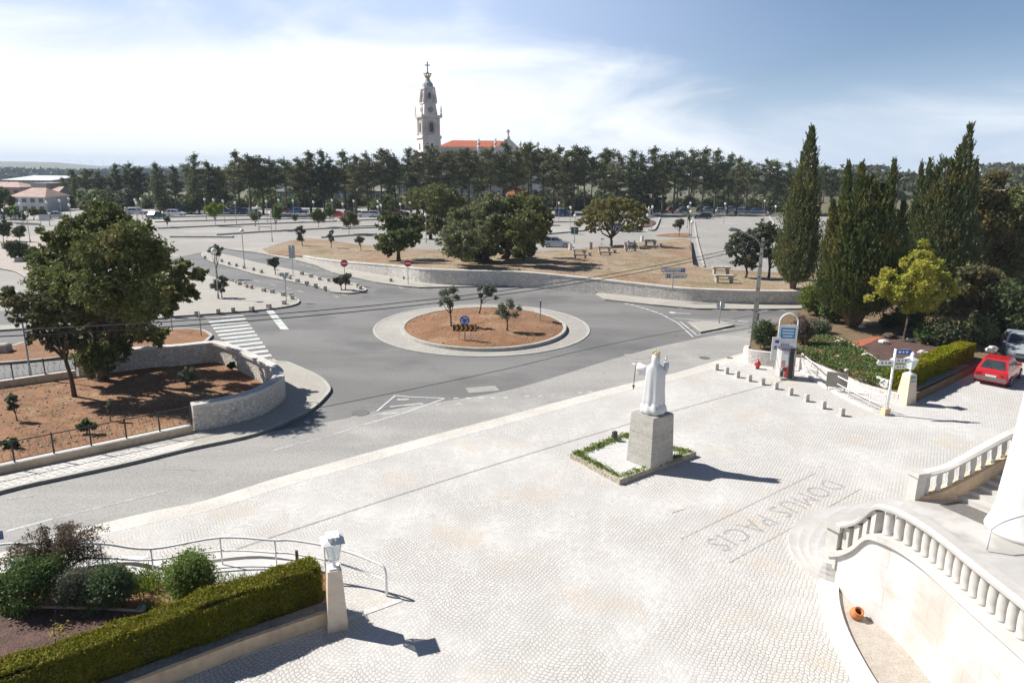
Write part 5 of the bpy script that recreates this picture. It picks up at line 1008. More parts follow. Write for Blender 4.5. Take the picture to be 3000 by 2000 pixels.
# low planted kerb bed round the pedestal
c4 = px([(1670, 1332), (1830, 1270), (2040, 1327), (1815, 1410)], .16)   # left, back, right, front corners
for q in c4: q.z = .0
bedm = masonry('split stone edging', (0.50, 0.44, 0.36), (0.38, 0.33, 0.27), (0.26, 0.22, 0.17), 5.0, .06)
t = thing('flower_bed_edging', 'square stone edging of the bed round the white statue', 'edging'); 
for i in range(4):
    a, b_ = c4[i], c4[(i + 1) % 4]; w = b_ - a; n_ = Vector((-w.y, w.x, 0)).normalized(); cen = sum(c4, Vector()) / 4
    if n_.dot(cen - a) < 0: n_ = -n_
    MB().add([], []); m = MB(); L_ = w.length; m.box(((a.x + b_.x) / 2 + n_.x * .07, (a.y + b_.y) / 2 + n_.y * .07, .11), (L_ - (.28 if i % 2 else 0.0), .14, .24), math.atan2(w.y, w.x)); m.build('kerb', bedm, t)
slab('bed_gravel', [Vector((p.x, p.y, .16)) for p in [q + (cen - q) * .04 for q in c4]], mk('white gravel', (0.60, 0.59, 0.57), (0.52, 0.51, 0.48), 9, .9, fine=.3, finescale=25, bmp=.4), .1)
rng = np.random.default_rng(21); C_ = []
for i in range(4):
    a, b_ = c4[i] + (cen - c4[i]) * .11, c4[(i + 1) % 4] + (cen - c4[(i + 1) % 4]) * .11
    for k in range(46):
        if i in (3, 0) and rng.random() < .1: continue
        if i == 1 and False: continue
        q = a.lerp(b_, rng.random()); C_.append(np.array([q.x, q.y, .17]) + rng.normal(size=(26, 3)) * [.10, .10, .035] + [0, 0, .05])
o = leaves('border_plants', np.concatenate(C_), .035, green, rng, flat=.2, elong=1.5); o['kind'] = 'stuff'
pr = math.atan2(c4[2].y - c4[3].y, c4[2].x - c4[3].x)
base = P(1962, 1357, .16) ; pc = P(1903, 1350, .16)
t = thing('stone_pedestal', 'tall tapering grey stone pedestal in the planted bed', 'pedestal', Vector((pc.x, pc.y, .16)), pr)
hp_ = 1.95; m = MB(); m.box((0, 0, hp_ / 2), (1.28, 1.20, hp_), 0, .90); m.build('block', mk('pedestal stone', (0.44, 0.42, 0.37), (0.37, 0.35, 0.31), 1.5, .85, fine=.3, finescale=10, stretch=(.6, .6, 3), bmp=.15), t)
m = MB(); m.box((0, 0, hp_ + .012), (1.1, 1.03, .03)); m.build('top_slab', mk('pedestal top', (0.36, 0.34, 0.30), None, 2, .85), t)
for z in (.62, 1.25): 
    m = MB(); s = 1 - .1 * z / hp_; m.box((0, 0, z), (1.284 * s, 1.204 * s, .012)); m.build('joint', mk('stone joint', (0.24, 0.22, 0.19), None, 3, .9), t)
# robed figure on a cloud, seen from behind, arms out
sw = mk('statue white', (0.63, 0.63, 0.63), (0.58, 0.58, 0.575), 2, .55); gold = mk('gold crown', (0.62, 0.42, 0.10), (0.5, 0.32, 0.07), 8, .4, .35)
zs = hp_ + .16 + .02; t = thing('religious_statue', 'white robed veiled statue with gold crown, arms raised, seen from behind', 'statue', Vector((pc.x, pc.y, zs)), -.25, scale=(1.06, 1.06, 1.03))
m = MB(); prof = [(.0, .40, .36), (.10, .46, .42), (.22, .44, .40), (.32, .36, .33), (.42, .30, .28)]; n = 40
def ring(mb, z, rx_, ry_, fold, ph, cx=0.0, cy=0.0):
    if .3 < z < 1.7: rx_ *= 1.12; fold *= 1.3
    for j in range(n):
        g = 2 * math.pi * j / n; f = 1 + fold * (math.sin(g * 9 + ph) * .6 + math.sin(g * 5 + 1.3 + ph * .5) * .4); mb.v.append((cx + rx_ * f * math.cos(g), cy + ry_ * f * math.sin(g), z))
for z, a, b_ in prof: ring(m, z, a, b_, .10, z * 6)
k = len(prof)
for i in range(k - 1):
    for j in range(n): m.f.append((i * n + j, i * n + (j + 1) % n, (i + 1) * n + (j + 1) % n, (i + 1) * n + j))
m.f.append(tuple(range(n))[::-1]); m.f.append(tuple((k - 1) * n + j for j in range(n))); m.build('cloud_base', sw, t, smooth=True)
m = MB(); body = [(.30, .33, .30, .09, 0, 0), (.40, .345, .31, .09, .0, 0), (.60, .33, .28, .08, .0, 0), (.90, .315, .26, .07, .0, 0), (1.20, .305, .24, .06, .005, 0), (1.45, .30, .225, .045, .01, 0), (1.62, .30, .21, .03, .01, 0), (1.74, .285, .19, .02, .0, 0), (1.81, .21, .16, .01, 0, -.01), (1.86, .150, .145, .0, 0, -.02), (1.92, .142, .15, 0, 0, -.02), (2.02, .15, .165, 0, 0, -.01), (2.12, .145, .16, 0, 0, 0), (2.20, .115, .13, 0, 0, 0), (2.25, .06, .07, 0, 0, 0)]
for z, a, b_, f, cx, cy in body: ring(m, z, a, b_, f, .3 + z * .4, cx, cy)
k = len(body)
for i in range(k - 1):
    for j in range(n): m.f.append((i * n + j, i * n + (j + 1) % n, (i + 1) * n + (j + 1) % n, (i + 1) * n + j))
m.f.append(tuple(range(n))[::-1]); m.f.append(tuple((k - 1) * n + j for j in range(n))); m.build('robe', sw, t, smooth=True)
def sleeve(pts, rs, name):
    m = MB(); m.tube(pts, rs, 12); m.build(name, sw, t, smooth=True)
sleeve([(-.20, .02, 1.66), (-.40, .12, 1.62), (-.62, .20, 1.66)], [.12, .13, .15], 'sleeve'); m = MB(); m.add([(-.25, .0, 1.66), (-.66, .14, 1.68), (-.68, .14, 1.34), (-.30, .05, 1.36), (-.25, .10, 1.66), (-.66, .26, 1.68), (-.68, .26, 1.34), (-.30, .14, 1.36)], [(0, 1, 2, 3), (7, 6, 5, 4), (0, 4, 5, 1), (1, 5, 6, 2), (2, 6, 7, 3), (3, 7, 4, 0)]); fix_normals(m.build('hanging_sleeve', sw, t))
sleeve([(.20, .0, 1.62), (.33, .10, 1.56), (.37, .16, 1.74), (.36, .18, 1.90)], [.12, .115, .10, .085], 'sleeve')
def hand(c, d, up, s):
    c = Vector(c); d = Vector(d).normalized(); sd_ = d.cross(Vector(up)).normalized(); m = MB(); m.tube([c - d * .04, c + d * .03, c + d * .09], [.034, .045, .036], 8)
    for i, ln in enumerate((.062, .078, .074, .058)):
        o_ = c + d * .08 + sd_ * ((i - 1.5) * .019); m.tube([o_, o_ + d * ln * .5 + Vector(up) * .006, o_ + d * ln + Vector(up) * .018], [.0105, .0095, .007], 5)
    o_ = c + d * .01 + sd_ * s * .04; m.tube([o_, o_ + sd_ * s * .03 + d * .03, o_ + sd_ * s * .035 + d * .065], [.012, .011, .008], 5); m.build('hand', sw, t, smooth=True)
hand((-.70, .24, 1.69), (-1, .35, .15), (0, 0, 1), 1); hand((.35, .20, 1.98), (-.1, .2, 1), (0, -1, 0), -1)
m = MB(); m.lathe([(.11, 2.19), (.12, 2.20), (.13, 2.24), (.12, 2.24), (.11, 2.2)], n=20)
for j in range(8): g = j * math.pi / 4; m.tube([(.125 * math.cos(g), .125 * math.sin(g), 2.23), (.13 * math.cos(g), .13 * math.sin(g), 2.28), (.08 * math.cos(g), .08 * math.sin(g), 2.32), (0, 0, 2.34)], [.011, .012, .010, .01], 5)
m.lathe([(.01, 2.33), (.025, 2.35), (.01, 2.38)], n=8); m.build('crown', gold, t)
m = MB(); pts = [(-.70, .22, 1.66), (-.72, .20, 1.3), (-.73, .2, .96)]; m.tube(pts, .011, 5)
for i in range(22): p_ = Vector(pts[0]).lerp(Vector(pts[2]), i / 21); m.lathe([(.004, -.02), (.02, 0), (.004, .02)], tuple(p_), 6)
m.box((-.735, .2, .86), (.035, .03, .18)); m.box((-.735, .2, .88), (.11, .03, .035)); m.lathe([(.01, .90), (.04, .93), (.01, .96)], (-.735, .2, 0), 8); m.build('rosary', mk('rosary beads', (0.09, 0.08, 0.07), None, 5, .5), t)
p = P(1800, 1290, .16); t = thing('spotlight', 'small dark floodlight on a stake behind the statue bed', 'floodlight', Vector((p.x, p.y, .1)), .4); MB().tube([(0, 0, 0), (0, 0, .22)], .02, 6).build('stake', iron, t); m = MB(); m.box((0, 0, .34), (.2, .14, .24), 0, .9); m.build('head', iron, t)

# ================================================================== LANTERN PILLARS
gls = bpy.data.materials.new('lantern glass'); gls.use_nodes = True; pb_ = gls.node_tree.nodes['Principled BSDF']; pb_.inputs['Base Color'].default_value = (0.70, 0.76, 0.76, 1); pb_.inputs['Roughness'].default_value = .15; pb_.inputs['Alpha'].default_value = .62
def lantern_pillar(lb, p, hgt, rz, wb, crown_=False, cap='slab'):
    t = thing('lantern_pillar', lb, 'lantern', p, rz); wt = wb * .66
    m = MB(); m.box((0, 0, hgt / 2), (wb, wb, hgt), 0, wt / wb); m.build('pillar', mk('pillar render', (0.68, 0.58, 0.46), (0.60, 0.49, 0.36), .9, .85, fine=.15, finescale=8, c3=(0.42, 0.34, 0.25), s3=.8), t)
    m = MB(); m.box((0, 0, hgt + .02), (wt * .75, wt * .75, .04)); m.lathe([(.06, 0), (.045, .05), (.035, .12), (.05, .20), (.07, .24)], (0, 0, hgt + .03), 10); m.build('bracket', whitepaintm, t)
    z0 = hgt + .26; h = .46; a, b_ = .11, .19; fr = MB()
    for sx, sy in ((1, 1), (1, -1), (-1, 1), (-1, -1)): fr.tube([(sx * a, sy * a, z0), (sx * b_, sy * b_, z0 + h)], .014, 5)
    for z, r in ((z0, a), (z0 + h, b_)):
        for q in (((-r, -r), (r, -r)), ((r, -r), (r, r)), ((r, r), (-r, r)), ((-r, r), (-r, -r))): fr.tube([(*q[0], z), (*q[1], z)], .016, 5)
    m = MB(); s = .97; m.add([(-a * s, -a * s, z0), (a * s, -a * s, z0), (a * s, a * s, z0), (-a * s, a * s, z0), (-b_ * s, -b_ * s, z0 + h), (b_ * s, -b_ * s, z0 + h), (b_ * s, b_ * s, z0 + h), (-b_ * s, b_ * s, z0 + h)], [(0, 1, 5, 4), (1, 2, 6, 5), (2, 3, 7, 6), (3, 0, 4, 7)]); g_ = m.build('pane', gls, t); fr.build('frame', whitepaintm, t)
    m = MB(); r = .27; z1 = z0 + h + .015; ap = .11 if not crown_ else .13
    m.add([(-r, -r, z1), (r, -r, z1), (r, r, z1), (-r, r, z1), (-.07, -.07, z1 + ap), (.07, -.07, z1 + ap), (.07, .07, z1 + ap), (-.07, .07, z1 + ap)], [(3, 2, 1, 0), (4, 5, 6, 7), (0, 1, 5, 4), (1, 2, 6, 5), (2, 3, 7, 6), (3, 0, 4, 7)])
    if crown_: m.lathe([(.07, z1 + ap), (.10, z1 + ap + .05), (.06, z1 + ap + .11), (.09, z1 + ap + .15), (.03, z1 + ap + .2), (.01, z1 + ap + .24)], n=10)
    else:
        for i in range(4):
            for s_ in (-1, 1): m.tube([(s_ * (.06 + .0 * i), -.2 + .13 * i, z1 + .05), (s_ * .06, -.2 + .13 * i, z1 + .17)], .012, 5)
        m.box((0, 0, z1 + .14), (.3, .34, .02))
    m.build('lantern_roof', whitepaintm, t); MB().lathe([(.04, z0 + .03), (.05, z0 + .08), (.03, z0 + .2)], n=8).build('bulb', globe_m, t); return t
lantern_pillar('lantern on a cream tapering pillar at the end of the near hedge', P(988, 1832, .02), height_to(P(988, 1832, .02), 1662), .35, .50)
pr_ = P(2652, 1180, .02); tp_ = lantern_pillar('lantern on a cream tapering pillar at the corner of the right hedge', pr_, height_to(pr_, 1094), .38, .66, True)
m = MB(); m.box((-.02, -.262, 1.35), (.3, .012, .06), 0); m.box((-.02, -.27, 1.18), (.34, .012, .05)); m.tube([(-.12, -.262, 1.42), (-.02, -.258, 1.47), (.1, -.262, 1.41)], .018, 5); m.build('blue_emblem', mk('faded blue', (0.12, 0.30, 0.42), None, 3, .6), tp_)

# ================================================================== LEFT GARDEN IN THE FOREGROUND
slab('garden_bed', smooth(px([(-500, 2000), (-300, 2100), (200, 2060), (560, 1900), (900, 1790), (955, 1730), (935, 1668), (765, 1644), (628, 1650), (486, 1672), (367, 1660), (150, 1680), (-100, 1710), (-500, 1790)], .42), 3, True), soil, .5)
slab('mulch_bed', smooth(px([(-500, 1790), (0, 1776), (291, 1785), (440, 1782), (420, 1850), (214, 1925), (0, 2010), (-500, 2150)], .435), 3, True), mulch, .3)
wf = [P(966, 1783, .46), P(700, 1873, .46), P(367, 1999, .46), P(0, 2145, .46), P(-400, 2330, .46)]
o = thing('garden_wall', 'low cream rendered wall below the near box hedge', 'wall')
fix_normals(ribbon_mb(wf, .34, -.05, 0, -1).build('masonry', plaster, o))
m = ribbon_mb([q + Vector((0, 0, .004)) for q in wf], .30, .40, .012, -1); fix_normals(m.build('weathered_top', mk('weathered top', (0.26, 0.24, 0.21), (0.36, 0.33, 0.28), 2.2, .95, fine=.5, finescale=14), o))
def hedge(lb, A, B, w, z0, h, n, seed, side=1, size=.022):
    t = thing('box_hedge', lb, 'hedge'); A = Vector(A); B = Vector(B); u = (B - A); L_ = u.length; u.normalize(); v = Vector((-u.y, u.x, 0)) * side; rng = np.random.default_rng(seed)
    m = MB(); q = [A + v * .06 + u * .05, B + v * .06 - u * .05, B + v * (w - .06) - u * .05, A + v * (w - .06) + u * .05]; m.prism([(p.x, p.y) for p in q], z0, z0 + h - .07); m.build('branches', mk('hedge heart', (0.035, 0.035, 0.012), (0.05, 0.03, 0.015), 8, .95), t)
    pts = []; dr = []
    wob = lambda s: .045 * np.sin(s * 1.3 + seed) + .035 * np.sin(s * 3.1) + .03 * np.sin(s * 7.3 + 1)
    faces = ((L_ * h, 0), (L_ * w, 1), (L_ * h, 2), (w * h, 3), (w * h, 4)); tot = sum(f[0] for f in faces)
    for ar, f in faces:
        k = int(n * ar / tot); s = rng.random(k) * L_; a = rng.random(k); e = rng.normal(size=k) * .026 * (1 + 1.6 * (rng.random(k) < .08)) + wob(s)
        if f == 0: x, y, z, d = s, -e, z0 + a * h, (-v)
        elif f == 1: x, y, z, d = s, a * w, z0 + h + e, Vector((0, 0, 1))
        elif f == 2: x, y, z, d = s, w + e, z0 + a * h, v
        elif f == 3: x, y, z, d = np.zeros(k) + e, a * w, z0 + rng.random(k) * h, -u
        else: x, y, z, d = L_ + e, a * w, z0 + rng.random(k) * h, u
        pts.append(np.array(A)[None, :] * [1, 1, 0] + np.outer(x, np.array(u) * [1, 1, 0]) + np.outer(y, v) + np.outer(np.ones(k) * z, [0, 0, 1])); dr.append(np.tile(np.array(d) + [0, 0, .5], (k, 1)))
    pts = np.concatenate(pts); dr = np.concatenate(dr); dr += rng.normal(size=dr.shape) * .6; dr /= np.linalg.norm(dr, axis=1)[:, None]
    leaves('foliage', pts, size, hedgel, rng, elong=1.25, parent=t, wid=.7, flat=.25); return t
hA = P(943, 1752, .47); hB = P(383, 1962, .47); hC = hA + (hB - hA) * 2.0; hA.z = hC.z = 0
hedge('near clipped box hedge with rusty tips in the left foreground', hA, hC, .62, .42, .93, 150000, 401, -1, .020)
# shrubs and plants
def nbush(*a, **k): return bush(*a, z=.42, **k)
t = thing('arching_shrub', 'reddish arching shrub with drooping twigs in the near left garden', 'bush', P(175, 1700, .42)); rng = np.random.default_rng(411); C_ = []; m = MB()
for i in range(70):
    g = rng.random() * 6.283; r = rng.uniform(.35, 1.45); hh = rng.uniform(1.2, 2.15) * (1.1 - r * .25); e = np.array([math.cos(g) * r, math.sin(g) * r * .8, hh * rng.uniform(.35, .75)]); md = np.array([e[0] * .55, e[1] * .55, hh])
    pts = [np.array([0, 0, 0]) * (1 - s) ** 2 + 2 * s * (1 - s) * md + s * s * e for s in np.linspace(0, 1, 9)]; m.tube([Vector(q) for q in pts], [.016 - .0015 * j for j in range(9)], 4, False)
    for s in np.linspace(.3, 1, 26): q = 2 * s * (1 - s) * md + s * s * e; C_.append(q + rng.normal(size=(9, 3)) * .06)
leaves('foliage', np.concatenate(C_), .020, redsh, rng, parent=t, elong=1.6); m.build('twigs', mk('twig bark', (0.16, 0.09, 0.07), None, 6, .9), t)
nbush('bush', 'dark green leafy bush below the reddish shrub in the near garden', 95, 1690, 175, 140, 1770, dgreen, 11000, .030, seed=412)
nbush('bush', 'grey green soft bush right of the dark one, behind the garden stone', 215, 1715, 110, 110, 1780, olive, 6000, .022, seed=413)
nbush('bush', 'dark dense bush between the stone and the bright round bush', 322, 1715, 130, 125, 1775, dgreen, 11000, .028, seed=414)
nbush('bush', 'bright green rounded bush behind the near hedge', 553, 1692, 140, 150, 1765, green, 16000, .028, seed=415)
nbush('bush', 'light green plants at the far left edge of the near garden', 8, 1720, 70, 120, 1780, green, 4000, .03, seed=416)
def grass_tuft(lb, x, y, n, hgt, sp, mat, seed):
    b = P(x, y, .42); rng = np.random.default_rng(seed); t = thing('leafy_plant', lb, 'plant', b); c = np.column_stack([rng.normal(size=n) * sp, rng.normal(size=n) * sp * .6, rng.random(n) * hgt * .5 + hgt * .25]); d = np.column_stack([rng.normal(size=n) * .4, rng.normal(size=n) * .4, np.ones(n)]); leaves('foliage', c, hgt * .35, mat, rng, dirs=d / np.linalg.norm(d, axis=1)[:, None], elong=1.2, wid=.10, parent=t); return t
for i, (x, y, h_, sp, lb, n) in enumerate(((425, 1720, .42, .42, 'clump of upright strap leaves left of the bright round bush', 420), (650, 1700, .26, .2, 'thin yellowish tuft right of the bright round bush', 110), (715, 1698, .22, .15, 'small dry tuft near the near lantern hedge end', 70), (450, 1772, .25, .12, 'small tuft in front of the dark dense bush', 80), (255, 1800, .2, .15, 'little tuft beside the garden stone', 70), (30, 1790, .3, .3, 'strap leaved plant at the far left of the near bed', 200))): grass_tuft(lb, x, y, n, h_, sp, green, 420 + i)
t = thing('sapling', 'spindly yellow leaved sapling in the mulch before the near hedge', 'tree', P(163, 1885, .435)); MB().tube([(0, 0, 0), (-.02, .05, .4), (.05, .1, .8)], .01, 5).build('stem', BARK, t); leaves('leaves', np.random.default_rng(5).normal(size=(90, 3)) * [.12, .1, .12] + [.08, .05, .32], .028, yell, np.random.default_rng(6), parent=t)
rockm = mk('garden rock', (0.46, 0.40, 0.33), (0.28, 0.23, 0.19), 2.5, .9, fine=.3, finescale=12, bmp=.5)
def rock(lb, p, s, seed, mat=None, name='rock'):
    rng = np.random.default_rng(seed); m = MB(); n1, n2 = 9, 6
    ph = rng.random(4) * 6
    for i in range(n2 + 1):
        th = math.pi * i / n2
        for j in range(n1):
            g = 2 * math.pi * j / n1; r = 1 + .18 * math.sin(g * 2 + ph[0]) + .14 * math.sin(g * 3 + th * 3 + ph[1]) + .1 * rng.normal(); m.v.append((r * math.sin(th) * math.cos(g) * s, r * math.sin(th) * math.sin(g) * s * .8, (math.cos(th) * .62 + .45) * s))
    for i in range(n2):
        for j in range(n1): m.f.append((i * n1 + j, i * n1 + (j + 1) % n1, (i + 1) * n1 + (j + 1) % n1, (i + 1) * n1 + j))
    return tag(fix_normals(m.build(name, mat or rockm, loc=p)), lb, 'rock')
rock('brown and white garden stone between the near bushes', P(210, 1768, .42), .24, 1); rock('pale stone leaning on the brown garden stone', P(230, 1757, .42) + Vector((.05, .25, 0)), .15, 2, cap_m)
tag(MB().tube([P(-400, 1762, .47), P(0, 1775, .47), P(150, 1777, .48), P(291, 1781, .47), P(410, 1788, .46)], .035, 8).build('garden_pipe', mk('pale pipe', (0.50, 0.38, 0.31), (0.42, 0.32, 0.26), 2, .8)), 'pale pipe lying along the edge of the mulch bed', 'pipe')
t = rock('crumpled teal and white plastic bag by the end of the pipe', P(415, 1787, .44), .12, 4, mk('teal plastic', (0.03, 0.20, 0.17), (0.5, 0.52, 0.52), 6, .4), 'plastic_bag'); t['category'] = 'bag'
for x, y0, y1, lb, r in ((872, 1660, 1612, 'dark split wooden stake standing at the end of the near hedge', .045), (433, 1675, 1648, 'short rusty stake near the white railing', .018)):
    b = P(x, y0, .42); h_ = height_to(b, y1); m = MB(); m.box((0, 0, h_ / 2 - .1), (r * 2, r * 1.6, h_ + .2), .4, .85); tag(m.build('wooden_stake', mk('weathered wood', (0.16, 0.12, 0.07), (0.08, 0.06, 0.04), 9, .9), loc=b), lb, 'stake')
b = P(-8, 1572, 1.6); m = MB(); m.box((-.15, 0, 0), (.5, .03, .22), .5); t = thing('garden_sign', 'corner of a blue sign panel at the left edge above the road', 'sign', Vector((b.x, b.y, 0))); m2 = MB(); m2.box((-.15, 0, 1.6), (.5, .03, .24), .5); m2.build('panel', mk('pale blue panel', (0.12, 0.17, 0.38), None, 3, .5), t); MB().tube([(-.25, 0, 0), (-.25, 0, 1.6)], .03, 6).build('post', steel, t)

# ramp kerb and white tubular railing
kl = smooth(px([(-300, 1745), (0, 1705), (180, 1690), (367, 1668), (450, 1677), (486, 1683), (628, 1661), (765, 1650), (900, 1668)], .20), 4)
fix_normals(ribbon_mb([Vector((q.x, q.y, 0)) for q in kl], .32, -.05, .44, 1).build('ramp_kerb', mk('whitewashed kerb', (0.60, 0.59, 0.57), (0.52, 0.50, 0.47), 1.5, .8)))['kind'] = 'structure'
slab('ramp_surface', smooth(px([(367, 1656), (430, 1664), (486, 1669), (628, 1647), (765, 1636), (905, 1652), (914, 1690), (860, 1690), (800, 1688), (720, 1700), (640, 1704), (590, 1694), (480, 1700), (420, 1692)], .446), 3, True), MATS['whitewashed kerb'], .5)
t = thing('handrail', 'white tubular railing curving round the near ramp', 'railing'); 
rt = [(-300, 1660), (0, 1597), (150, 1592), (306, 1591), (440, 1607), (643, 1574), (804, 1582), (853, 1582), (949, 1597), (1018, 1618), (1085, 1642), (1117, 1658), (1130, 1675)]
ba = [(-300, 1760), (0, 1703), (150, 1692), (306, 1680), (450, 1674), (652, 1653), (811, 1658), (860, 1664), (955, 1684), (1030, 1706), (1092, 1728), (1125, 1740), (1133, 1745)]
bz = [.44, .44, .44, .44, .44, .44, .40, .30, .16, .08, .02, .02, .02]
bp = [P(x, y, z) for (x, y), z in zip(ba, bz)]
tops_ = [Vector((b.x, b.y, b.z + height_to(b, y))) for b, (x, y) in zip(bp, rt)]
tops_[-1].z -= .06; end = bp[-1] + Vector((0, 0, .02)); rp = smooth(tops_, 5) + [Vector((end.x, end.y, tops_[-1].z - .25)), end]
wp = mk('white railing paint', (0.85, 0.85, 0.84), (0.78, 0.78, 0.76), 4, .5)
MB().tube(rp, .034, 8).build('rail', wp, t, smooth=True)
MB().tube(smooth([b.lerp(a, .52) for b, a in zip(bp, tops_)], 5), .026, 6).build('middle_rail', wp, t, smooth=True)
for i in (1, 3, 4, 5, 6, 8): MB().tube([bp[i] - Vector((0, 0, .2)), tops_[i]], .02, 6).build('post', wp, t)
st = smooth(px([(705, 1925), (820, 1885), (1018, 1818), (1180, 1760)], .03), 4)
fix_normals(ribbon_mb([Vector((q.x, q.y, 0)) for q in st], .16, -.01, .036, 1).build('gutter_strip', cap_m))['kind'] = 'structure'

# ================================================================== RIGHT GARDEN
gz = .62
wl = smooth([P(*a) for a in ((2196, 1012, .85), (2193, 1020, .85), (2215, 1025, .85), (2250, 1029, .85), (2300, 1035, .8), (2345, 1046, .75), (2422, 1076, .6), (2480, 1101, .5), (2540, 1126, .45), (2600, 1142, .45), (2640, 1152, .45))], 4)
t = thing('garden_wall', 'whitewashed rubble wall curving below the ivy slope', 'wall'); fix_normals(ribbon_mb(wl, .26, -.05, 0, -1).build('masonry', masonry('whitewashed rubble', (0.74, 0.72, 0.68), (0.60, 0.57, 0.52), (0.42, 0.38, 0.32), 7, .05), t))
slab('right_garden', [Vector((q.x, q.y, max(.4, q.z - .1))) for q in wl] + px([(2668, 1160), (2872, 1062), (2960, 1020), (3100, 970), (3400, 900)], gz - .15) + px([(3400, 800), (2700, 850), (2420, 880), (2300, 925), (2230, 975), (2205, 1000)], gz), mk('ivy soil', (0.16, 0.11, 0.05), (0.20, 0.13, 0.08), 1.2, .95, fine=.6, finescale=9), .8)
slab('mulch_bed', smooth(px([(2440, 960), (2520, 940), (2640, 945), (2720, 975), (2790, 1000), (2840, 1020), (2760, 1060), (2680, 1090), (2600, 1090), (2520, 1035), (2450, 990)], .66), 3, True), mulch, .1)
for q, lb in (([(2494, 1003), (2525, 1014), (2590, 985), (2574, 975)], 1), ([(2655, 960), (2700, 965), (2705, 945), (2670, 940)], 2)): slab('brick_path', px(q, .675), mk('orange brick dust', (0.40, 0.13, 0.06), (0.33, 0.11, 0.05), 3, .9, fine=.3, finescale=9), .05)
for q in ([(2441, 982), (2500, 1010), (2560, 1045), (2601, 1078)], [(2460, 923), (2520, 935), (2582, 947)], [(2600, 980), (2640, 987), (2676, 998)]):
    m = MB(); m.tube(smooth(px(q, .70), 3), .045, 6); tag(m.build('edging_pipe', mk('pale edging', (0.50, 0.45, 0.38), (0.4, 0.36, 0.3), 3, .85)), {2441: 'long pale edging between ivy slope and mulch', 2460: 'pale edging beyond the cypress trunk', 2600: 'short pale edging by the yellow tree trunk'}[q[0][0]], 'edging')
for i, (x, y, s, lb) in enumerate(((2588, 1008, .30, 'large white rock left of the yellow tree trunk'), (2524, 962, .26, 'white rock right of the broad cypress trunk'), (2535, 920, .22, 'white rock in the shade beyond the broad cypress'), (2665, 1002, .22, 'pale rocks right of the yellow tree trunk'), (2700, 1038, .26, 'white rock with a hollow beside the right hedge'), (2716, 1040, .20, 'smaller white rock beside the right hedge'), (2452, 1048, .16, 'white rock in the lower ivy'), (2420, 985, .18, 'pale stone high in the ivy'), (2455, 1005, .20, 'white stone pile in the middle of the ivy'), (2535, 1045, .22, 'white stone at the mulch edge above the ivy'), (2480, 1088, .16, 'stone in the ivy near the planter'), (2620, 1060, .25, 'pale rock behind the signpost arms'), (2905, 1030, .35, 'grey boulder behind the red hatchback'))): rock(lb, P(x, y, .62), s, 500 + i, cap_m)
rock('dark driftwood stump left of the yellow tree', P(2605, 992, .62), .38, 520, mk('dead wood', (0.12, 0.08, 0.055), None, 5, .9), 'tree_stump')['category'] = 'stump'
rng = np.random.default_rng(31); C_ = []; poly = [(2330, 1030), (2345, 985), (2400, 965), (2440, 985), (2500, 1015), (2560, 1050), (2600, 1085), (2625, 1115), (2600, 1125), (2540, 1112), (2470, 1085), (2400, 1060)]
def inside(x, y, pl):
    c = False
    for i in range(len(pl)):
        (x1, y1), (x2, y2) = pl[i], pl[i - 1]
        if (y1 > y) != (y2 > y) and x < (x2 - x1) * (y - y1) / (y2 - y1) + x1: c = not c
    return c
while len(C_) < 720:
    x, y = rng.uniform(2325, 2630), rng.uniform(960, 1130)
    if inside(x, y, poly) and not (math.sin(x * .07) * math.sin(y * .11 + x * .02) > .55): q = P(x, y, .62); C_.append(np.array(q) + rng.normal(size=(26, 3)) * [.22, .22, .07] + [0, 0, .07])
o = leaves('ivy_ground_cover', np.concatenate(C_), .05, leafmat('ivy leaf', (0.055, 0.095, 0.018), (0.16, 0.20, 0.045), .2, (0.26, 0.15, 0.06)), rng, flat=.3, elong=1.4); o['kind'] = 'stuff'
h1 = P(2668, 1150, .45); h2 = P(2868, 1060, .45); h1.z = h2.z = 0; u = (h2 - h1).normalized(); v_ = Vector((-u.y, u.x, 0))
wq = [h1 - u * .1, h2 + u * .6]; t = thing('garden_wall', 'low cream rendered wall below the right box hedge', 'wall'); fix_normals(ribbon_mb([Vector((q.x, q.y, .45)) for q in wq], .5, -.05, 0, 1).build('masonry', plaster, t))
m = ribbon_mb([Vector((q.x, q.y, .452)) for q in [wq[0] + v_ * .05, wq[1] + v_ * .05]], .4, .40, .01, 1); fix_normals(m.build('weathered_top', MATS['weathered top'], t))
hedge('long clipped box hedge beside the red hatchback', h1 + v_ * .42 + u * .15, h2 + v_ * .42 + u * .3, .85, .42, 1.0, 90000, 402, 1, .032)
# planter, low wall blocks and ramp railing at the square's corner
p = P(2598, 1138, .25); t = thing('square_planter', 'white box planter with spiky plant beside the signpost', 'planter', p, .3); m = MB(); m.box((0, 0, .28), (.75, .75, .62), 0, 1.05); m.build('box', whitepaintm, t); m = MB(); m.box((0, 0, .585), (.66, .66, .02)); m.build('soil', mulch, t)
c = np.random.default_rng(8).normal(size=(170, 3)) * [.2, .2, .12] + [0, 0, .85]; leaves('plant', c, .16, green, np.random.default_rng(9), elong=1.4, wid=.2, parent=t)
p = P(2555, 1122, .3); m = MB(); m.box((0, 0, .1), (1.1, .4, .5), -.35); tag(m.build('low_wall_block', whitepaintm, loc=p), 'long white wall block left of the box planter', 'wall')
t = thing('handrail', 'white tubular railing of the ramp below the ivy slope', 'railing'); bb = px([(2345, 1075), (2373, 1100), (2430, 1135), (2484, 1165), (2545, 1195), (2590, 1208)], .03); tt_ = [Vector((b.x, b.y, .85)) for b in bb]
MB().tube(smooth(tt_, 4), .028, 8).build('rail', wp, t, smooth=True); MB().tube(smooth([Vector((b.x, b.y, .45)) for b in bb], 4), .02, 6).build('middle_rail', wp, t, smooth=True)
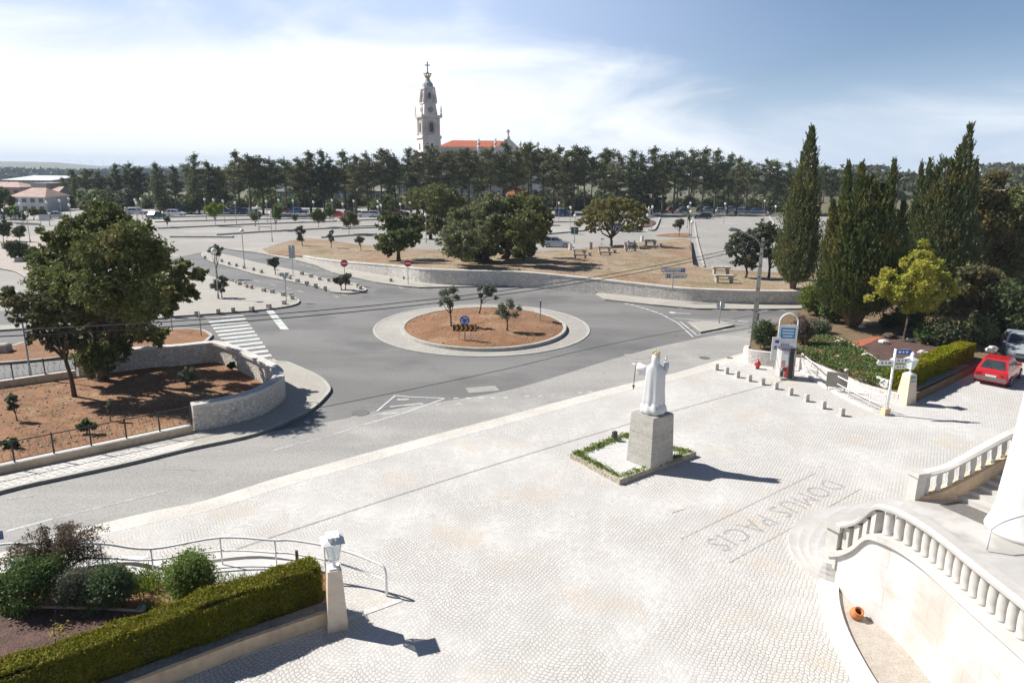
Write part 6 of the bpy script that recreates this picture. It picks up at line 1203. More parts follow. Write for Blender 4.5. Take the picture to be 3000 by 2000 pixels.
for b, a in zip(bb, tt_): MB().tube([b, a], .024, 6).build('post', wp, t)
kr = smooth(px([(2330, 1072), (2373, 1103), (2430, 1138), (2484, 1168), (2545, 1198), (2596, 1212)], .02), 4); fix_normals(ribbon_mb([Vector((q.x, q.y, 0)) for q in kr], .16, -.02, .12, -1).build('ramp_kerb', MATS['whitewashed kerb']))['kind'] = 'structure'
p = P(2448, 1146, .03); t = thing('notice_panel', 'grey panel seen from behind, fixed to the ramp railing', 'notice board', p, -.42); MB().box((0, 0, .62), (1.0, .06, .78)).build('panel', mk('brown grey panel', (0.26, 0.235, 0.20), None, 2, .7), t); [MB().tube([(s, .05, 0), (s, .05, .9)], .025, 6).build('leg', steel, t) for s in (-.4, .4)]
# signpost with arms
p = P(2596, 1214, .02); t = thing('signpost', 'white signpost with white and blue arrow boards by the corner lantern', 'signpost', p, .05); h_ = height_to(p, 1022); MB().tube([(0, 0, .0), (0, 0, h_)], .06, 10).build('post', wp, t, smooth=True); m = MB(); m.box((-.05, 0, .15), (.32, .3, .34), .2, .9); m.build('foot', plaster, t)
def arm(z, ln, col, name, s, hh=.2, ry=0.0, tx=None):
    m = MB(); x0, x1 = s * .06, s * (.06 + ln); xt = s * (.06 + ln + .1); a = [(x0, z - hh / 2), (x1, z - hh / 2), (xt, z), (x1, z + hh / 2), (x0, z + hh / 2)]; n_ = 5
    m.add([(q[0], -.02, q[1]) for q in a] + [(q[0], .02, q[1]) for q in a], [tuple(range(5)), tuple(range(5, 10))[::-1]] + [(i, (i + 1) % 5, 5 + (i + 1) % 5, 5 + i) for i in range(5)]); o = fix_normals(m.build(name, col, t))
    for zz in (.5, -.5): MB().box(((x0 + x1) / 2, 0, z + zz * hh), (ln, .055, .018)).build('edge', steel, o)
    for k in range(3): MB().box((x0 + s * (.14 + k * ln * .27), -.024, z), (ln * (.2, .12, .16)[k], .008, hh * .34)).build('wording', (white_e if col is blue_e else mk('ink grey', (0.12, 0.14, 0.2), None, 3, .6)), o)
arm(h_ - .14, .62, blue_e, 'blue_arrow', 1, .26); arm(h_ - .55, .66, wp, 'white_arrow', 1, .2); arm(h_ - .85, .5, wp, 'white_arrow', 1, .2); arm(h_ - .66, .66, wp, 'white_arrow', -1, .24)
# arched sign, small sign, advertising column and red hydrant
p = P(2297, 1078, .02); t = thing('arched_sign', 'tall white arched sign frame with blue panels by the kiosk', 'sign', p, -.12); sc2 = mpp(p); W2 = .50; ht = height_to(p, 918); arc = [(-W2, 0, 0), (-W2, 0, ht - W2)] + [(-W2 * math.cos(a), 0, ht - W2 + W2 * math.sin(a)) for a in np.linspace(.2, math.pi - .2, 9)] + [(W2, 0, ht - W2), (W2, 0, 0)]
MB().tube([Vector(a) for a in arc], .04, 8).build('frame', wp, t, smooth=True)
z1 = ht - .72; MB().box((0, -.01, z1 - .42), (.92, .05, .95)).build('upper_panel', white_e, t); MB().box((0, -.04, z1 - .42), (.80, .02, .62)).build('blue_field', mk('sky blue panel', (0.04, 0.30, 0.58), None, 3, .4), t)
for i in range(3): MB().box((0, -.055, z1 - .25 - i * .17), (.62 - .1 * (i == 2), .01, .07)).build('wording', white_e, t)
MB().box((0, -.01, z1 - 1.35), (.92, .05, .85)).build('lower_panel', white_e, t)
bi = mk('info blue', (0.05, 0.17, 0.42), None, 3, .4); m = MB(); m.box((.26, -.04, z1 - 1.42), (.11, .02, .42)); m.box((.26, -.04, z1 - 1.64), (.26, .02, .06)); m.box((.22, -.04, z1 - 1.23), (.18, .02, .06)); m.build('information_symbol', bi, t)
m = MB(); [m.box((-.28 + .12 * i, -.04, z1 - 1.1 + .02 * (i % 2)), (.07, .02, .12)) for i in range(4)]; [m.box((-.25, -.04, z1 - 1.32 - .14 * i), (.3, .02, .06)) for i in range(3)]; m.build('wording', bi, t)
p = P(2266, 1080, .02); t = thing('small_sign', 'white upright sign board with violet lettering left of the kiosk', 'sign', p, -.12); h_ = height_to(p, 986); MB().box((0, 0, h_ - .7), (.46, .05, 1.35)).build('board', white_e, t); MB().tube([(0, .04, 0), (0, .04, h_)], .03, 6).build('post', steel, t)
vi = mk('violet ink', (0.08, 0.06, 0.36), None, 3, .5)
for c_, d_ in (((.04, -.032, h_ - .28), (.22, .012, .17)), ((-.02, -.032, h_ - .58), (.14, .012, .1)), ((0, -.032, h_ - .70), (.26, .012, .06))): MB().box(c_, d_).build('printed_block', vi, t)
p = P(2300, 1106, .02); t = thing('drinks_machine', 'red, white and black advertising machine beside the ramp', 'vending machine', p, .12); h_ = height_to(p, 1010)
m = MB(); m.box((0, 0, .05), (.98, .9, .1)); m.build('plinth', concrete, t)
m = MB(); m.prism([(-.42, -.15), (-.08, -.42), (.08, -.42), (.42, -.15), (.42, .38), (-.42, .38)], .1, h_ - .25); m.build('cabinet', mk('cabinet white', (0.52, 0.50, 0.48), (0.42, 0.40, 0.38), 3, .4), t)
m = MB(); m.prism([(-.12, -.50), (.12, -.50), (.12, -.36), (-.12, -.36)], .1, h_ - .10); m.build('black_column', black_e, t); m = MB(); m.prism([(-.46, -.18), (-.06, -.5), (.06, -.5), (.3, -.3), (.3, .3), (-.46, .3)], h_ - .25, h_ - .12); m.build('roof', mk('dark roof', (0.09, 0.095, 0.12), None, 3, .5), t)
for s in (-1, 1):
    d_ = Vector((s * .34, .27, 0)).normalized(); n_ = Vector((s * .27, -.34, 0)).normalized(); o_ = Vector((s * .08, -.42, 0)) + n_ * .006
    for (a, b_, z0, z1_, c_) in ((.08, .40, 1.15, 1.55, 'pale panel') , (.05, .2, .15, .8, 'red'), (.22, .40, .75, 1.2, 'rose'), (.1, .32, .5, .78, 'darkred'), (.26, .41, .15, .55, 'darkred' if s > 0 else 'black')):
        if c_ == 'pale panel' and s > 0: a, b_ = .08, .22
        m = MB(); k = (h_ - .3) / 1.7; q = [o_ + d_ * a, o_ + d_ * b_]; m.add([(q[0].x, q[0].y, z0 * k), (q[1].x, q[1].y, z0 * k), (q[1].x, q[1].y, (z1_ - .1) * k), (q[0].x, q[0].y, z1_ * k)], [(0, 1, 2, 3)])
        m.build('printed_panel', mk('print ' + c_, {'pale panel': (.45, .55, .56), 'red': (.50, .03, .03), 'rose': (.42, .2, .18), 'darkred': (.16, .02, .03), 'black': (.03, .03, .03)}[c_], None, 3, .4), t)
p = P(2219, 1080, .02); t = thing('fire_hydrant', 'small red hydrant in front of the whitewashed wall', 'hydrant', p); MB().lathe([(.12, 0), (.10, .06), (.08, .12)], n=10).build('base', iron, t); MB().lathe([(.10, .1), (.14, .16), (.14, .38), (.10, .44), (.06, .47), (.05, .52)], n=12).build('body', redp, t, smooth=True); m = MB(); m.tube([(-.2, 0, .26), (.2, 0, .26)], .05, 8); m.build('outlet', redp, t); MB().box((.0, 0, .54), (.05, .05, .05)).build('valve', iron, t)

# ================================================================== STAIRS AND TERRACE OF THE BUILDING
# R: rail line of the near balustrade (foot of the balusters), plan from the photograph
t = thing('entrance_stairs', 'white stone entrance stairs, round steps, landing and curved terrace wall', 'stairs')
newelA = P(2430, 1626, .85); newelB = P(2678, 1450, .85)
cen_ = (newelA + newelB) / 2; rad_v = (newelA - newelB); rr0 = rad_v.length / 2; a0 = math.atan2(rad_v.y, rad_v.x)
far_n = Vector((-rad_v.y, rad_v.x, 0)).normalized()
if far_n.dot(P(2293, 1630, 0) - cen_) < 0: far_n = -far_n
for i, (ex_, z) in enumerate(((1.25, .17), (.85, .34), (.45, .51), (.05, .68))):
    pts = []
    for k in range(29):
        g = math.pi * k / 28; pts.append(cen_ + rad_v.normalized() * math.cos(g) * (rr0 + .06 + .02 * i) + far_n * math.sin(g) * (ex_ + .9))
    pts += [cen_ - rad_v.normalized() * (rr0 + .06) - far_n * 1.5, cen_ + rad_v.normalized() * (rr0 + .06) - far_n * .25]
    m = MB(); m.prism([(q.x, q.y) for q in pts], z - .17 if i else -.05, z); m.build('step', mk('marble %d' % 0, (0.55, 0.53, 0.50), (0.47, 0.45, 0.42), .9, .5, fine=.08, finescale=5, spec=.3), t)
marble = MATS['marble 0']; 
# landing floor and the upper terrace
foot = [Vector(a) for a in ((8.74, 17.1, 1.0), (8.90, 16.78, 1.2), (9.0, 16.35, 1.6), (9.04, 15.85, 2.2), (9.12, 15.45, 2.38), (9.27, 15.1, 2.42), (9.38, 14.6, 2.45), (9.42, 13.9, 2.5), (9.40, 12.9, 2.55), (9.38, 12.0, 2.6), (9.37, 11.1, 2.65), (9.37, 9.8, 2.7))]
m = MB(); m.prism([(q.x, q.y) for q in [newelA + Vector((.1, 0, 0)), newelB, P(2840, 1400, .85), P(3250, 1400, .85), P(3250, 1800, .85), Vector((foot[5].x + .2, foot[5].y, 0)), Vector((foot[3].x + .2, foot[3].y, 0))]], -.05, .85); m.build('landing', mk('landing marble', (0.46, 0.435, 0.40), (0.39, 0.365, 0.33), .7, .45, spec=.4, c3=(.56, .54, .51), s3=.5), t)
ft = smooth(foot, 4)
wallt = mk('marble cladding', (0.62, 0.60, 0.575), (0.54, 0.515, 0.485), .8, .5, fine=.1, finescale=4, stretch=(1.2, 1.2, .35), spec=.4, c3=(.50, .45, .395), s3=.55)
m_ = wallt; n_ = m_.node_tree.nodes; l_ = m_.node_tree.links; t_ = n_.new('ShaderNodeTexCoord'); sx_ = n_.new('ShaderNodeSeparateXYZ'); l_.new(t_.outputs['Object'], sx_.inputs[0]); cx_ = n_.new('ShaderNodeCombineXYZ'); l_.new(sx_.outputs[1], cx_.inputs[0]); l_.new(sx_.outputs[2], cx_.inputs[1])
br_ = n_.new('ShaderNodeTexBrick'); br_.inputs['Scale'].default_value = 1.0; br_.inputs['Brick Width'].default_value = .95; br_.inputs['Row Height'].default_value = .55; br_.inputs['Mortar Size'].default_value = .006; br_.inputs['Color1'].default_value = (1, 1, 1, 1); br_.inputs['Color2'].default_value = (.94, .935, .925, 1); br_.inputs['Mortar'].default_value = (.72, .69, .65, 1); l_.new(cx_.outputs[0], br_.inputs['Vector'])
mm_ = n_.new('ShaderNodeMix'); mm_.data_type = 'RGBA'; mm_.blend_type = 'MULTIPLY'; mm_.inputs[0].default_value = 1; l_.new(n_['Principled BSDF'].inputs['Base Color'].links[0].from_socket, mm_.inputs[6]); l_.new(br_.outputs['Color'], mm_.inputs[7]); l_.new(mm_.outputs[2], n_['Principled BSDF'].inputs['Base Color'])
fix_normals(ribbon_mb([q - Vector((0, 0, .16)) for q in ft], .42, -.1, 0, 1).build('terrace_wall', wallt, t))
m = MB()
for i, q in enumerate(ft):
    a = ft[max(i - 1, 0)]; b_ = ft[min(i + 1, len(ft) - 1)]; d_ = b_ - a; d_.z = 0; d_.normalize(); n_ = Vector((-d_.y, d_.x, 0)); o0 = q - n_ * .10; o1 = q + n_ * .50; m.v += [(o0.x, o0.y, q.z - .158), (o1.x, o1.y, q.z - .158), (o1.x, o1.y, q.z), (o0.x, o0.y, q.z)]
for i in range(len(ft) - 1):
    for j in range(4): m.f.append((4 * i + j, 4 * i + (j + 1) % 4, 4 * i + 4 + (j + 1) % 4, 4 * i + 4 + j))
m.f += [(0, 1, 2, 3), tuple(4 * (len(ft) - 1) + j for j in (3, 2, 1, 0))]; fix_normals(m.build('wall_coping', whitestone, t))
# upper terrace slab behind the near balustrade
up = [ft[i] for i in range(20, len(ft), 3)]; inn = P(2824, 1616, 2.38); m = MB(); m.prism([(q.x + .3, q.y + .05) for q in up] + [(P(3250, 1660, 2.38).x, P(3250, 1660, 2.38).y), (inn.x, inn.y)], .84, 2.38); m.build('terrace_floor', marble, t)
# balustrade A
def dirn(i): a = ft[max(i - 1, 0)]; b_ = ft[min(i + 1, len(ft) - 1)]; d_ = b_ - a; d_.z = 0; return d_.normalized()
BH = .66; tb = thing('balustrade', 'near white stone balustrade curving up along the terrace', 'balustrade')
line = [(q + Vector((-dirn(i).y, dirn(i).x, 0)) * .18) for i, q in enumerate(ft)]
m = MB()
for i, q in enumerate(line):
    n_ = Vector((-dirn(i).y, dirn(i).x, 0)); 
    for s, z in ((-.19, 0), (.19, 0), (.21, .08), (.14, .15), (-.14, .15), (-.21, .08)): r_ = q + n_ * s; m.v.append((r_.x, r_.y, q.z + BH + z))
for i in range(len(line) - 1):
    for j in range(6): m.f.append((6 * i + j, 6 * i + (j + 1) % 6, 6 * i + 6 + (j + 1) % 6, 6 * i + 6 + j))
m.f += [tuple(range(6)), tuple(6 * (len(line) - 1) + j for j in range(6))[::-1]]; fix_normals(m.build('handrail', whitestone, tb))
acc = 0; nxt = .30; tot = sum((line[i + 1] - line[i]).length for i in range(len(line) - 1))
cum = [0]; [cum.append(cum[-1] + (line[i + 1] - line[i]).length) for i in range(len(line) - 1)]
def along(s):
    for i in range(len(line) - 1):
        if cum[i + 1] >= s: return line[i].lerp(line[i + 1], (s - cum[i]) / (cum[i + 1] - cum[i])), i
    return line[-1], len(line) - 2
s0 = cum[12]; s = .42
while s < tot:
    q, i = along(s); d_ = dirn(i); ang = math.atan2(d_.y, d_.x)
    if s < s0: m = MB(); m.box((q.x, q.y, q.z + BH / 2), (.17, .22, BH), ang); m.build('baluster', whitestone, tb); s += .46
    else: m = MB(); m.lathe([(.10, -.0), (.118, .02), (.118, .05), (.10, .07), (.112, BH * .35), (.115, BH * .6), (.10, BH - .06), (.12, BH - .03), (.12, BH)], (q.x, q.y, q.z), 14, rot=ang); m.build('baluster', whitestone, tb, smooth=True); s += .285
q = line[0]; d_ = dirn(0); ang = math.atan2(d_.y, d_.x); m = MB(); m.box((q.x, q.y, q.z - .22), (.46, .46, .42), ang); m.box((q.x, q.y, q.z + BH / 2), (.34, .34, BH + .02), ang); m.build('newel', whitestone, tb); m = MB(); m.box((q.x, q.y, q.z + BH + .08), (.50, .50, .17), ang); m.build('newel_cap', whitestone, tb)
# steps up to the building and the far balustrade
sB = P(2700, 1448, .85); e0 = P(2775, 1450, .85); e1 = P(2940, 1520, .85); nst = 8; stair_dir = Vector((-(e1 - e0).y, (e1 - e0).x, 0)).normalized(); 
if stair_dir.y < 0: stair_dir = -stair_dir
e1b = e1 + (e1 - e0).normalized() * 2.5
for i in range(nst):
    o_ = stair_dir * (.32 * i); zt_ = .85 + .155 * (i + 1); m = MB(); A_ = e0 + o_; B_2 = e1b + o_; C2 = e1b + stair_dir * 3.6; D2 = e0 + stair_dir * 3.6; m.prism([(A_.x, A_.y), (B_2.x, B_2.y), (C2.x, C2.y), (D2.x, D2.y)], zt_ - .155 if i else .84, zt_); m.build('step', marble, t)
m = MB(); q4 = px([(2752, 1478), (2806, 1468), (2912, 1510), (2905, 1545)], .862); m.prism([(q.x, q.y) for q in q4], .851, .866); tag(m.build('door_mat', mk('grey door mat', (0.16, 0.15, 0.135), (0.13, 0.12, 0.11), 8, .95)), 'large dark grey mat on the landing before the steps', 'mat')
tb2 = thing('balustrade', 'far white stone balustrade rising along the building steps', 'balustrade')
fb_ = [P(2680, 1448, .95), P(2715, 1443, 1.0), P(2760, 1430, 1.15), P(2810, 1405, 1.45), P(2870, 1372, 1.8), P(2940, 1335, 2.15), P(3040, 1290, 2.5)]
fl = smooth(fb_, 4); m = MB(); m2 = MB()
for i, q in enumerate(fl):
    a = fl[max(i - 1, 0)]; b_ = fl[min(i + 1, len(fl) - 1)]; d_ = b_ - a; d_.z = 0; d_.normalize(); n_ = Vector((-d_.y, d_.x, 0))
    for s_, z in ((-.17, 0), (.17, 0), (.19, .07), (.12, .14), (-.12, .14), (-.19, .07)): r_ = q + n_ * s_; m.v.append((r_.x, r_.y, q.z + BH + z))
    for s_, z in ((-.17, -1.5), (.17, -1.5), (.17, 0), (-.17, 0)): r_ = q + n_ * s_; m2.v.append((r_.x, r_.y, max(-.05, q.z + z)))
for i in range(len(fl) - 1):
    for j in range(6): m.f.append((6 * i + j, 6 * i + (j + 1) % 6, 6 * i + 6 + (j + 1) % 6, 6 * i + 6 + j))
    for j in range(4): m2.f.append((4 * i + j, 4 * i + (j + 1) % 4, 4 * i + 4 + (j + 1) % 4, 4 * i + 4 + j))
m.f += [tuple(range(6)), tuple(6 * (len(fl) - 1) + j for j in range(6))[::-1]]; fix_normals(m.build('handrail', whitestone, tb2)); m2.f.append((0, 1, 2, 3)); fix_normals(m2.build('plinth', plaster, tb2))
cum2 = [0]; [cum2.append(cum2[-1] + (fl[i + 1] - fl[i]).length) for i in range(len(fl) - 1)]; s = .36
while s < cum2[-1]:
    for i in range(len(fl) - 1):
        if cum2[i + 1] >= s: q = fl[i].lerp(fl[i + 1], (s - cum2[i]) / (cum2[i + 1] - cum2[i])); break
    m = MB(); m.lathe([(.10, 0), (.10, .05), (.075, .09), (.10, BH * .45), (.075, BH - .1), (.10, BH - .05), (.10, BH)], (q.x, q.y, q.z), 4, rot=.5); m.build('baluster', whitestone, tb2); s += .40
q = fl[0]; m = MB(); m.box((q.x, q.y, q.z + BH / 2 - .1), (.36, .36, BH + .24), .3); m.box((q.x, q.y, q.z + BH + .09), (.46, .46, .14), .3); m.build('newel', whitestone, tb2)
# white corner of the building
c0 = P(2912, 1560, .85); bw = mk('building white render', (0.66, 0.655, 0.64), (0.62, 0.61, 0.59), .6, .8); m = MB(); m.lathe([(1.04, 0), (1.0, .12), (.90, .35), (.84, .7), (.80, 1.4), (.70, 3), (.50, 8.5)], (c0.x + .98, c0.y + .1, .85), 28); t2 = thing('building_column', 'massive white round column of the building at the right edge', 'column'); m.build('shaft', bw, t2, smooth=True)
m = MB(); m.tube(smooth([P(2900, 1552, 1.5), P(2925, 1535, 1.62), P(2960, 1520, 1.7), P(3060, 1490, 1.8)], 4), .03, 8); m.tube([P(2902, 1552, 1.5), P(2902, 1552, 1.5) - Vector((0, 0, .6))], .025, 6); tag(m.build('metal_handrail', wp, smooth=True), 'thin metal handrail beside the massive white column', 'railing')
# white ring kerb, gravel strip and the clay pot
ro = smooth(px([(2395, 1712), (2400, 1640), (2432, 1640), (2470, 1646)], .1), 3)
ki = smooth(px([(2474, 1640), (2462, 1680), (2457, 1730), (2462, 1775), (2475, 1820), (2495, 1868), (2525, 1925), (2570, 2000), (2640, 2100)], .12), 5)
fix_normals(ribbon_mb([Vector((q.x, q.y, 0)) for q in ki], .46, -.05, .14, -1).build('ring_kerb', mk('bright white kerb', (0.62, 0.605, 0.58), (0.56, 0.54, 0.51), 1, .7)))['kind'] = 'structure'
slab('gravel_strip', [Vector((q.x, q.y, .035)) for q in ki] + [Vector((q.x + .1, q.y + .1, .035)) for q in ft[9:][::-2]], mk('beige gravel', (0.48, 0.43, 0.37), (0.42, 0.37, 0.31), 4, .95, fine=.45, finescale=26, bmp=.5), .05)
p = P(2506, 1808, .04); t = thing('clay_pot', 'round orange clay pot lying on the gravel strip', 'pot', p + Vector((0, 0, .10)), 0); clay = mk('terracotta', (0.50, 0.19, 0.06), (0.42, 0.15, 0.05), 5, .8); m = MB(); m.lathe([(.02, -.10), (.10, -.10), (.155, -.02), (.165, .05), (.135, .12), (.10, .15), (.125, .175), (.125, .19), (.095, .19), (.08, .14), (.12, .05), (.10, -.06), (.01, -.07)], n=24); o = m.build('body', clay, t, smooth=True); o.rotation_euler = (rad(32), 0, rad(10))
# ================================================================== CHURCH AND FAR BUILDINGS
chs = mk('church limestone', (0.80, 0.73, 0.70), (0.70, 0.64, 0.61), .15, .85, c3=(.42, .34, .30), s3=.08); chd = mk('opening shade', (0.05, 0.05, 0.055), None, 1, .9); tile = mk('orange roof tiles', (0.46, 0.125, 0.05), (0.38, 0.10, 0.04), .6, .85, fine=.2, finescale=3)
TY = 352.0; tb_ = Q(1259, 600, TY); tb_.z = -2; t = thing('church_tower', 'tall baroque stone bell tower with crown and cross above the pines', 'tower', Vector((tb_.x, TY, 0)), rad(27)); 
def zt(y): return Q(1259, y, TY).z
k = mpp(Q(1259, 330, TY))
def sq(mb, w0, w1, z0, z1): mb.box((0, 0, (z0 + z1) / 2), (w0, w0, z1 - z0), 0, w1 / w0)
z = {n: zt(y) for n, y in (('base', 560), ('b1', 452), ('c1', 406), ('bell0', 398), ('bell1', 346), ('c2', 341), ('clk0', 338), ('clk1', 305), ('up0', 303), ('up1', 262), ('c3', 256), ('dome', 234), ('crown', 216), ('cross', 181))}
w = 67 * k / 1.22
def lvl(name, w0, w1, a, b): m = MB(); sq(m, w0, w1, a, b); return m.build(name, chs, t)
lvl('base_storey', w * 1.07, w * 1.05, z['base'], z['b1']); lvl('cornice', w * 1.16, w * 1.16, z['b1'], z['b1'] + .8); lvl('lower_storey', w * 1.02, w, z['b1'] + .8, z['c1']); lvl('cornice', w * 1.12, w * 1.05, z['c1'], z['bell0']); lvl('bell_storey', w * .90, w * .90, z['bell0'], z['bell1']); lvl('cornice', w * 1.14, w * 1.18, z['bell1'], z['c2'] + .3)
lvl('clock_storey', w * .78, w * .62, z['c2'] + .3, z['clk1']); lvl('cornice', w * .72, w * .72, z['clk1'], z['up0'] + .3); lvl('upper_storey', w * .52, w * .46, z['up0'], z['up1']); lvl('cornice', w * .60, w * .60, z['up1'], z['c3'])
m = MB(); r = w * .27; m.lathe([(r * 1.1, z['c3']), (r * 1.05, z['c3'] + 1), (r * .95, (z['c3'] + z['dome']) / 2), (r * .55, z['dome'] - .6), (r * .3, z['dome'] + 1.2)], n=12); m.build('dome', mk('dome stone', (0.42, 0.42, 0.42), (0.34, 0.35, 0.36), .3, .8), t)
m = MB(); zc = z['dome'] + .8; m.lathe([(1.0, zc), (1.5, zc + .8), (1.1, zc + 1.0)], n=14)
for j in range(8): g = j * math.pi / 4; m.tube([(1.3 * math.cos(g), 1.3 * math.sin(g), zc + .8), (1.9 * math.cos(g), 1.9 * math.sin(g), zc + 2.0), (.9 * math.cos(g), .9 * math.sin(g), z['crown'] - .2), (0, 0, z['crown'])], [.22, .25, .2, .15], 5)
m.build('crown', gold, t); m = MB(); m.box((0, 0, (z['crown'] + z['cross']) / 2), (.42, .42, z['cross'] - z['crown'])); m.box((0, 0, z['cross'] - 1.6), (2.5, .4, .42), rad(-27)); m.lathe([(.2, z['crown'] - .1), (.6, z['crown'] + .5), (.2, z['crown'] + 1.1)], n=8); m.build('cross', mk('old bronze', (0.16, 0.18, 0.17), None, 2, .6), t)
for f in range(4):
    an = f * math.pi / 2; cs, sn = math.cos(an), math.sin(an)
    def pan(name, wd, z0, z1, hw, mat, arch=True, e=.06):
        m = MB(); pts = [(-wd / 2, z0), (wd / 2, z0)] + ([(wd / 2 * math.cos(a), z1 - wd / 2 + wd / 2 * math.sin(a)) for a in np.linspace(0, math.pi, 9)] if arch else [(wd / 2, z1), (-wd / 2, z1)])
        n_ = len(pts); d0, d1 = hw - .02, hw + e; tr = lambda x, y, zz: (x * cs - y * sn, x * sn + y * cs, zz)
        m.add([tr(x, -d0, zz) for x, zz in pts] + [tr(x, -d1, zz) for x, zz in pts], [tuple(range(n_)), tuple(range(n_, 2 * n_))[::-1]] + [(i, (i + 1) % n_, n_ + (i + 1) % n_, n_ + i) for i in range(n_)]); fix_normals(m.build(name, mat, t))
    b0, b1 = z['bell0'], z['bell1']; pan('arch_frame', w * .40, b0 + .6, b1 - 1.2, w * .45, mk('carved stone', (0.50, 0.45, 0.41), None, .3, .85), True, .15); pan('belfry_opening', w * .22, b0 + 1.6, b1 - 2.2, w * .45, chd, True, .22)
    for s in (-1, 1):
        for q_ in (.30, .405): m = MB(); x, y = s * w * q_, -w * .45 - .15; m.lathe([(.5, b0 + .2), (.36, b0 + .8), (.32, b1 - 1), (.5, b1 - .3)], (x * cs - y * sn, x * sn + y * cs, 0), 8); m.build('column', chs, t, smooth=True)
        m = MB(); x, y = w * .53 * s, -w * .53; m.lathe([(.6, z['c2']), (.45, z['c2'] + 1.0), (.2, z['c2'] + 1.4), (.4, z['c2'] + 2.4), (.08, z['c2'] + 5.0)], (x * cs - y * sn, x * sn + y * cs, 0), 8); (m.build('pinnacle', chs, t) if s > 0 else None)
        m = MB(); x, y = s * w * .30, -w * .33; m.tube([(x * cs - y * sn, x * sn + y * cs, z['up0'] + .4), (x * .86 * cs - y * .86 * sn, x * .86 * sn + y * .86 * cs, z['up1'])], [.75, .3], 6); m.build('buttress', chs, t)
    zm = (z['c2'] + z['clk1']) / 2; m = MB(); hw = w * .36; n_ = 16; R_ = w * .14
    for yy in (hw - .3, hw + .35):
        for j in range(n_): g = 2 * math.pi * j / n_; x, y, zz = R_ * math.cos(g), -yy, zm + R_ * math.sin(g); m.v.append((x * cs - y * sn, x * sn + y * cs, zz))
    m.f = [tuple(range(n_)), tuple(range(n_, 2 * n_))[::-1]] + [(j, (j + 1) % n_, n_ + (j + 1) % n_, n_ + j) for j in range(n_)]; fix_normals(m.build('clock_face', mk('clock grey', (0.30, 0.27, 0.25), None, 1, .8), t))
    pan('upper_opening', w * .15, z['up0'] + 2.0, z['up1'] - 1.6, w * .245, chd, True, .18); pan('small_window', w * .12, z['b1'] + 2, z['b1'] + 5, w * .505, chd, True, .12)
# nave
t = thing('church_nave', 'long white church nave with bright orange tiled roof and gable cross', 'church'); NY = 362.
def n3(x, y, d=0): return Q(x, y, NY + d)
a, b_ = n3(1285, 440), n3(1462, 438); ev, rgd = n3(1350, 431).z, n3(1400, 410).z; x0, x1 = a.x, b_.x; dpt = 16.
m = MB(); m.box(((x0 + x1) / 2, NY + dpt / 2, (ev - 2) / 2), (x1 - x0, dpt, ev + 2)); m.build('wall', chs, t)
m = MB(); xr0 = n3(1322, 415).x; xg = n3(1482, 410).x; m.add([(x0 - .6, NY - .8, ev), (xg - 1.5, NY - .8, ev + .2), (xg, NY + dpt / 2, rgd), (xr0, NY + dpt / 2, rgd), (x0 - .6, NY + dpt + .8, ev), (xg - 1.5, NY + dpt + .8, ev + .2)], [(0, 1, 2, 3), (3, 2, 5, 4), (0, 3, 4), (0, 4, 5, 1), (1, 5, 2)]); fix_normals(m.build('roof', tile, t))
m = MB(); m.box(((x0 + x1) / 2, NY - .5, ev - .5), (x1 - x0 + 1, .6, .9)); m.build('cornice', chs, t)
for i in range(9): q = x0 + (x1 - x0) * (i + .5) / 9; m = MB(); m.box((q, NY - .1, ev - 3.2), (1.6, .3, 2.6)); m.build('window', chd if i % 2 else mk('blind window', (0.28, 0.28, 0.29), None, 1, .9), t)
for x in (1403, 1452): q = n3(x, 430); m = MB(); m.lathe([(.9, ev - 3), (.9, ev), (1.0, ev + .3), (.5, ev + .8), (.9, ev + 2.2), (.3, ev + 3.0), (.45, ev + 3.6), (.06, n3(x, 405).z)], (q.x, NY - .9, 0), 8); m.build('pinnacle', chs, t)
gx = n3(1489, 405); gw = n3(1525, 436).x - gx.x; zt_ = n3(1489, 403).z; zb_ = n3(1489, 437).z; m = MB(); m.add([(gx.x - gw, NY - 1.5, zb_ - 12), (gx.x + gw, NY - 1.5, zb_ - 12), (gx.x + gw, NY - 1.5, zb_), (gx.x, NY - 1.5, zt_), (gx.x - gw, NY - 1.5, zb_), (gx.x - gw, NY + 1, zb_ - 12), (gx.x + gw, NY + 1, zb_ - 12), (gx.x + gw, NY + 1, zb_), (gx.x, NY + 1, zt_), (gx.x - gw, NY + 1, zb_)], [(0, 1, 2, 3, 4), (9, 8, 7, 6, 5), (0, 5, 6, 1), (1, 6, 7, 2), (2, 7, 8, 3), (3, 8, 9, 4), (4, 9, 5, 0)]); fix_normals(m.build('gable', chs, t))
def cross(x, ya, yb, T, mat=chs): q = n3(x, yb); za, zb2 = n3(x, ya).z, n3(x, yb).z; m = MB(); m.box((q.x, NY - .3, (za + zb2) / 2), (.7, .7, za - zb2)); m.box((q.x, NY - .3, za - (za - zb2) * .28), ((za - zb2) * .42, .6, .65)); m.lathe([(.9, zb2 - .5), (.9, zb2 + .6), (.4, zb2 + 1)], (q.x, NY - .3, 0), 8); m.build('cross', mat, T)
cross(1489, 379, 404, t); q = n3(1524, 436); m = MB(); m.lathe([(.9, q.z - 6), (.9, q.z + .5), (.5, q.z + 1.2), (.85, q.z + 2.3), (.3, q.z + 3.2), (.06, n3(1524, 411).z)], (q.x, NY, 0), 8); m.build('pinnacle', chs, t)
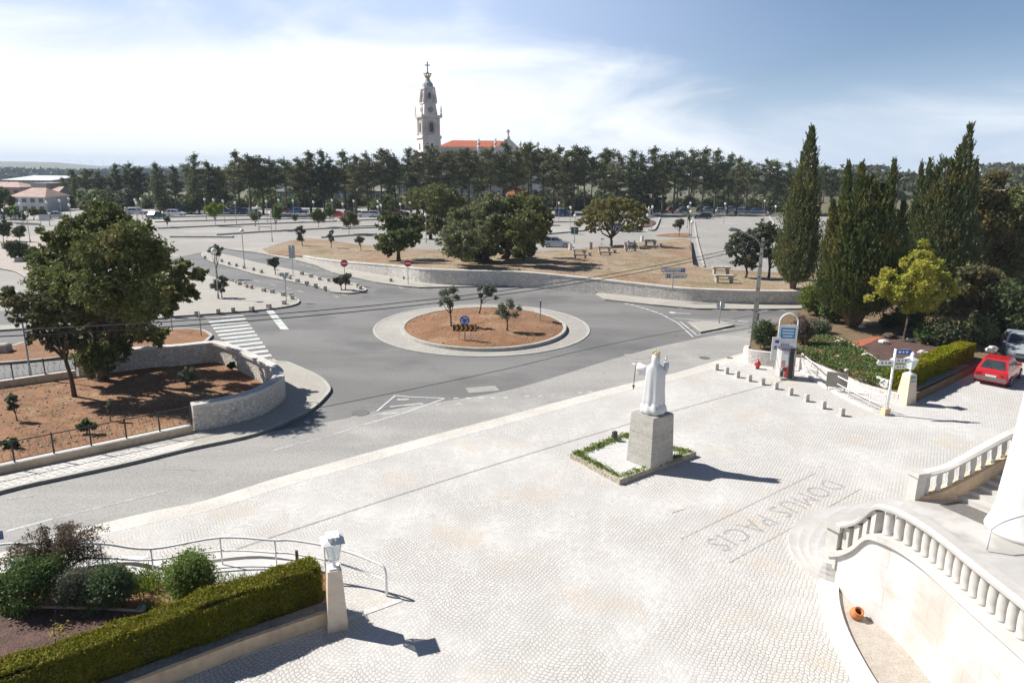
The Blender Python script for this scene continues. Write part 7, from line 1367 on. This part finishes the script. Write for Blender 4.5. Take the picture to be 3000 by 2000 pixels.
t = thing('church_wing', 'small gable with a cross at the right end of the church', 'church'); gx = n3(1576, 440); m = MB(); zt_, zb_ = n3(1576, 438).z, n3(1576, 470).z; gw = 7.; m.add([(gx.x - gw, NY, -2), (gx.x + gw, NY, -2), (gx.x + gw, NY, zb_), (gx.x, NY, zt_), (gx.x - gw, NY, zb_), (gx.x - gw, NY + 14, -2), (gx.x + gw, NY + 14, -2), (gx.x + gw, NY + 14, zb_), (gx.x, NY + 14, zt_), (gx.x - gw, NY + 14, zb_)], [(0, 1, 2, 3, 4), (9, 8, 7, 6, 5), (0, 5, 6, 1), (1, 6, 7, 2), (2, 7, 8, 3), (3, 8, 9, 4), (4, 9, 5, 0)]); fix_normals(m.build('wall', chs, t)); cross(1576, 416, 440, t)
def house(name, lb, xl, xr, ytop, yev, ybase, Y, wallc, roofc, nwin=4, rows=1, hip=True, dep=9., flat=False, wm=None):
    A, B = Q(xl, ybase, Y), Q(xr, ybase, Y); ze, zr = Q((xl + xr) / 2, yev, Y).z, Q((xl + xr) / 2, ytop, Y).z; zb = min(A.z, B.z) - 1.5; t = thing(name, lb, 'building'); xm, W_ = (A.x + B.x) / 2, B.x - A.x
    m = MB(); m.box((xm, Y + dep / 2, (zb + ze) / 2), (W_, dep, ze - zb)); m.build('wall', wallc, t)
    if flat: m = MB(); m.box((xm, Y + dep / 2, ze + .2), (W_ + .6, dep + .6, .4)); m.build('roof', roofc, t)
    else:
        o_ = .5; hx = W_ * .28 if hip else -o_; m = MB(); m.add([(A.x - o_, Y - o_, ze), (B.x + o_, Y - o_, ze), (B.x + o_, Y + dep + o_, ze), (A.x - o_, Y + dep + o_, ze), (A.x + hx, Y + dep / 2, zr), (B.x - hx, Y + dep / 2, zr)], [(0, 1, 5, 4), (2, 3, 4, 5), (3, 0, 4), (1, 2, 5), (0, 3, 2, 1)]); fix_normals(m.build('roof', roofc, t))
    hh = ze - max(zb + 1.5, -.2)
    for r_ in range(rows):
        for i in range(nwin):
            x = A.x + W_ * (i + .5) / nwin; zc_ = ze - hh * ((r_ + .45) / rows); m = MB(); m.box((x, Y - .03, zc_), (min(1.1, W_ / nwin * .5), .12, min(1.3, hh / rows * .5))); f_ = m.build('window', mk('far window', (0.10, 0.12, 0.14), None, 1, .4), t); m = MB(); m.box((x, Y - .06, zc_ - min(1.3, hh / rows * .5) / 2 - .08), (min(1.3, W_ / nwin * .6), .2, .12)); m.build('sill', wallc, f_)
    return t
hw_ = mk('house white', (0.62, 0.62, 0.62), (0.54, 0.54, 0.54), .3, .9); salm = mk('salmon tiles', (0.50, 0.37, 0.31), (0.42, 0.29, 0.24), .8, .9); pinkw = mk('pink render', (0.48, 0.35, 0.30), (0.42, 0.30, 0.26), .3, .9); bluew = mk('bluish white wall', (0.33, 0.40, 0.46), (0.28, 0.34, 0.40), .2, .9); blue_r = mk('blue fascia', (0.05, 0.10, 0.25), None, 1, .7); greyw = mk('grey wall', (0.36, 0.35, 0.35), (0.30, 0.29, 0.29), .2, .9); lightroof = mk('pale sheet roof', (0.60, 0.60, 0.60), (0.54, 0.54, 0.55), .2, .7)
house('white_house', 'white two storey house with pale hipped tile roof at the far left', 42, 140, 552, 577, 640, 166, hw_, salm, 4, 2)
house('pink_building', 'pink gabled building behind the white house at the far left', -60, 62, 534, 548, 580, 200, pinkw, salm, 5, 1)
house('flat_house', 'flat roofed pinkish building right of the white house roof', 95, 140, 530, 541, 580, 190, mk('mauve render', (0.40, 0.34, 0.34), None, .3, .9), greyw, 2, 1, flat=True)
house('tiled_house', 'house with salmon roof half hidden by pines at the left', 140, 172, 548, 566, 600, 180, hw_, salm, 2, 1)
house('long_shed', 'long shed with white sheet roof in front of the far left wood', 8, 150, 516, 528, 545, 420, greyw, lightroof, 10, 1, hip=False, dep=60)
house('long_hall', 'long low hall with blue fascia behind the middle pines', 795, 985, 552, 566, 612, 225, bluew, blue_r, 12, 1, flat=True)
house('long_hall', 'second pale hall with blue gate behind the middle pines', 1005, 1130, 548, 562, 612, 228, bluew, greyw, 8, 1, flat=True)
house('grey_building', 'grey stone building below the church behind the pines', 1165, 1560, 520, 532, 600, 300, mk('grey violet stone', (0.42, 0.39, 0.39), (0.36, 0.33, 0.33), .1, .9), tile, 22, 2, flat=True)
house('red_roof_house', 'house with red tile roof between the pine trunks right of the church', 1485, 1550, 548, 574, 600, 240, hw_, tile, 3, 1)
house('orange_roof_shed', 'low shed with orange tile roof behind the umbrella oak', 1592, 1668, 597, 612, 624, 215, pinkw, mk('light orange tiles', (0.55, 0.25, 0.16), None, .5, .9), 3, 1)
for i, (xl, xr, yt, ye, yb, Y, wc, rc, lb) in enumerate(((2660, 2686, 524, 530, 538, 560, hw_, lightroof, 'tiny white hillside house between the cypresses'), (2638, 2656, 532, 536, 542, 520, hw_, lightroof, 'tiny white low house left of the hillside house between cypresses'), (2930, 2950, 520, 526, 548, 520, hw_, greyw, 'white hillside house behind the right hand trees'), (2952, 2990, 508, 516, 540, 560, pinkw, salm, 'pink hillside house with salmon roof at the right'), (2985, 3060, 496, 506, 540, 600, pinkw, tile, 'large hillside house with red roof at the right edge'), (2850, 2870, 538, 543, 555, 480, hw_, tile, 'little white house behind the olive green tree'), (2905, 2925, 512, 517, 528, 640, hw_, salm, 'small pale house on the right skyline'), (2430, 2450, 536, 541, 548, 520, hw_, salm, 'tiny pink roofed house left of the broad cypress'))): house('hillside_house', lb, xl, xr, yt, ye, yb, Y, wc, rc, 2, 1, dep=8)
house('cream_house', 'cream house with orange awning behind the right hand trees', 2880, 3200, 560, 600, 850, 62, mk('cream wall', (0.50, 0.43, 0.35), (0.44, 0.37, 0.30), .4, .9), salm, 4, 2)
# white statue in the car park bed
p = P(1899, 648, .15); t = thing('garden_statue', 'small white angel statue on a pedestal in the car park bed', 'statue', p); m = MB(); m.box((0, 0, .5), (.9, .9, 1.0), 0, .85); m.build('pedestal', hw_, t); m = MB(); m.lathe([(.5, 1.0), (.42, 1.4), (.34, 2.2), (.36, 2.6), (.16, 2.85), (.17, 3.05), (.05, 3.2)], n=12); m.tube([(-.3, 0, 2.5), (-.75, 0, 3.0), (-.85, 0, 3.5)], [.14, .1, .05], 6); m.tube([(.3, 0, 2.5), (.7, 0, 2.9), (.8, 0, 3.3)], [.14, .1, .05], 6); m.build('figure', sw, t, smooth=True)
# wind turbines on the hills
for i, x in enumerate((200, 237, 270, 304, 352, 390, 545)):
    Y = 6500.; b = Q(x, 492, Y); zt_ = Q(x, 470, Y).z; t = thing('wind_turbine', 'faint white wind turbine on the hazy skyline, %s from the left' % ordinal(i + 1), 'wind turbine', Vector((b.x, Y, b.z - 30)), 0, 'wind turbines on the skyline'); hh = zt_ - b.z + 30; MB().tube([(0, 0, 0), (0, 0, hh)], [2.6, 1.6], 6).build('mast', hw_, t)
    for k_ in range(3): g = 2.094 * k_ + i; MB().tube([(0, -3, hh), (math.cos(g) * 32, -3, hh + math.sin(g) * 32)], [1.6, .4], 4).build('blade', hw_, t)

# ================================================================== PEOPLE AT THE PICNIC TABLE
def person(lb, p, rz, shirt, trous, hairc):
    t = thing('person', lb, 'person', p, rz, 'people at the picnic table')
    J = {'pel': (0, 0, .50), 'sp': (0, -.02, .74), 'ch': (0, .03, .96), 'nk': (0, .06, 1.10), 'hd': (0, .09, 1.20), 'ht': (0, .09, 1.32), 'sl': (-.18, .05, 1.02), 'el': (-.25, .16, .80), 'wl': (-.12, .40, .80), 'sr': (.18, .05, 1.02), 'er': (.25, .16, .80), 'wr': (.12, .40, .80), 'hl': (-.10, 0, .50), 'kl': (-.12, .42, .50), 'al': (-.12, .42, .08), 'tl': (-.12, .56, .04), 'hr': (.10, 0, .50), 'kr': (.14, .42, .50), 'ar': (.14, .40, .08), 'tr': (.14, .54, .04)}
    Rr = {'pel': .15, 'sp': .14, 'ch': .16, 'nk': .06, 'hd': .09, 'ht': .085, 'sl': .07, 'el': .05, 'wl': .034, 'sr': .07, 'er': .05, 'wr': .034, 'hl': .10, 'kl': .065, 'al': .045, 'tl': .04, 'hr': .10, 'kr': .065, 'ar': .045, 'tr': .04}
    E = [('pel', 'sp'), ('sp', 'ch'), ('ch', 'nk'), ('nk', 'hd'), ('hd', 'ht'), ('ch', 'sl'), ('sl', 'el'), ('el', 'wl'), ('ch', 'sr'), ('sr', 'er'), ('er', 'wr'), ('pel', 'hl'), ('hl', 'kl'), ('kl', 'al'), ('al', 'tl'), ('pel', 'hr'), ('hr', 'kr'), ('kr', 'ar'), ('ar', 'tr')]
    ks = list(J); me = bpy.data.meshes.new('body'); me.from_pydata([J[a] for a in ks], [(ks.index(a), ks.index(b)) for a, b in E], []); o = link('body', me, t); o.modifiers.new('s', 'SKIN')
    for i, a in enumerate(ks): me.skin_vertices[0].data[i].radius = (Rr[a], Rr[a] * (.75 if a in ('ch', 'sp', 'pel') else 1)); me.skin_vertices[0].data[i].use_root = (a == 'pel')
    s = o.modifiers.new('d', 'SUBSURF'); s.levels = s.render_levels = 1; dg = bpy.context.evaluated_depsgraph_get(); nm = bpy.data.meshes.new_from_object(o.evaluated_get(dg)); o.modifiers.clear(); o.data = nm; nm.name = 'body'
    nm.materials.clear(); nm.materials.append(mk('skin', (0.42, 0.26, 0.19), None, 3, .6)); nm.materials.append(shirt); nm.materials.append(trous)
    for f in nm.polygons:
        c = f.center; f.use_smooth = True; f.material_index = 2 if (c.z < .60 and not (c.y > .3 and c.z > .7)) else (1 if c.z < 1.08 and c.y < .34 else 0)
    MB().lathe([(.02, 1.345), (.075, 1.34), (.104, 1.29), (.108, 1.22), (.09, 1.17)], (0, .075, 0), 12).build('hair', mk('hair', hairc, None, 3, .8), t, smooth=True)
    for s_ in (-1, 1):
        m = MB(); 
        for q_ in range(4): m.tube([(s_ * .12 + (q_ - 1.5) * .018, .41, .80), (s_ * .12 + (q_ - 1.5) * .02, .46 + .008 * (q_ % 2), .79), (s_ * .12 + (q_ - 1.5) * .02, .49, .775)], [.011, .01, .008], 5)
        m.tube([(s_ * .12 - s_ * .03, .40, .80), (s_ * .12 - s_ * .055, .43, .795)], [.012, .009], 5); m.build('hand', MATS['skin'], t)
    return t
q = on_berm(1848, 736); person('person in a pale violet top seated with back half turned at the picnic table', q + Vector((-.35, .02, 0)), rad(-14), mk('violet shirt', (0.35, 0.30, 0.40), None, 3, .8), mk('dark trousers', (0.05, 0.06, 0.09), None, 3, .8), (0.02, 0.015, 0.012))
person('person in a grey green top seated at the right of the picnic table', q + Vector((.45, .02, 0)), rad(16), mk('grey green shirt', (0.16, 0.19, 0.20), None, 3, .8), mk('dark trousers', (0.05, 0.06, 0.09), None, 3, .8), (0.08, 0.06, 0.045))
# ================================================================== AIR
m = MB(); m.box((0, 0, 19), (17600, 17600, 134)); hz_ = bpy.data.materials.new('haze'); hz_.use_nodes = True; n_ = hz_.node_tree.nodes; n_.remove(n_['Principled BSDF'])
v = n_.new('ShaderNodeVolumePrincipled'); v.inputs['Color'].default_value = (0.72, 0.84, 1.0, 1); v.inputs['Density'].default_value = 0.00016; v.inputs['Anisotropy'].default_value = 0.0
hz_.node_tree.links.new(v.outputs[0], n_['Material Output'].inputs['Volume']); o = m.build('haze', hz_); o['kind'] = 'stuff'
